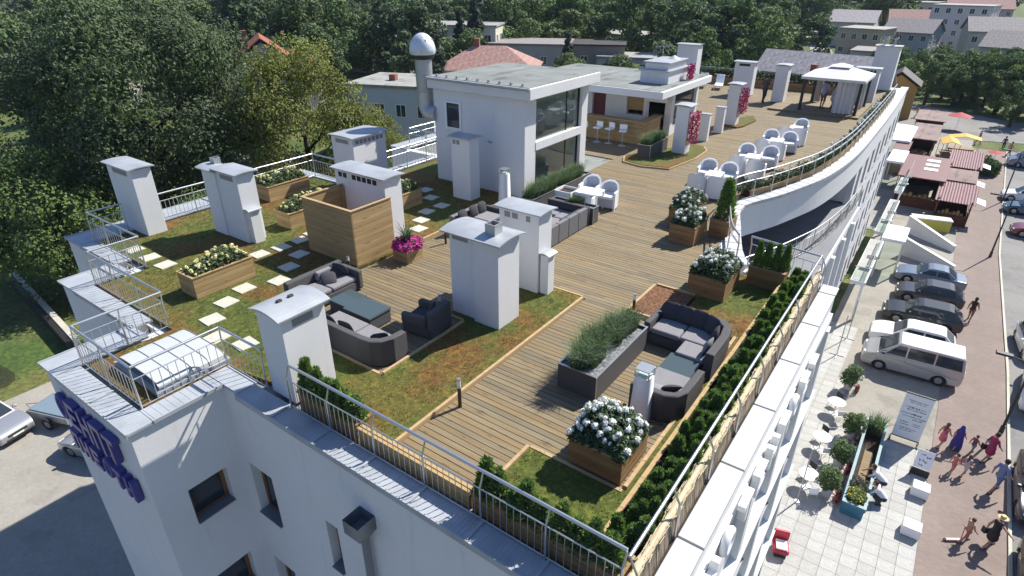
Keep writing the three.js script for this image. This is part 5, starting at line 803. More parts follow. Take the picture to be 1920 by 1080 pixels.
// nose toward -x ; s: length, width, height, belt height, hood height and the greenhouse stations
const STY = {
  hatch: { L: 4.05, W: 1.76, H: 1.5, belt: 0.92, hood: 0.86, a: -0.98, b: -0.3, c: 1.25, d: 1.88, wb: [-1.25, 1.25], tail: 0.98 },
  estate: { L: 4.5, W: 1.8, H: 1.55, belt: 0.95, hood: 0.9, a: -1.05, b: -0.35, c: 1.55, d: 2.15, wb: [-1.38, 1.32], tail: 0.99 },
  sedan: { L: 4.45, W: 1.78, H: 1.44, belt: 0.92, hood: 0.86, a: -0.95, b: -0.2, c: 0.95, d: 1.6, wb: [-1.36, 1.28], tail: 0.97 },
  van: { L: 4.95, W: 1.98, H: 1.97, belt: 1.16, hood: 1.08, a: -1.75, b: -0.85, c: 2.28, d: 2.44, wb: [-1.5, 1.43], tail: 1.18 },
};
function vehicle(name, label, cat, sty, key, pos, turn, group) {
  const s = STY[sty], t = thing(name, label, cat, pos, turn, group), pm = paintOf[key], h = s.L / 2, W = s.W / 2, gap = 0.2;
  const P = new THREE.Shape(); const yb = 0.24;
  P.moveTo(-h + 0.12, yb); for (const w of s.wb) { P.lineTo(w - 0.37, yb); P.absarc(w, 0.3, 0.37, Math.PI, 0, true); P.lineTo(w + 0.37, yb); }
  P.lineTo(h - 0.1, yb); P.quadraticCurveTo(h + 0.01, 0.4, h, 0.62); P.lineTo(h - 0.05, s.tail - 0.06); P.lineTo(s.d + 0.02, s.tail); P.lineTo(s.a - 0.02, s.belt); P.quadraticCurveTo(-h * 0.72, s.hood + 0.03, -h + 0.26, s.hood - 0.1); P.quadraticCurveTo(-h - 0.01, s.hood - 0.22, -h, 0.52); P.quadraticCurveTo(-h, 0.32, -h + 0.12, yb);
  const bg = new THREE.ExtrudeGeometry(P, { depth: s.W - 0.16, bevelEnabled: true, bevelSize: 0.05, bevelOffset: -0.05, bevelThickness: 0.08, bevelSegments: 3, curveSegments: 8 }).translate(0, 0, -s.W / 2 + 0.08), bp = bg.attributes.position;
  for (let i = 0; i < bp.count; i++) { const x = bp.getX(i), k = Math.max(0, Math.abs(x) - h * 0.72) / (h * 0.28); bp.setZ(i, bp.getZ(i) * (1 - 0.13 * k * k)); } bg.computeVertexNormals();
  mesh('body', bg, pm, t);
  const wB = W - 0.09, wR = W - (sty === 'van' ? 0.2 : 0.26), lev = y => wB + (wR - wB) * (y - s.belt) / (s.H - s.belt);
  const gp = [[s.a, s.belt - 0.06], [s.d, s.tail - 0.06], [s.d, s.tail], [s.c, s.H - 0.04], [s.c - 0.25, s.H], [s.b + 0.25, s.H], [s.b, s.H - 0.05], [s.a, s.belt]];
  const gg = sideExtrude(gp, 2 * wB, 0.03), q = gg.attributes.position; for (let i = 0; i < q.count; i++) { const y = q.getY(i); if (y > s.belt) q.setZ(i, q.getZ(i) * lev(y) / wB); } gg.computeVertexNormals(); mesh('cabin', gg, pm, t);
  const o = 0.012, top = s.H - 0.13, f = (y, x0, y0, x1, y1) => x0 + (x1 - x0) * (y - y0) / (y1 - y0);
  const fx = y => f(y, s.a, s.belt, s.b, s.H - 0.05) , rx = y => f(y, s.d, s.tail, s.c, s.H - 0.04);
  const y0 = s.belt + 0.05, y1 = top + 0.04; mesh('windscreen', quadGeo([fx(y0) - 0.03, y0 + o, -lev(y0) + 0.1], [fx(y0) - 0.03, y0 + o, lev(y0) - 0.1], [fx(y1) - 0.03, y1 + o, lev(y1) - 0.1], [fx(y1) - 0.03, y1 + o, -lev(y1) + 0.1]), M.glass, t);
  const ry = s.tail + 0.06; mesh('rear_window', quadGeo([rx(ry) + 0.03, ry, lev(ry) - 0.12], [rx(ry) + 0.03, ry, -lev(ry) + 0.12], [rx(y1) + 0.03, y1, -lev(y1) + 0.12], [rx(y1) + 0.03, y1, lev(y1) - 0.12]), M.glass, t);
  const xs = sty === 'van' ? [fx(y0) + 0.3, -0.35, 1.0, rx(y0) - 0.1] : [fx(y0) + 0.12, (fx(y0) + rx(y0)) / 2 - 0.05, rx(y0) - 0.38];
  for (const sd of [1, -1]) for (let i = 0; i < xs.length - 1; i++) { const xa = xs[i] + 0.04, xb = xs[i + 1] - 0.04, xat = Math.max(xa, fx(top) + 0.14), xbt = Math.min(xb, rx(top) - 0.12); const A = [xa, y0, sd * (lev(y0) + o)], B = [xb, y0, sd * (lev(y0) + o)], C2 = [xbt, top, sd * (lev(top) + o)], D = [xat, top, sd * (lev(top) + o)]; mesh('side_window', sd > 0 ? quadGeo(A, B, C2, D) : quadGeo(B, A, D, C2), M.glass, t); }
  for (const w of s.wb) for (const sd of [1, -1]) { const g = new THREE.Group(); g.name = 'wheel'; t.add(g); g.position.set(w, 0.33, sd * (W - 0.12)); if (sd < 0) g.rotation.y = Math.PI; mesh('tyre', tyreG, M.tyre, g); mesh('rim', rimG, M.rim, g); mesh('arch_liner', box(-0.3, -0.05, -0.3, 0.3, 0.3, -0.1), M.dark, t).position.set(w, 0.33, 0); }
  for (const sd of [1, -1]) { mesh('headlight', rbox(-h + 0.05, s.hood - 0.32, sd * (W * 0.62) - 0.17, -h + 0.3, s.hood - 0.17, sd * (W * 0.62) + 0.17, 0.05), M.lampClear, t); mesh('tail_light', rbox(h - 0.16, 0.66, sd * (W * 0.74) - 0.1, h + 0.0, 0.92, sd * (W * 0.74) + 0.1, 0.04), M.lampRed, t); mesh('mirror', rbox(s.a + 0.2, s.belt + 0.02, sd * (W + 0.04) - 0.09, s.a + 0.36, s.belt + 0.16, sd * (W + 0.04) + 0.09, 0.04), sty === 'van' ? M.trim : pm, t); mesh('door_line', [box(xs[1] - 0.006, 0.36, sd * (W - 0.004) - 0.002, xs[1] + 0.006, s.belt - 0.05, sd * (W - 0.004) + 0.003)], M.trim, t); }
  mesh('grille', [rbox(-h - 0.012, 0.5, -0.45, -h + 0.1, 0.62, 0.45, 0.02), rbox(-h - 0.012, 0.28, -0.55, -h + 0.1, 0.4, 0.55, 0.02)], M.trim, t); mesh('number_plate', box(-h - 0.02, 0.42, -0.26, -h + 0.02, 0.5, 0.26), M.plate, t);
  mesh('side_sill', [box(s.wb[0] + 0.4, 0.2, -W + 0.02, s.wb[1] - 0.4, 0.3, W - 0.02)], M.trim, t);
  return t;
}
paint('silver', [0.42, 0.42, 0.43], 0.55); paint('white', [0.78, 0.78, 0.77], 0.0); paint('navy', [0.03, 0.035, 0.055]); paint('black', [0.022, 0.023, 0.025]); paint('graphite', [0.05, 0.052, 0.058]); paint('red', [0.30, 0.02, 0.025]); paint('maroon', [0.17, 0.03, 0.035]); paint('blue', [0.05, 0.10, 0.16]); paint('orange', [0.5, 0.16, 0.02]); paint('bluegrey', [0.16, 0.2, 0.26]);
{
  vehicle('parked_van', 'silver-sided white-roofed passenger van, nearest vehicle of the parked row', 'van', 'van', 'silver', [1.75, 0.006, -37.0], 0.06, 'vehicles parked beside the hotel').userData.tmp = 0; { const v = scene.children.find(o => o.name === 'parked_van'); delete v.userData.tmp; mesh('roof_panel', rbox(-0.78, 1.93, -0.74, 2.26, 1.985, 0.74, 0.025, 2), paintOf.white, v); }
  vehicle('parked_car', 'white estate car parked behind the silver van', 'car', 'estate', 'white', [1.5, 0.006, -40.0], 0.06, 'vehicles parked beside the hotel');
  vehicle('parked_car', 'black estate car parked next to the white estate', 'car', 'estate', 'black', [1.75, 0.006, -43.6], 0.08, 'vehicles parked beside the hotel');
  vehicle('parked_car', 'dark car parked between the black estate and the navy car', 'car', 'hatch', 'graphite', [1.9, 0.006, -47.3], 0.08, 'vehicles parked beside the hotel');
  vehicle('parked_car', 'navy car with bright roof, last of the row before the ramp wall', 'car', 'sedan', 'bluegrey', [1.7, 0.006, -50.6], 0.06, 'vehicles parked beside the hotel');
  vehicle('parked_car', 'white car at the right edge, behind the white van', 'car', 'hatch', 'white', [7.75, 0.012, -43.6], Math.PI / 2 + 0.12);
  vehicle('parked_van', 'white van at the right edge with a striped bonnet', 'van', 'van', 'white', [7.95, 0.012, -38.2], -Math.PI / 2 - 0.08);
  vehicle('parked_car', 'dark car cut by the right edge beside the strolling man', 'car', 'estate', 'graphite', [7.45, 0.012, -28.9], Math.PI / 2);
  vehicle('parked_car', 'dark car at the bottom right corner', 'car', 'estate', 'black', [7.5, 0.012, -23.2], Math.PI / 2);
  vehicle('parked_car', 'maroon car on the street by the lamp post', 'car', 'hatch', 'maroon', [8.7, 0.012, -66.5], 0.1);
  vehicle('parked_car', 'dark blue car on the street before the white hatchback', 'car', 'hatch', 'blue', [8.2, 0.012, -73.2], 0.08);
  vehicle('parked_car', 'white hatchback on the street behind the dark blue car', 'car', 'hatch', 'white', [8.0, 0.012, -77.6], 0.08);
  vehicle('parked_van', 'grey van farthest along the street', 'van', 'van', 'bluegrey', [9.0, 0.012, -93], 0.1);
  vehicle('parked_car', 'silver estate car at the left edge of the yard', 'car', 'estate', 'silver', [-35.3, 0, -3.9], Math.PI + 0.25);
  vehicle('parked_car', 'silver hatchback half hidden by the front bay and its letters', 'car', 'hatch', 'silver', [-28.9, 0, -6.6], 0.35);
  vehicle('parked_car', 'red car in the street beyond the left trees', 'car', 'hatch', 'red', [-134, 0.02, -36.5], 0.3);
  vehicle('parked_car', 'white car in the far left lane', 'car', 'hatch', 'white', [-150, 0.03, -47], 0.5); vehicle('parked_car', 'dark car in the far left lane', 'car', 'sedan', 'navy', [-144, 0.03, -44], 0.4);
  vehicle('parked_car', 'silver car in the far left lane nearest the red car', 'car', 'sedan', 'silver', [-139.5, 0.03, -43.2], 0.4);
  // trailer with bicycles
  const t = thing('car_trailer', 'small trailer with blue cover parked left of the hotel', 'trailer', [-33.3, 0, -6.4], 0.35);
  mat('blueCover', [0.20, 0.27, 0.33], 0.6, { map: T.cloth });
  mesh('bed', [box(-1.3, 0.45, -0.75, 1.3, 0.5, 0.75), box(-1.3, 0.5, 0.7, 1.3, 0.8, 0.75), box(-1.3, 0.5, -0.75, 1.3, 0.8, -0.7), box(-1.3, 0.5, -0.7, -1.25, 0.8, 0.7), box(1.25, 0.5, -0.7, 1.3, 0.8, 0.7)], M.galv, t); mesh('cover', rbox(-1.2, 0.74, -0.66, 1.2, 0.84, 0.66, 0.04), M.blueCover, t); mesh('drawbar', [bar([-1.3, 0.45, -0.4], [-2.4, 0.42, 0], 0.03), bar([-1.3, 0.45, 0.4], [-2.4, 0.42, 0], 0.03)], M.galv, t);
  for (const sd of [1, -1]) { const g = new THREE.Group(); g.name = 'wheel'; t.add(g); g.position.set(0.1, 0.33, sd * 0.88); if (sd < 0) g.rotation.y = Math.PI; mesh('tyre', tyreG, M.tyre, g); mesh('rim', rimG, M.rim, g); }
  const bike = (l, pos, turn) => { const b = thing('bicycle', l, 'bicycle', pos, turn); for (const x of [-0.52, 0.52]) { const g = new THREE.Group(); g.name = 'wheel'; b.add(g); g.position.set(x, 0.33, 0); mesh('tyre', new THREE.TorusGeometry(0.31, 0.018, 6, 24), M.tyre, g); mesh('spokes', [...Array(6)].map((_, i) => bar([-0.3 * Math.cos(i * 0.52), -0.3 * Math.sin(i * 0.52), 0], [0.3 * Math.cos(i * 0.52), 0.3 * Math.sin(i * 0.52), 0], 0.003, 0.003, 3)), M.steel, g); } mesh('frame', [bar([-0.52, 0.33, 0], [-0.05, 0.3, 0], 0.016), bar([-0.05, 0.3, 0], [-0.2, 0.82, 0], 0.018), bar([-0.2, 0.78, 0], [0.36, 0.82, 0], 0.018), bar([-0.05, 0.3, 0], [0.38, 0.72, 0], 0.018), bar([0.35, 0.95, 0], [0.52, 0.33, 0], 0.016), bar([-0.52, 0.33, 0], [-0.2, 0.78, 0], 0.014)], paintOf.white, b); mesh('saddle', rbox(-0.32, 0.84, -0.07, -0.08, 0.9, 0.07, 0.03), M.trim, b); mesh('handlebar', [bar([0.34, 0.98, -0.27], [0.34, 0.98, 0.27], 0.013)], M.trim, b); };
  bike('pale bicycle standing behind the blue trailer, on the left', [-35.0, 0, -7.3], 0.3); bike('pale bicycle standing behind the blue trailer, on the right', [-33.6, 0, -8.3], 0.45);
}
// ================================================================ terrace furniture
{
  // blue water trough
  mat('blueWood', [0.05, 0.27, 0.52], 0.55, { map: T.wood }); mat('blueRim', [0.22, 0.45, 0.62], 0.5, { map: T.wood });
  let t = thing('blue_trough', 'long blue wooden trough with plants at both ends on the terrace', 'planter', [0.98, 0.035, -26.5]);
  for (let i = 0; i < 4; i++) { const y0 = i * 0.165, y1 = y0 + 0.16; mesh('plank', box(-0.42, y0, 3.27, 0.42, y1, 3.31), M.blueWood, t); mesh('plank', box(-0.42, y0, -3.31, 0.42, y1, -3.27), M.blueWood, t); mesh('plank', box(0.38, y0, -3.269, 0.42, y1, 3.269), M.blueWood, t); mesh('plank', box(-0.42, y0, -3.269, -0.38, y1, 3.269), M.blueWood, t); }
  mesh('rim', [box(-0.46, 0.66, -3.35, -0.34, 0.70, 3.35), box(0.34, 0.66, -3.35, 0.46, 0.70, 3.35), box(-0.339, 0.66, 3.2, 0.339, 0.70, 3.35), box(-0.339, 0.66, -3.35, 0.339, 0.70, -3.2)], M.blueRim, t); mesh('bottom', box(-0.379, 0.02, -3.26, 0.379, 0.3, 3.26), M.soil, t); mesh('wood_strip', box(-0.16, 0.301, -1.2, 0.16, 0.34, 1.6), WOOD[3], t);
  mesh('soil', [box(-0.375, 0.301, 2.0, 0.375, 0.6, 3.25), box(-0.375, 0.301, -3.25, 0.375, 0.6, -2.3)], M.soil, t);
  mesh('yellow_plant', leafCloud(500, r => { const a = r() * 6.28, k = Math.sqrt(r()) * 0.38; return [Math.cos(a) * k, 0.6 + 0.3 * r(), 2.75 + Math.sin(a) * k * 1.2, V(0, 1, 0)]; }, 0.09, r => r() < 0.35 ? [0.5, 0.42, 0.04] : [0.07, 0.13, 0.03], 2001), M.leaf, t); mesh('grey_plant', leafCloud(300, r => [(r() - .5) * 0.7, 0.6 + 0.28 * r(), 1.6 + 0.7 * r()], 0.09, tint([0.12, 0.13, 0.09], 0.3), 2002), M.leaf, t); mesh('reed_plant', blades(260, r => [(r() - .5) * 0.7, 0.58, -2.8 + (r() - .5) * 0.8], 0.7, 0.014, tint([0.09, 0.16, 0.04], 0.35), 2003), M.leaf, t);
  // pebbles strip and potted shrubs
  const pb = struct('pebble_strip', box(0.06, 0.031, -24.0, 0.42, 0.034, -29.2), M.stone);
  const pg = new THREE.IcosahedronGeometry(0.06, 0).scale(1, 0.6, 1), im = new THREE.InstancedMesh(ready(pg), mat('pebble', [1, 1, 1], 0.9), 420), mx = new THREE.Matrix4(), cc = new THREE.Color();
  for (let i = 0; i < 420; i++) { mx.makeRotationY(R() * 6).setPosition(rr(0.08, 0.40), 0.05, rr(-29.1, -24.1)); const s = rr(0.6, 1.5); mx.scale(V(s, s, s)); im.setMatrixAt(i, mx); im.setColorAt(i, cc.setRGB(...pick([[0.2, 0.12, 0.1], [0.42, 0.34, 0.28], [0.12, 0.09, 0.08], [0.55, 0.45, 0.4]]))); } im.name = 'pebbles'; im.userData = { kind: 'stuff', label: 'loose dark and pink pebbles along the blue trough', category: 'pebbles' }; scene.add(im);
  const sh = leafCloud(1300, r => { const a = r() * 6.28, c = r() * 2 - 1, s = Math.sqrt(1 - c * c), k = 0.52 * Math.pow(r(), 0.3) * (0.6 + 0.7 * vnoise(a / 6.283, c * 0.5 + 0.5, 6, 5, 9)); return [Math.cos(a) * s * k, 0.95 + c * k * 1.15, Math.sin(a) * s * k, V(Math.cos(a) * s, c + 0.4, Math.sin(a) * s)]; }, 0.085, tint([0.085, 0.15, 0.035], 0.35), 2011);
  [[-0.1, -23.9, 'potted green shrub with red flowers nearest the trough end'], [0.0, -26.1, 'second potted green shrub along the blue trough'], [0.1, -28.6, 'third potted green shrub along the blue trough'], [-0.75, -32.9, 'potted green shrub in front of the silver van']].forEach(([x, z, l], i) => {
    const p = thing('potted_shrub', l, 'shrub', [x, 0.035, z], i, 'potted shrubs on the terrace'); mesh('pot', [new THREE.CylinderGeometry(0.3, 0.24, 0.5, 4).rotateY(Math.PI / 4).translate(0, 0.25, 0)], M.plasticGrey, p); mesh('foliage', sh, M.leaf, p).userData.kind = 'stuff'; mesh('stem', bar([0, 0.4, 0], [0, 0.8, 0], 0.03), M.bark, p);
    mesh('red_flowers', leafCloud(150, r => [0.36 + 0.16 * r(), 0.02 + 0.3 * r(), (r() - .5) * 0.7], 0.07, r => r() < 0.7 ? [0.30, 0.015, 0.06] : [0.05, 0.1, 0.03], 2020 + i), M.petal, p).rotation.y = -i;
  });
  // banner and A-board
  const cv = (w, h, f) => { const c = document.createElement('canvas'); c.width = w; c.height = h; f(c.getContext('2d'), w, h); const x = new THREE.CanvasTexture(c); x.colorSpace = THREE.SRGBColorSpace; return x; };
  const scribble = (g, x, y, w, h, n, col) => { g.strokeStyle = col; g.lineWidth = Math.max(1.5, h * 0.22); const r = rng(n); let q = x; while (q < x + w) { const d = h * (0.3 + 0.3 * r()); g.beginPath(); g.moveTo(q, y + h * r() * 0.4); g.lineTo(q + d * 0.5, y + h * (0.5 + 0.5 * r())); g.lineTo(q + d, y + h * r() * 0.6); g.stroke(); q += d * (r() < 0.2 ? 2 : 1.25); } };
  const bt = cv(512, 1024, (g, w, h) => { g.fillStyle = '#dfe3ea'; g.fillRect(0, 0, w, h); const L = [[90, 120, 330, 30], [120, 165, 280, 26], [60, 270, 390, 44], [110, 330, 330, 34], [30, 430, 300, 30], [60, 490, 420, 34], [230, 410, 150, 56], [260, 540, 180, 40], [60, 640, 150, 30], [300, 640, 140, 30], [60, 700, 170, 30], [300, 690, 130, 26], [80, 780, 300, 34], [100, 830, 240, 26]]; L.forEach(([x, y, a, b], i) => scribble(g, x, y, a, b, i + 3, '#3a4656')); });
  const bm = new THREE.MeshStandardMaterial({ map: bt, roughness: 0.7, side: THREE.DoubleSide }); bm.name = 'bannerPrint';
  const panel = (w, h) => { const g = new THREE.PlaneGeometry(w, h).toNonIndexed(); g.userData.ready = true; return g; };
  t = thing('banner_stand', 'large pale banner with printed lines standing at the parking edge', 'banner', [2.28, 0.03, -29.85]); mesh('print', panel(1.15, 2.5), bm, t).position.set(0, 1.5, 0.021); mesh('backing', box(-0.58, 0.24, -0.02, 0.58, 2.76, 0.015), M.plastic, t); mesh('top_rail', box(-0.6, 2.761, -0.04, 0.6, 2.82, 0.04), M.darkMetal, t); mesh('foot', [box(-0.62, 0, -0.25, -0.56, 0.05, 0.25), box(0.56, 0, -0.25, 0.62, 0.05, 0.25), box(-0.6, 0.05, -0.02, -0.57, 0.24, 0.02), box(0.57, 0.05, -0.02, 0.6, 0.24, 0.02), box(-0.6, 0.19, -0.03, 0.6, 0.235, 0.03)], M.darkMetal, t);
  const st = cv(256, 384, (g, w, h) => { g.fillStyle = '#e6e8ee'; g.fillRect(0, 0, w, h); [[60, 60], [150, 90], [50, 180], [140, 210], [60, 290]].forEach(([x, y], i) => scribble(g, x, y, 60, 60, 40 + i, '#26304a')); });
  const sm2 = new THREE.MeshStandardMaterial({ map: st, roughness: 0.6, side: THREE.DoubleSide }); sm2.name = 'boardPrint';
  t = thing('sign_board', 'small white board with dark marks on a black stand', 'sign', [3.1, 0.03, -27.75]); const fc = mesh('print', panel(0.62, 0.85), sm2, t); fc.position.set(0, 0.85, 0.0); fc.rotation.x = -0.25; const bk = mesh('board', box(-0.33, -0.45, -0.03, 0.33, 0.45, -0.004), M.plastic, t); bk.position.copy(fc.position); bk.rotation.x = -0.25; mesh('stand', [box(-0.36, 0, 0.1, 0.36, 0.38, 0.14), box(-0.36, 0, -0.4, -0.32, 0.04, 0.3), box(0.32, 0, -0.4, 0.36, 0.04, 0.3), bar([0, 0.1, -0.35], [0, 0.7, -0.05], 0.02)], M.darkMetal, t);
  for (const [x, z, l] of [[3.12, -23.7, 'white seating cube nearest the picture bottom'], [3.22, -26.35, 'white seating cube beside the small sign board']]) { t = thing('seat_cube', l, 'seat', [x, 0.03, z]); mesh('block', rbox(-0.33, 0.03, -0.3, 0.33, 0.5, 0.3, 0.03), M.plastic, t); mesh('foot', box(-0.28, 0, -0.26, 0.28, 0.03, 0.26), M.trim, t); }
  // round glass tables with chairs, pole, red figure-shaped planter
  [[-0.95, -23.9], [-1.0, -26.9], [-0.95, -30.2]].forEach(([x, z], i) => {
    const p = thing('cafe_table', ['white round cafe table nearest the picture bottom', 'middle white round cafe table along the wall', 'white round cafe table nearest the van'][i], 'table', [x, 0.033, z], 0, 'cafe tables on the terrace'); mesh('top', new THREE.CylinderGeometry(0.42, 0.42, 0.025, 24).translate(0, 0.73, 0), M.plastic, p); mesh('stem', bar([0, 0.02, 0], [0, 0.72, 0], 0.03), M.steel, p); mesh('base', new THREE.CylinderGeometry(0.22, 0.24, 0.02, 16).translate(0, 0.01, 0), M.steel, p);
    for (const [a, k] of [[0.5, 0], [2.6, 1]]) { const c = thing('cafe_chair', ['white cafe chair at the table nearest the picture bottom', 'white cafe chair at the middle cafe table', 'white cafe chair at the cafe table nearest the van'][i] + (k ? ', wall side' : ', trough side'), 'chair', [x + Math.sin(a) * 0.62 * (k ? -0.3 : 1), 0.033, z + Math.cos(a) * 0.75], a + Math.PI, 'white cafe chairs'); mesh('seat', rbox(-0.2, 0.42, -0.2, 0.2, 0.46, 0.2, 0.02), M.plastic, c); mesh('backrest', rbox(-0.2, 0.5, -0.22, 0.2, 0.82, -0.19, 0.015), k ? M.trim : M.plastic, c); for (const [p2, q] of [[1, 1], [1, -1], [-1, 1], [-1, -1]]) mesh('leg', bar([p2 * 0.17, 0.42, q * 0.17], [p2 * 0.21, 0, q * 0.21], 0.012), M.steel, c); }
  });
  t = thing('thin_pole', 'tall thin grey pole on the terrace near the cafe tables', 'pole', [-1.05, 0.033, -22.75]); mesh('pole', bar([0, 0, 0], [0, 3.0, 0], 0.03), M.galv, t); mesh('foot', new THREE.CylinderGeometry(0.12, 0.14, 0.03, 12).translate(0, 0.015, 0), M.galv, t);
  [[-1.9, -36.2, 'nearer'], [-1.75, -38.6, 'farther']].forEach(([x, z, w]) => { t = thing('folded_parasol', `${w} thin folded frame standing on the terrace before the parked row`, 'parasol frame', [x, 0.02, z]); mesh('pole', bar([0, 0, 0], [0, 2.8, 0], 0.03), M.galv, t); mesh('arm', [bar([0, 0.03, -0.5], [0, 0.03, 0.5], 0.03), bar([-0.4, 0.03, 0], [0.4, 0.03, 0], 0.03)], M.galv, t); });
  mat('redPlastic', [0.42, 0.02, 0.04], 0.4); t = thing('plastic_seat', 'glossy red and white seat at the hotel wall, bottom of the terrace', 'seat', [-1.0, 0.033, -19.6], 0.3); mesh('seat', rbox(-0.3, 0.2, -0.35, 0.3, 0.42, 0.35, 0.08), M.redPlastic, t); mesh('backrest', rbox(-0.3, 0.42, -0.4, 0.3, 0.85, -0.25, 0.06), M.redPlastic, t); mesh('pad', rbox(-0.2, 0.42, -0.2, 0.22, 0.5, 0.3, 0.04), M.plastic, t); mesh('base', box(-0.22, 0, -0.3, 0.22, 0.199, 0.3), M.trim, t);
  // ramp walls by the parking row
  for (const [a, b, l] of [[[-0.6, -55.4], [3.1, -53.9], 'white-topped low ramp wall nearest the parked row'], [[-0.8, -61.3], [2.9, -58.5], 'white-topped low ramp wall farther from the parked row']]) { const dx = b[0] - a[0], dz = b[1] - a[1], L = Math.hypot(dx, dz), w = thing('ramp_wall', l, 'wall', [a[0], 0, a[1]], Math.atan2(-dz, dx)); mesh('wall', sideExtrude([[0, 0], [L, 0], [L, 0.5], [0, 1.5]], 0.22), M.wallShell, w); mesh('coping', sideExtrude([[0, 1.502], [L + 0.05, 0.502], [L + 0.05, 0.56], [0, 1.56]], 0.32), M.copingTile, w); }
  t = thing('yellow_bin_row', 'yellow-green storage box by the ramp wall', 'container', [0.8, 0.01, -63.2], 0.25); mat('yellowBox', [0.42, 0.38, 0.06], 0.6); mesh('body', rbox(-1.5, 0, -0.5, 1.5, 1.0, 0.5, 0.04), M.yellowBox, t); mesh('lid', rbox(-1.55, 1.0, -0.55, 1.55, 1.12, 0.55, 0.03), M.canvas, t); mesh('feet', box(-1.4, -0.01, -0.45, 1.4, 0, 0.45), M.trim, t);
  // lamp posts
  for (const [x, z, h, l] of [[6.15, -33.4, 4.2, 'dark slim lamp post beside the footway near the walkers'], [5.4, -59, 5, 'dark lamp post with arm beside the maroon car'], [6.2, -76, 5, 'dark lamp post far along the street']]) { const p = thing('street_lamp', l, 'street lamp', [x, 0.02, z], 0, 'street lamps'); mesh('post', [bar([0, 0, 0], [0, h, 0], 0.07, 0.045, 8), bar([0, 0, 0], [0, 0.5, 0], 0.11, 0.1, 8)], M.darkMetal, p); mesh('arm', bar([0, h - 0.05, 0], [-0.9, h + 0.15, 0.1], 0.03), M.darkMetal, p); mesh('lamp_head', rbox(-1.5, h + 0.1, -0.05, -0.8, h + 0.22, 0.25, 0.04), M.darkMetal, p); }
}
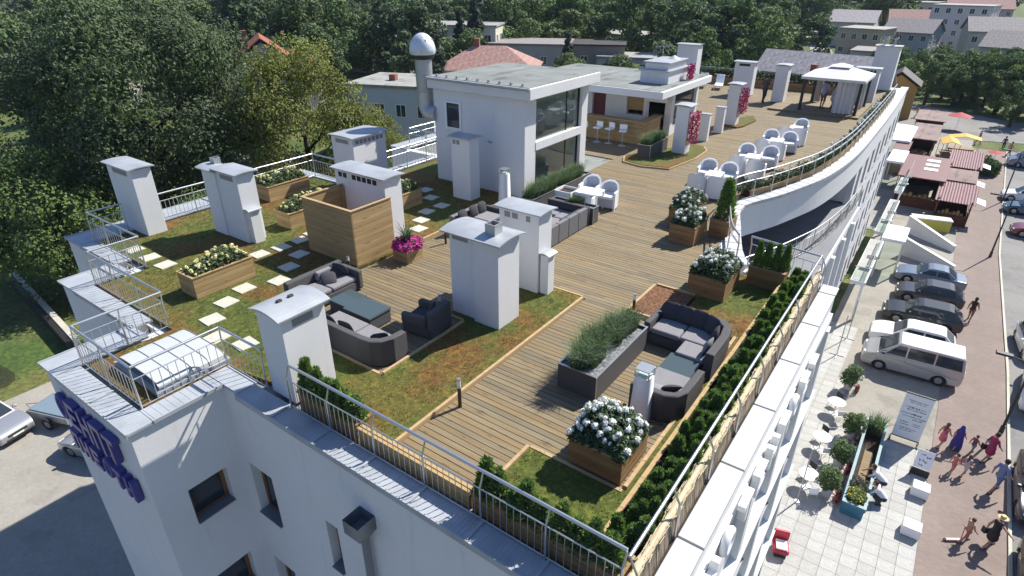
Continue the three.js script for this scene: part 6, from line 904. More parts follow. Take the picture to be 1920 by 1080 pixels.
// ================================================================ street-side balconies, canopies and kiosks
{
  const balc = (l, z0, z1, x1) => {
    const y = 2.9, t = thing('glass_balcony', l, 'balcony', [-2.6, y, (z0 + z1) / 2], 0, 'glass-railed balconies over the forecourt'), b = Math.abs(z0 - z1) / 2;
    mesh('slab', rbox(-0.05, -0.25, -b, x1, 0, b, 0.02, 1), M.white, t); mesh('floor', box(0, 0.001, -b + 0.1, x1 - 0.1, 0.03, b - 0.1), M.terracePaver, t);
    mesh('support', [[x1 - 0.15, b - 0.2], [x1 - 0.15, -b + 0.2]].map(([x, z]) => box(x - 0.08, -2.9, z - 0.08, x + 0.08, -0.26, z + 0.08)), M.white, t);
    const n = Math.max(3, Math.round(b)); for (let i = 0; i < n; i++) { const a = -b + 0.06 + i * (2 * b - 0.12) / n; mesh('glass_panel', box(x1 - 0.06, 0.06, a + 0.03, x1 - 0.045, 0.95, a + (2 * b - 0.12) / n - 0.03), M.pane, t); }
    mesh('glass_panel', box(0.05, 0.06, b - 0.06, x1 - 0.1, 0.95, b - 0.045), M.pane, t); mesh('rail', [bar([x1 - 0.05, 0.98, -b + 0.05], [x1 - 0.05, 0.98, b - 0.05], 0.025), bar([0, 0.98, b - 0.05], [x1 - 0.05, 0.98, b - 0.05], 0.025)], M.steel, t);
    const c = thing('balcony_table', l.replace(/^.*balcony/, 'dark table on the glass balcony'), 'table', [-1.9 + (x1 - 1) * 0.3, y + 0.032, (z0 + z1) / 2 + b * 0.35]); mesh('top', rbox(-0.3, 0.68, -0.3, 0.3, 0.72, 0.3, 0.02), M.trim, c); mesh('stem', [bar([0, 0, 0], [0, 0.68, 0], 0.04), box(-0.2, 0, -0.2, 0.2, 0.03, 0.2)], M.steel, c);
  };
  balc('nearest white glass-railed balcony over the cafe terrace', -41.2, -49.6, 0.85); balc('second white glass-railed balcony past the white canopy', -51.5, -60.6, 0.7); balc('third white glass-railed balcony before the red roof', -63.5, -71.8, 0.6);
  const can = (l, x0, x1, z0, z1, y) => { const t = thing('canopy', l, 'canopy', [(x0 + x1) / 2, 0, (z0 + z1) / 2], 0, 'white canopies'); const a = (x1 - x0) / 2, b = Math.abs(z0 - z1) / 2; mesh('roof', rbox(-a, y, -b, a, y + 0.25, b, 0.03, 1), M.plastic, t); for (const [p, q] of [[1, 1], [1, -1], [-1, 1], [-1, -1]]) mesh('post', box(p * (a - 0.1) - 0.05, 0, q * (b - 0.1) - 0.05, p * (a - 0.1) + 0.05, y, q * (b - 0.1) + 0.05), M.steel, t); mesh('glass_wall', box(-a + 0.1, 0.05, b - 0.12, a - 0.1, y - 0.05, b - 0.1), M.pane, t); return t; };
  can('square white glass-walled entrance canopy beyond the parked row', -2.0, -0.45, -50.2, -53.6, 2.7); can('large white canopy roof at the rear of the hotel', -7.0, -3.4, -84, -94, 2.9); can('narrow white canopy between the glass balconies and the red roof', -4.6, -3.0, -73.5, -79, 2.9);
  // kiosks with ribbed red roofs
  const ribbed = (w, d, c0) => { const s = new THREE.Shape(), n = Math.round(w / 0.22); for (let i = 0; i <= n * 4; i++) { const x = -w / 2 + w * i / (n * 4), y = 0.03 * Math.sin(i / 4 * 6.283); i ? s.lineTo(x, y) : s.moveTo(x, y); } for (let i = n * 4; i >= 0; i--) s.lineTo(-w / 2 + w * i / (n * 4), 0.03 * Math.sin(i / 4 * 6.283) - 0.03); return new THREE.ExtrudeGeometry(s, { depth: d, bevelEnabled: false }).translate(0, 0, -d / 2); };
  mat('redRoof', [0.18, 0.065, 0.06], 0.5, { map: T.metal }); mat('ribRed', [0.27, 0.14, 0.14], 0.5, { map: T.metal }); mat('kioskWood', [0.14, 0.05, 0.03], 0.7, { map: T.wood }); mat('brownRoof', [0.30, 0.20, 0.18], 0.8, { map: T.tar }); mat('yellowAwning', [0.68, 0.44, 0.10], 0.8, { map: T.cloth }); mat('redCloth', [0.45, 0.05, 0.06], 0.8, { map: T.cloth, side: THREE.DoubleSide });
  const kiosk = (l, x, z, w, d, h, rm, tilt, ribs, awn) => {
    const t = thing('market_kiosk', l, 'kiosk', [x, 0.01, z], 0, 'market kiosks beyond the parking row'); mesh('counter_wall', [box(-w / 2 + 0.1, 0, d / 2 - 0.25, w / 2 - 0.1, 1.0, d / 2 - 0.15)], M.kioskWood, t); mesh('back_wall', box(-w / 2 + 0.1, 0, -d / 2 + 0.1, w / 2 - 0.1, h - 0.1, -d / 2 + 0.2), M.kioskWood, t); mesh('side_wall', box(-w / 2 + 0.1, 0, -d / 2 + 0.2, -w / 2 + 0.2, h - 0.1, d / 2 - 0.25), M.kioskWood, t); mesh('side_wall', box(w / 2 - 0.2, 0, -d / 2 + 0.2, w / 2 - 0.1, 1.1, d / 2 - 0.25), M.kioskWood, t);
    for (const [a, b] of [[1, 1], [-1, 1], [1, -1], [-1, -1]]) mesh('post', box(a * (w / 2 - 0.08) - 0.06, 0, b * (d / 2 - 0.08) - 0.06, a * (w / 2 - 0.08) + 0.06, h - 0.05, b * (d / 2 - 0.08) + 0.06), M.kioskWood, t);
    const rf = mesh('roof', ribs ? ribbed(w + 0.4, d + 0.4) : rbox(-w / 2 - 0.2, 0, -d / 2 - 0.2, w / 2 + 0.2, 0.12, d / 2 + 0.2, 0.03, 1), rm, t); rf.position.y = h + 0.05; rf.rotation.x = tilt;
    mesh('goods', [...Array(7)].map((_, i) => box(-w / 2 + 0.3 + i * (w - 0.7) / 7, 1.0, d / 2 - 0.6, -w / 2 + 0.3 + (i + 0.8) * (w - 0.7) / 7, 1.15 + 0.25 * ((i * 7) % 3) / 2, d / 2 - 0.26)), BROWN[2], t);
    if (awn) { const a = mesh('white_awning', rbox(0, 0, -0.9, 0.75, 0.05, 0.9, 0.02), M.plastic, t); a.position.set(w / 2 + 0.2, h - 0.25, 0.6); a.rotation.z = -0.25; } return t;
  };
  let t = kiosk('large dark red flat roof with three pale skylights', -1.0, -73.4, 3.6, 9.2, 2.9, M.redRoof, 0, false); for (let i = 0; i < 3; i++) mesh('roof_skylight', rbox(-0.1, 3.08, -3.2 + i * 1.9, 1.1, 3.12, -2.2 + i * 1.9, 0.02), M.plastic, t);
  kiosk('ribbed red-roofed kiosk nearest the parked cars', 2.1, -67.4, 2.7, 4.4, 2.5, M.ribRed, 0.12, true, true); kiosk('ribbed red-roofed kiosk behind the nearer one', 2.3, -81.4, 2.7, 5.0, 2.5, M.ribRed, 0.12, true, true);
  kiosk('low brown-roofed kiosk between the two ribbed kiosks', 2.1, -74.0, 2.4, 3.4, 2.4, M.brownRoof, 0.08, false, true); kiosk('brown flat-roofed kiosk beside the yellow awnings', -2.4, -91.6, 2.6, 8.0, 2.9, M.brownRoof, 0.04, false); kiosk('farther brown flat-roofed kiosk behind the white canopy', -2.6, -103, 3.2, 6.0, 2.9, M.brownRoof, 0.04, false); kiosk('small dark roofed stall left of the large red roof', -4.0, -82.6, 1.2, 5.0, 2.6, M.redRoof, 0.05, false);
  for (const [x, z, w, d, l, a] of [[0.4, -91.2, 1.9, 3.6, 'nearer yellow cloth awning', 0.15], [1.8, -94.6, 3.4, 2.2, 'farther long yellow cloth awning', 0.05]]) { t = thing('yellow_awning', `${l} over the market stalls`, 'awning', [x, 0.01, z], a, 'yellow awnings'); const c = mesh('cloth', sideExtrude([[-w / 2, 2.25], [0, 2.6], [w / 2, 2.25], [w / 2, 2.2], [0, 2.55], [-w / 2, 2.2]], d), M.yellowAwning, t); for (const [p, q] of [[1, 1], [-1, 1], [1, -1], [-1, -1]]) mesh('post', box(p * (w / 2 - 0.1) - 0.03, 0, q * (d / 2 - 0.1) - 0.03, p * (w / 2 - 0.1) + 0.03, 2.2, q * (d / 2 - 0.1) + 0.03), M.steel, t); mesh('table', [box(-w / 2 + 0.2, 0.8, -d / 2 + 0.2, w / 2 - 0.2, 0.86, d / 2 - 0.2), box(-w / 2 + 0.3, 0, -0.1, -w / 2 + 0.4, 0.8, 0.1), box(w / 2 - 0.4, 0, -0.1, w / 2 - 0.3, 0.8, 0.1)], BROWN[0], t); }
  [[-2.4, -110.5, 1.7, 'left red market parasol at the wood edge'], [0.6, -111, 1.7, 'right red market parasol at the wood edge'], [5.0, -88.5, 0.9, 'small red parasol near the grey van']].forEach(([x, z, r, l]) => { t = thing('red_parasol', l, 'parasol', [x, 0.02, z], 0, 'red parasols'); const g = new THREE.ConeGeometry(r, r * 0.32, 8, 1, true).translate(0, 2.3, 0); mesh('canopy', g, M.redCloth, t); mesh('pole', [bar([0, 0, 0], [0, 2.45, 0], 0.025), box(-0.25, 0, -0.25, 0.25, 0.08, 0.25)], M.steel, t); });
  t = thing('ivy_bush', 'bright green bush beside the nearer ribbed kiosks', 'bush', [4.2, 0.01, -86.5]); mesh('foliage', leafCloud(1500, r => { const a = r() * 6.28, k = Math.cbrt(r()); return [Math.cos(a) * k * 1.6, 0.2 + 1.9 * r() * (1.2 - k * 0.6), Math.sin(a) * k * 1.4]; }, 0.22, tint([0.07, 0.13, 0.03], 0.35), 2101), M.leaf, t);
}
// ================================================================ people
function person(label, pos, turn, o) {
  const H = o.h ?? 1.7, k = H / 1.7, res = 64, S = 1.08, mc = new MarchingCubes(res, M.petal, false, false, 60000); mc.isolation = 0;
  const t = thing('person', label, 'person', pos, turn, o.group); const cr = o.crouch ?? 0, st = o.stride ?? 0.16, lean = o.lean ?? 0;
  const hip = 0.9 - 0.5 * cr, hz = -0.12 * cr, sh = [0, hip + 0.5 - 0.1 * lean, hz + 0.38 * lean], hd = [0, sh[1] + 0.24 - 0.08 * lean, sh[2] + 0.04 + 0.14 * lean];
  const C = o, B = [], add = (a, b, r0, r1, c) => B.push([a, b, r0, r1, c]);
  add([0, hip, hz], [0, sh[1] - 0.14, sh[2]], 0.135, 0.15, C.top); add([-0.13, sh[1], sh[2]], [0.13, sh[1], sh[2]], 0.075, 0.075, C.top); add([-0.08, hip - 0.02, hz], [0.08, hip - 0.02, hz], 0.115, 0.115, C.bottom);
  if (C.skirt) add([0, hip, hz], [0, hip - 0.3, hz], 0.15, 0.21, C.top);
  add(sh, [0, hd[1] - 0.08, hd[2] - 0.02], 0.05, 0.05, C.skin); add([0, hd[1] - 0.04, hd[2] + 0.015], [0, hd[1] + 0.03, hd[2] + 0.01], 0.078, 0.09, C.skin); add([0, hd[1] + 0.03, hd[2] - 0.035], [0, hd[1] + 0.055, hd[2] - 0.02], 0.095, 0.092, C.hair); if (C.long) add([0, hd[1] + 0.02, hd[2] - 0.07], [0, sh[1] - 0.16, sh[2] - 0.12], 0.075, 0.05, C.hair);
  const hands = [];
  for (const s of [-1, 1]) {
    const f = s * st, kn = cr ? [s * 0.17, hip + 0.02, hz + 0.36] : [s * 0.1, 0.49, f * 0.9 + 0.05], an = cr ? [s * 0.14, 0.08, hz + 0.08] : [s * 0.1, 0.08, f * 1.6 - (f < 0 ? 0.12 : 0)];
    add([s * 0.09, hip - 0.03, hz], kn, 0.088, 0.062, C.bottom); add(kn, an, C.trouser ? 0.062 : 0.056, C.trouser ? 0.052 : 0.038, C.trouser ? C.bottom : C.skin); add([an[0], 0.045, an[2] - 0.04], [an[0] * 1.1, 0.035, an[2] + 0.16], 0.042, 0.034, C.shoe || [0.05, 0.05, 0.05]);
    const arm = (o.arms && o.arms[s < 0 ? 0 : 1]) || [[s * 0.25, sh[1] - 0.27, sh[2] - 0.02 - f * 0.6], [s * 0.27, sh[1] - 0.5, sh[2] + 0.08 - f * 1.2]];
    add([s * 0.18, sh[1] - 0.01, sh[2]], arm[0], 0.056, 0.042, C.sleeve ? C.top : C.skin); add(arm[0], arm[1], 0.042, 0.03, C.skin); hands.push([arm[0], arm[1], s]);
  }
  const f = mc.field, hs = res / 2, P = V(), A = V(), D = V(); const bb = B.map(([a, b, r0, r1]) => ({ a: V(...a), d: V(...b).sub(V(...a)), r0, r1 }));
  const dist = (x, y, z, b) => { P.set(x, y, z).sub(b.a); const l2 = b.d.lengthSq() || 1e-6, u = Math.min(1, Math.max(0, P.dot(b.d) / l2)); return P.addScaledVector(b.d, -u).length() - (b.r0 + (b.r1 - b.r0) * u); };
  for (let k2 = 0; k2 < res; k2++) for (let j = 0; j < res; j++) for (let i = 0; i < res; i++) {
    const x = (i - hs) / hs * S * 0.75, y = (j - hs) / hs * S + 0.92, z = (k2 - hs) / hs * S * 0.75; let s = 0; for (const b of bb) { const d = dist(x, y, z, b); if (d < 0.2) s += Math.exp(-55 * d); } f[k2 * res * res + j * res + i] = s > 0 ? Math.log(s) / 55 : -0.2;
  }
  mc.update(); const n = mc.count, pa = mc.positionArray, na = mc.normalArray, pos2 = new Float32Array(n * 3), nor = new Float32Array(n * 3), col = new Float32Array(n * 3);
  for (let i = 0; i < n; i++) {
    const x = pa[i * 3] * S * 0.75, y = pa[i * 3 + 1] * S + 0.92, z = pa[i * 3 + 2] * S * 0.75; let m = 9, c; bb.forEach((b, q) => { const d = dist(x, y, z, b); if (d < m) { m = d; c = B[q][4]; } });
    pos2.set([x * k, y * k, z * k], i * 3); nor.set([na[i * 3], na[i * 3 + 1], na[i * 3 + 2]], i * 3); col.set(c, i * 3);
  }
  const g = new THREE.BufferGeometry(); g.setAttribute('position', new THREE.BufferAttribute(pos2, 3)); g.computeVertexNormals(); g.setAttribute('color', new THREE.BufferAttribute(col, 3)); g.setAttribute('uv', new THREE.BufferAttribute(new Float32Array(n * 2), 2));
  const extra = []; const tintG = (q, c) => { q = q.index ? q.toNonIndexed() : q; const cnt = q.attributes.position.count, a = new Float32Array(cnt * 3); for (let i = 0; i < cnt; i++) a.set(c, i * 3); q.setAttribute('color', new THREE.BufferAttribute(a, 3)); q.scale(k, k, k); extra.push(q); };
  for (const [e, w, s] of hands) { const d = V(...w).sub(V(...e)).normalize(), sd = V(1, 0, 0).cross(d).lengthSq() > 0.01 ? V(0, 0, 1) : V(1, 0, 0), c = V(...w).addScaledVector(d, 0.05); tintG(bar(w, c.toArray(), 0.03, 0.034, 7), C.skin); for (let i = 0; i < 4; i++) { const b0 = c.clone().addScaledVector(sd, (i - 1.5) * 0.018), m1 = b0.clone().addScaledVector(d, 0.045 - Math.abs(i - 1.5) * 0.006), m2 = m1.clone().addScaledVector(d, 0.02).add(V(-s * 0.014, 0, 0)); tintG(bar(b0.toArray(), m1.toArray(), 0.0095, 0.0085, 5), C.skin); tintG(bar(m1.toArray(), m2.toArray(), 0.0085, 0.007, 5), C.skin); } const th = V(...w).addScaledVector(d, 0.02).addScaledVector(sd, 0.026); tintG(bar(th.toArray(), th.clone().addScaledVector(d, 0.04).addScaledVector(sd, 0.025).toArray(), 0.011, 0.009, 5), C.skin); }
  tintG(new THREE.ConeGeometry(0.016, 0.04, 5).translate(0, hd[1] - 0.015, hd[2] + 0.1), C.skin); for (const s of [-1, 1]) { tintG(new THREE.SphereGeometry(0.011, 6, 5).translate(s * 0.033, hd[1] + 0.01, hd[2] + 0.083), [0.05, 0.04, 0.035]); tintG(new THREE.SphereGeometry(0.022, 6, 5).scale(0.5, 1.2, 0.8).translate(s * 0.088, hd[1], hd[2]), C.skin); } tintG(box(-0.022, hd[1] - 0.052, hd[2] + 0.08, 0.022, hd[1] - 0.044, hd[2] + 0.093), [0.28, 0.09, 0.08]);
  mesh('body', [g, ...extra], M.petal, t);
  if (o.hat) { const q = mesh('straw_hat', [new THREE.CylinderGeometry(0.17, 0.19, 0.015, 18).translate(0, 0, 0), new THREE.CylinderGeometry(0.085, 0.1, 0.1, 14).translate(0, 0.05, 0)], mat('straw', [0.55, 0.42, 0.22], 0.9), t); q.position.set(0, (hd[1] + 0.09) * k, hd[2] * k); }
  if (o.robe) mesh('robe', new THREE.LatheGeometry([[0.34, 0.1], [0.33, 0.4], [0.27, 0.8], [0.22, 1.1], [0.26, 1.35], [0.17, 1.5], [0.13, 1.6], [0.12, 1.74], [0.02, 1.82]].map(p => new THREE.Vector2(p[0] * k, p[1] * k)), 18).scale(1, 1, 0.8), mat('robeBlue' + used.person, o.robe, 0.9), t);
  if (o.bag) mesh('bag', rbox(-0.1, 0, -0.16, 0.1, 0.32, 0.16, 0.05), M.trim, t).position.set(0.34 * k, 0.5 * k, 0);
  return t;
}
{
  const sk = [0.42, 0.24, 0.16], dk = [0.03, 0.02, 0.015], br = [0.10, 0.055, 0.03];
  const P = (l, x, z, turn, o, y = 0.032) => person(l, [x, y, z], turn, { skin: sk, hair: dk, ...o });
  P('girl in a pink top and white skirt leading the walkers', 3.75, -30.5, 2.6, { h: 1.36, top: [0.50, 0.10, 0.15], bottom: [0.55, 0.25, 0.25], hair: br, skirt: true, long: true });
  P('figure wrapped in a long blue towel walking by the banner', 4.35, -30.75, 2.6, { h: 1.3, top: [0.05, 0.04, 0.25], bottom: [0.05, 0.04, 0.25], robe: [0.045, 0.04, 0.24] });
  P('small child in maroon top and teal shorts', 4.98, -30.75, 2.4, { h: 1.08, top: [0.22, 0.05, 0.09], bottom: [0.08, 0.24, 0.30], hair: br });
  P('woman in a dark pink dress carrying a bag among the walkers', 5.6, -30.6, 2.3, { h: 1.62, top: [0.33, 0.03, 0.10], bottom: [0.33, 0.03, 0.10], skirt: true, sleeve: true, bag: true });
  P('child in a coral swimsuit in front of the walkers', 4.3, -28.75, 2.7, { h: 1.08, top: [0.5, 0.16, 0.14], bottom: [0.5, 0.16, 0.14], hair: br });
  P('girl in a pale lilac top in front of the walkers', 4.75, -28.85, 2.5, { h: 1.15, top: [0.46, 0.38, 0.44], bottom: [0.5, 0.4, 0.4], hair: br, long: true });
  P('man in a blue shirt and blue shorts walking at the right', 5.9, -28.5, 2.4, { h: 1.76, top: [0.17, 0.20, 0.36], bottom: [0.10, 0.16, 0.30], sleeve: true });
  P('child with a red scooter near the bottom right', 4.95, -24.5, 2.2, { h: 1.25, top: [0.40, 0.24, 0.16], bottom: [0.4, 0.12, 0.1], hair: br, arms: [null, [[0.3, 1.05, 0.15], [0.42, 1.25, 0.2]]] });
  P('woman in a black dress and straw hat walking with a bag', 5.75, -24.75, 2.3, { h: 1.62, top: [0.02, 0.02, 0.022], bottom: [0.02, 0.02, 0.022], skirt: true, hat: true, bag: true, hair: br, arms: [[[-0.4, 1.3, 0.05], [-0.62, 1.22, 0.08]], null] });
  P('woman in dark clothes walking alone past the parked cars', 4.4, -45.8, 2.9, { h: 1.66, top: [0.06, 0.025, 0.025], bottom: [0.25, 0.12, 0.09], long: true });
  P('gardener in a white shirt crouching at the trough end', 1.85, -24.7, -1.5, { h: 1.72, crouch: 1, lean: 0.8, top: [0.62, 0.62, 0.65], bottom: [0.03, 0.03, 0.035], trouser: true, sleeve: true, arms: [[[-0.3, 0.62, 0.48], [-0.22, 0.5, 0.7]], [[0.3, 0.62, 0.48], [0.2, 0.5, 0.7]]] });
  P('second gardener in a white shirt bent over the trough', 1.75, -25.7, -1.6, { h: 1.72, crouch: 0.9, lean: 1.0, top: [0.62, 0.62, 0.65], bottom: [0.03, 0.03, 0.035], trouser: true, sleeve: true, arms: [[[-0.3, 0.66, 0.5], [-0.22, 0.5, 0.72]], [[0.3, 0.66, 0.5], [0.2, 0.5, 0.72]]] });
  P('man in dark clothes standing left of the tall far chimney', -11.2, -45.6, 2.8, { h: 1.75, top: [0.09, 0.06, 0.05], bottom: [0.03, 0.03, 0.05], trouser: true, sleeve: true, stride: 0.05 }, DECK);
  P('man in a light blue shirt and red shorts under the gazebo', -7.3, -44.9, 3.0, { h: 1.75, top: [0.36, 0.42, 0.6], bottom: [0.25, 0.06, 0.06], sleeve: true, stride: 0.06 }, DECK + 0.12);
  P('woman in white standing under the gazebo', -6.75, -45.4, 2.4, { h: 1.65, top: [0.6, 0.6, 0.62], bottom: [0.5, 0.5, 0.52], skirt: true, stride: 0.05, long: true, hair: br }, DECK + 0.12);
  [[-6.5, -121, 0.5], [-5, -117.5, 2], [3.5, -103, 1], [6.2, -101, 3], [6.8, -98, 2.2]].forEach(([x, z, a], i) => P(['pedestrian beside the yellow house', 'second pedestrian beside the yellow house', 'pedestrian in the shade of the wood edge', 'pedestrian in dark clothes on the far square', 'pedestrian in pink near the grey van'][i], x, z, a, { h: 1.7, top: [[0.05, 0.05, 0.06], [0.4, 0.35, 0.3], [0.3, 0.2, 0.3], [0.06, 0.06, 0.1], [0.5, 0.2, 0.2]][i], bottom: [0.06, 0.06, 0.08], trouser: true }));
  // scooter
  const s = thing('kick_scooter', 'small red kick scooter ridden by the child', 'scooter', [4.62, 0.032, -24.3], 0.6); mesh('deck', rbox(-0.35, 0.08, -0.06, 0.25, 0.11, 0.06, 0.015), M.redPlastic, s); mesh('stem', [bar([0.27, 0.1, 0], [0.2, 0.8, 0], 0.015), bar([0.2, 0.8, -0.16], [0.2, 0.8, 0.16], 0.012)], M.redPlastic, s); for (const x of [-0.38, 0.3]) mesh('wheel', new THREE.TorusGeometry(0.055, 0.018, 6, 14).translate(x, 0.073, 0), M.tyre, s);
}
// ================================================================ houses beyond
mat('roofRed', [0.34, 0.10, 0.06], 0.8, { map: T.rooftile }); mat('roofPink', [0.42, 0.24, 0.20], 0.85, { map: T.rooftile }); mat('roofGrey', [0.30, 0.27, 0.26], 0.8, { map: T.rooftile }); mat('roofAsh', [0.50, 0.45, 0.44], 0.8, { map: T.rooftile }); mat('roofDark', [0.06, 0.05, 0.05], 0.7, { map: T.tar }); mat('roofPale', [0.42, 0.41, 0.38], 0.8, { map: T.tar });
const wallM = {}; const wm = (c) => wallM[c.join()] ||= mat('facade' + Object.keys(wallM).length, c, 0.9, { map: T.plaster });
function house(label, x, z, turn, o) {
  const { w, d, h } = o, t = thing(o.name || 'house', label, o.cat || 'house', [x, 0, z], turn, o.group), W = wm(o.wall); const a = w / 2, b = d / 2;
  mesh('wall', box(-a, 0, -b, a, h, b), W, t);
  if (o.roof === 'flat') { mesh('roof', rbox(-a - 0.25, h, -b - 0.25, a + 0.25, h + 0.3, b + 0.25, 0.03, 1), o.rm, t); }
  else {
    const e = 0.5, r = o.rise; if (o.roof === 'gable') { mesh('gable', sideExtrude([[-b, h], [b, h], [0, h + r * b / (b + e)]], w - 0.02).rotateY(Math.PI / 2), W, t); for (const s of [1, -1]) mesh('roof_slope', new THREE.ExtrudeGeometry(new THREE.Shape([[0, r + h], [s * (b + e), h - 0.05], [s * (b + e), h + 0.13], [0, r + h + 0.2]].map(p => new THREE.Vector2(...p))), { depth: w + 2 * e, bevelEnabled: false }).translate(0, 0, -a - e).rotateY(Math.PI / 2), o.rm, t); }
    else { const g = new THREE.BufferGeometry(), A = [[-a - e, h, b + e], [a + e, h, b + e], [a + e, h, -b - e], [-a - e, h, -b - e]], k = Math.max(0.2, a - b * 0.9), B = [[-k, h + r, 0.05], [k, h + r, 0.05], [k, h + r, -0.05], [-k, h + r, -0.05]], p = []; for (let i = 0; i < 4; i++) { const j = (i + 1) % 4; p.push(...A[i], ...A[j], ...B[j], ...A[i], ...B[j], ...B[i]); } p.push(...A[0], ...A[2], ...A[1], ...A[0], ...A[3], ...A[2]); g.setAttribute('position', new THREE.Float32BufferAttribute(p, 3)); g.computeVertexNormals(); mesh('roof', g, o.rm, t); }
  }
  if (o.chim) for (const [cx, cz] of o.chim) { mesh('chimney', box(cx - 0.4, h - 0.2, cz - 0.4, cx + 0.4, h + (o.rise ?? 0) + 1.0, cz + 0.4), wm([0.3, 0.12, 0.08]), t); }
  const fl = Math.max(1, Math.floor(h / 2.9)), ww = o.ww ?? 1.2, wh = 1.35;
  const put = (n, len, place) => { for (let f = 0; f < fl; f++) for (let i = 0; i < n; i++) { const u = -len / 2 + len * (i + 0.5) / n, v = 1.7 + f * (h / fl); const win = new THREE.Group(); win.name = 'window'; t.add(win); place(win, u, v); mesh('frame', frameG, M.frameWhite, win); mesh('pane', paneG, M.glass, win); } };
  put(o.nw ?? Math.max(2, Math.round(w / 3)), w, (g, u, v) => g.position.set(u, v, b)); put(o.nd ?? Math.max(2, Math.round(d / 3.2)), d, (g, u, v) => { g.position.set(a, v, u); g.rotation.y = Math.PI / 2; });
  mesh('door', box(-a * 0.3 - 0.5, 0, b, -a * 0.3 + 0.5, 2.1, b + 0.05), BROWN[0], t); return t;
}
const frameG = ready([box(-0.66, -0.75, 0, -0.58, 0.75, 0.08), box(0.58, -0.75, 0, 0.66, 0.75, 0.08), box(-0.58, 0.67, 0, 0.58, 0.75, 0.08), box(-0.58, -0.75, 0, 0.58, -0.67, 0.08), box(-0.03, -0.67, 0, 0.03, 0.67, 0.07)]), paneG = ready(box(-0.58, -0.67, 0, 0.58, 0.67, 0.03));
{
  house('lilac gabled house with red roof behind the left trees', -82.5, -53.5, -0.57, { w: 8, d: 9, h: 9, roof: 'gable', rise: 3.6, rm: M.roofRed, wall: [0.40, 0.37, 0.42], chim: [[2, 2]] });
  house('plain lilac annexe beside the gabled house', -84.5, -60, -0.57, { w: 6, d: 8, h: 7.5, roof: 'gable', rise: 2.4, rm: M.roofRed, wall: [0.42, 0.39, 0.42] });
  house('white flat-roofed block with brick chimney behind the stair tower', -56.4, -55.5, 0.35, { w: 11, d: 9, h: 8.6, roof: 'flat', rm: M.roofPale, wall: [0.62, 0.63, 0.66], nw: 4, chim: [[-1, 1]] });
  house('house with a pale red hipped roof behind the stair tower', -62, -80, 0.5, { w: 15, d: 11, h: 7.5, roof: 'hip', rise: 3.0, rm: M.roofPink, wall: [0.6, 0.58, 0.52], chim: [[-2, 0]] });
  house('cream flat-roofed block among the conifers', -84, -100, 0.45, { w: 15, d: 10, h: 11.5, roof: 'flat', rm: M.roofPale, wall: [0.62, 0.6, 0.48], nw: 5 });
  house('long grey concrete block with dark roof', -72, -104, 0.45, { w: 18, d: 11, h: 8.6, roof: 'flat', rm: M.roofGrey, wall: [0.45, 0.43, 0.4], nw: 6 });
  house('brownish block right of the concrete one', -61, -112, 0.45, { w: 12, d: 10, h: 8.4, roof: 'flat', rm: M.roofDark, wall: [0.28, 0.24, 0.2], nw: 4 });
  house('pale low villa with balcony in the trees', -52, -112, 0.3, { w: 13, d: 8, h: 6.6, roof: 'flat', rm: M.roofPale, wall: [0.5, 0.5, 0.5], nw: 4 });
  house('long house with grey-pink ridge roof behind the gazebo', -18.4, -107, -0.14, { w: 17.5, d: 12, h: 5.0, roof: 'gable', rise: 4.6, rm: M.roofAsh, wall: [0.5, 0.4, 0.3] });
  house('dark gabled porch house in front of the grey-pink roof', -18.3, -98.0, Math.PI / 2 - 0.14, { w: 7, d: 7.5, h: 4.6, roof: 'gable', rise: 3.4, rm: M.roofDark, wall: [0.2, 0.2, 0.19], chim: [[1, 0]] });
  house('yellow wooden house with brown gable at the far end of the hotel', -8.6, -118.0, -Math.PI / 2 + 0.05, { w: 6, d: 5.2, h: 4.9, roof: 'gable', rise: 2.0, rm: M.roofDark, wall: [0.46, 0.29, 0.09], nw: 2, nd: 1 });
  house('small house with ochre wall half hidden by the big left tree', -45.6, -26.6, 0.5, { w: 6, d: 6, h: 6.6, roof: 'flat', rm: M.roofPale, wall: [0.5, 0.40, 0.26] });
  house('red-roofed house at the far left lane', -175, -62, 0.3, { w: 14, d: 10, h: 6, roof: 'gable', rise: 4, rm: M.roofRed, wall: [0.6, 0.55, 0.5] });
  house('red-roofed cottage seen through the left trees', -140, -62, 0.7, { w: 11, d: 9, h: 5, roof: 'gable', rise: 3.5, rm: M.roofRed, wall: [0.55, 0.5, 0.45] });
  house('second red-roofed cottage seen through the left trees', -118, -45, 0.2, { w: 10, d: 8, h: 5, roof: 'gable', rise: 3.2, rm: M.roofRed, wall: [0.6, 0.56, 0.5] });
  // top right group on the rising street
  const far = [[-14, -262, 24, 'lilac apartment house at the top right', [0.45, 0.42, 0.5], 'flat'], [8, -235, 16, 'white-gabled house at the top right', [0.6, 0.58, 0.56], 'gable'], [22, -255, 22, 'wide grey house at the far right top', [0.45, 0.46, 0.5], 'flat'], [-28, -290, 26, 'cream apartment block at the top edge', [0.55, 0.5, 0.44], 'flat'], [-45, -300, 20, 'brown apartment block beside the far lane', [0.42, 0.34, 0.28], 'flat'], [10, -200, 13, 'low grey house among the right trees', [0.36, 0.36, 0.40], 'flat'], [-16, -215, 12, 'house with blue-grey gable by the far lane', [0.4, 0.42, 0.46], 'gable'], [24, -215, 14, 'pale house above the right wood', [0.5, 0.48, 0.46], 'flat'], [-4, -300, 20, 'red-roofed house on the skyline right of the lane', [0.55, 0.5, 0.46], 'gable']];
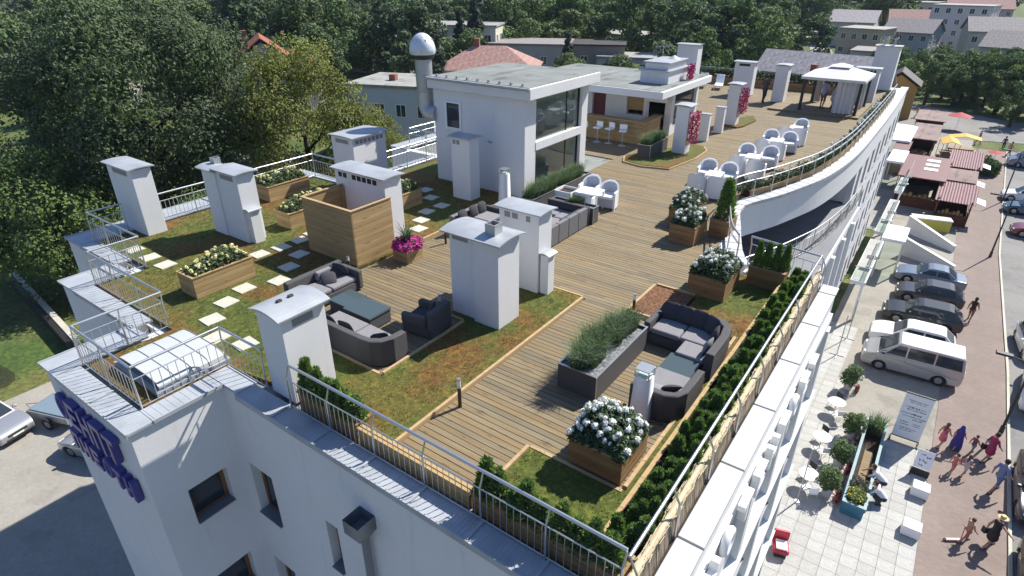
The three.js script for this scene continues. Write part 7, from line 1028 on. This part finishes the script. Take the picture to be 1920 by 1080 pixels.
  far.push([-26, -205, 11, 'ochre house by the far lane, left of the lane bend', [0.5, 0.42, 0.3], 'flat'], [-20, -178, 9, 'low pale shed beside the far lane', [0.5, 0.5, 0.48], 'flat'], [2, -215, 12, 'cream house in the middle of the top right group', [0.6, 0.56, 0.46], 'gable'], [-6, -240, 15, 'tall pale apartment house in the top right group', [0.6, 0.58, 0.58], 'flat'], [-34, -232, 13, 'white house left of the far lane', [0.6, 0.58, 0.54], 'gable'], [-20, -245, 12, 'brown-roofed house right of the far lane', [0.55, 0.48, 0.4], 'gable'], [6, -188, 9, 'small white cottage above the right wood', [0.62, 0.6, 0.58], 'gable'], [-110, -105, 16, 'grey flat block inside the left part of the wood', [0.45, 0.45, 0.46], 'flat'], [-98, -118, 15, 'pale long block inside the wood', [0.5, 0.48, 0.45], 'flat'], [-68, -140, 14, 'white block deep in the wood', [0.58, 0.57, 0.55], 'flat'], [-125, -66, 12, 'pale house left of the lilac house', [0.55, 0.52, 0.5], 'gable']);
  const fh = [9, 6, 10, 11, 10, 6.5, 6, 7, 9, 7, 4, 7, 12, 7, 7, 5.5, 8, 8, 8, 6.5], fr2 = [M.roofPale, M.roofGrey, M.roofGrey, M.roofPale, M.roofDark, M.roofGrey, M.roofGrey, M.roofPale, M.roofPink, M.roofPale, M.roofGrey, M.roofGrey, M.roofPale, M.roofAsh, M.roofPink, M.roofGrey, M.roofPale, M.roofGrey, M.roofPale, M.roofRed];
  far.forEach(([x, z, w, l, c, r], i) => house(l, x, z, (i % 3 - 1) * 0.2, { w, d: 11, h: fh[i], roof: r, rise: 3.2, rm: fr2[i], wall: c }));
}
// ================================================================ trees
{
  const tree = (label, x, z, geo, tg, s, turn, group, name = 'broadleaf_tree') => { const t = thing(name, label, 'tree', [x, 0, z], turn, group); const c = mesh('crown', geo, M.leaf, t); c.scale.set(s[0], s[1], s[2] ?? s[0]); c.userData.kind = 'stuff'; const k = mesh('trunk', tg, M.bark, t); k.scale.set(1, s[1], 1); return t; };
  const big = crown(3001, { r: 9.2, ry: 7.6, cy: 11.2, lobes: 110, fine: 0.8, n: 60000, leaf: 0.19, col: [0.066, 0.108, 0.030] });
  tree('huge dark green tree filling the upper left', -50.5, -21.6, big, trunkGeo(10, 0.5, 5, 5, 10, 31), [0.95, 1.05], 0.3);
  const yel = crown(3011, { r: 6.2, ry: 6.4, cy: 9.2, lobes: 85, fine: 0.85, n: 32000, leaf: 0.17, col: [0.19, 0.21, 0.03] });
  tree('yellow-green tree behind the left roof railing', -40.8, -28.9, yel, trunkGeo(9, 0.35, 4, 3.4, 9, 32), [0.82, 1.03], 1);
  tree('smaller yellow-green tree left of the white flat-roofed block', -42.5, -37.5, yel, trunkGeo(7, 0.3, 3, 3, 6, 33), [0.5, 0.62], 2);
  const bush = crown(3021, { r: 5.6, ry: 4.6, cy: 5.6, lobes: 75, fine: 0.85, n: 26000, leaf: 0.16, col: [0.12, 0.19, 0.03] });
  tree('bright green tree at the left edge beside the hotel', -48.6, -12.9, bush, trunkGeo(4, 0.3, 3, 2.5, 6, 34), [0.95, 1.0], 0);
  tree('bright green tree at the left edge behind the nearer one', -66, -24, bush, trunkGeo(4, 0.3, 3, 2.5, 6, 35), [0.95, 1.05], 1.4); tree('dark shaded tree between the left wall and the hotel corner', -36.5, -17.5, bush, trunkGeo(4, 0.3, 3, 2.5, 6, 36), [0.6, 0.8], 3); tree('green tree beyond the left lane cut by the picture edge', -80, -14, bush, trunkGeo(4, 0.3, 3, 2.5, 6, 36), [1.0, 1.2], 2.2);
  tree('green shrubby tree under the yellow-green tree', -35.5, -31.5, bush, trunkGeo(3, 0.2, 2, 2, 5, 37), [0.62, 0.75], 2.6);
  // shared forest kinds
  const K = [crown(3101, { r: 4.4, ry: 5.2, cy: 7.6, lobes: 26, n: 3300, leaf: 0.4, col: [0.085, 0.14, 0.034] }), crown(3102, { r: 5.0, ry: 4.8, cy: 7.2, lobes: 26, n: 3300, leaf: 0.42, col: [0.105, 0.175, 0.036] }), crown(3103, { r: 3.8, ry: 5.6, cy: 8.4, lobes: 24, n: 3000, leaf: 0.4, col: [0.068, 0.118, 0.038] }), crown(3104, { r: 4.6, ry: 4.6, cy: 6.6, lobes: 24, n: 3200, leaf: 0.4, col: [0.135, 0.19, 0.036] })];
  const fir = crown(3111, { r: 3.2, ry: 6.4, cy: 7.2, lobes: 40, n: 2600, leaf: 0.42, col: [0.026, 0.05, 0.022], cone: true });
  const tk = trunkGeo(5.5, 0.28, 3, 2.4, 4, 41); const names = ['dark green broadleaf tree', 'mid green broadleaf tree', 'tall dark pine-like tree', 'lighter green broadleaf tree'];
  const free = (x, z) => { for (const o of scene.children) if (o.name.startsWith('house') && Math.hypot(o.position.x - x, o.position.z - z) < 9.5) return false; return true; };
  const r = rng(555); let n = 0;
  const put = (x, z, k, s, where, group) => { n++; tree(`${names[k]} ${where}`, x, z, K[k], tk, [s * (0.85 + 0.3 * r()), s * (0.85 + 0.3 * r())], r() * 6.28, group + ', ' + names[k]); };
  // the wood across the back: azimuth measured left of the street axis
  for (let i = 0; i < 160; i++) { const az = -4 + 76 * ((i * 0.61803) % 1) + 2 * r(), d = 128 + 92 * Math.pow((i + r()) / 160, 1.1), a = az * Math.PI / 180, x = -Math.sin(a) * d, z = -Math.cos(a) * d; if (az < 13 && az > 8.5 && d > 128) continue; if (az < 8 && d < 205) continue; if (!free(x, z)) continue; put(x, z, Math.floor(r() * 4) % 4, 1.05 + 0.35 * r(), 'in the wood across the background', 'trees of the background wood'); }
  for (let i = 0; i < 70; i++) { const az = (i < 30 ? 2 + 18 * i / 30 : -8 + 86 * ((i * 0.61803) % 1)) + r(), d = (i < 30 ? 235 : 250) + 110 * r(), a = az * Math.PI / 180, x = -Math.sin(a) * d, z = -Math.cos(a) * d; if (free(x, z)) put(x, z, Math.floor(r() * 4) % 4, 1.2 + 0.4 * r(), 'on the skyline behind the wood', 'trees on the skyline'); }
  // nearer trees among the houses
  [[-92, -70, 0, 1.1], [-100, -62, 2, 1.2], [-74, -76, 2, 1.15], [-69, -84, 0, 1.1], [-78, -86, 1, 1.0], [-92, -88, 2, 1.2], [-52, -90, 1, 0.7], [-47, -96, 3, 0.75], [-56, -94, 3, 0.65], [-42, -92, 3, 0.6], [-38, -86, 1, 0.55], [-44, -64, 1, 0.62], [-88, -46, 1, 1.1], [-104, -50, 0, 1.2], [-98, -40, 2, 1.1], [-112, -34, 0, 1.2], [-128, -54, 1, 1.2], [-150, -68, 2, 1.3], [-160, -40, 0, 1.3], [-112, -70, 2, 1.25], [-122, -84, 0, 1.3], [-84, -28, 3, 0.95], [-72, -24, 1, 0.9], [-180, -50, 2, 1.3], [-150, -28, 3, 1.2], [-128, -26, 1, 1.1], [-34, -94, 0, 0.7], [-30, -98, 3, 0.6], [-36, -104, 1, 0.9], [-44, -108, 0, 0.85], [-30, -118, 1, 1.2], [-38, -126, 0, 1.25], [-24, -124, 2, 1.1]].forEach(([x, z, k, s]) => put(x, z, k, s, 'among the houses left of the wood', 'trees among the houses'));
  // right-hand wood
  for (let i = 0; i < 46; i++) { const u = (i * 0.61803) % 1, v = ((i * 0.7548) % 1), x = -7 + 34 * u, z = -126 - 62 * v; if (x < -4.5 && z > -150) continue; put(x + r(), z + r(), [0, 1, 3, 1, 0][i % 5], (z > -140 ? 0.62 : z > -160 ? 0.5 : 0.42) + 0.14 * r(), 'in the right-hand wood behind the square', 'trees of the right-hand wood'); }
  [[14, -116, 0, 0.62], [19, -112, 1, 0.66], [10, -122, 1, 0.62], [24, -106, 0, 0.7], [5, -128, 3, 0.6], [-1, -133, 1, 0.55], [-5, -131, 0, 0.6], [-9, -134, 1, 0.62], [-13, -128, 3, 0.6], [-3, -140, 0, 0.6], [-8, -145, 1, 0.62], [2, -138, 3, 0.58], [-13, -140, 0, 0.65], [-12, -152, 1, 0.6], [-6, -158, 3, 0.55], [-16, -134, 1, 0.62], [7, -118, 0, 0.5], [12, -128, 1, 0.6]].forEach(([x, z, k, s]) => put(x, z, k, s, 'overhanging the far square', 'trees at the square'));
  [[-73, -90, 1.25, 'dark fir standing in front of the cream block'], [-79, -93, 1.1, 'second dark fir beside the cream block'], [-66, -72, 0.95, 'dark fir behind the exhaust pipe'], [-96, -98, 1.3, 'dark fir at the edge of the background wood'], [-59, -99, 0.85, 'dark fir before the brownish block'], [-45, -112, 0.8, 'dark fir beside the pale low villa']].forEach(([x, z, s, l]) => { const t = thing('fir_tree', l, 'tree', [x, 0, z], r() * 6, 'dark firs'); const c = mesh('crown', fir, M.leaf, t); c.scale.setScalar(s); c.userData.kind = 'stuff'; mesh('trunk', tk, M.bark, t); });
  // scrub behind the roof and along the wall
  [[-33, -24, 0.5], [-32, -40, 0.5], [-38, -46, 0.55], [-30, -60, 0.5], [-34, -74, 0.6], [-28, -82, 0.5], [-24, -90, 0.5], [-26, -70, 0.45]].forEach(([x, z, s], i) => put(x, z, [3, 1, 0, 3][i % 4], s, 'close behind the hotel', 'small trees behind the hotel'));
}
scene.fog = new THREE.FogExp2(new THREE.Color().setRGB(0.55, 0.66, 0.80), 0.00012);
// ================================================================ draw
const renderer = new THREE.WebGLRenderer({ antialias: true });
renderer.shadowMap.enabled = true;
renderer.toneMapping = THREE.LinearToneMapping;
renderer.toneMappingExposure = EXPOSURE;
renderer.render(scene, camera);
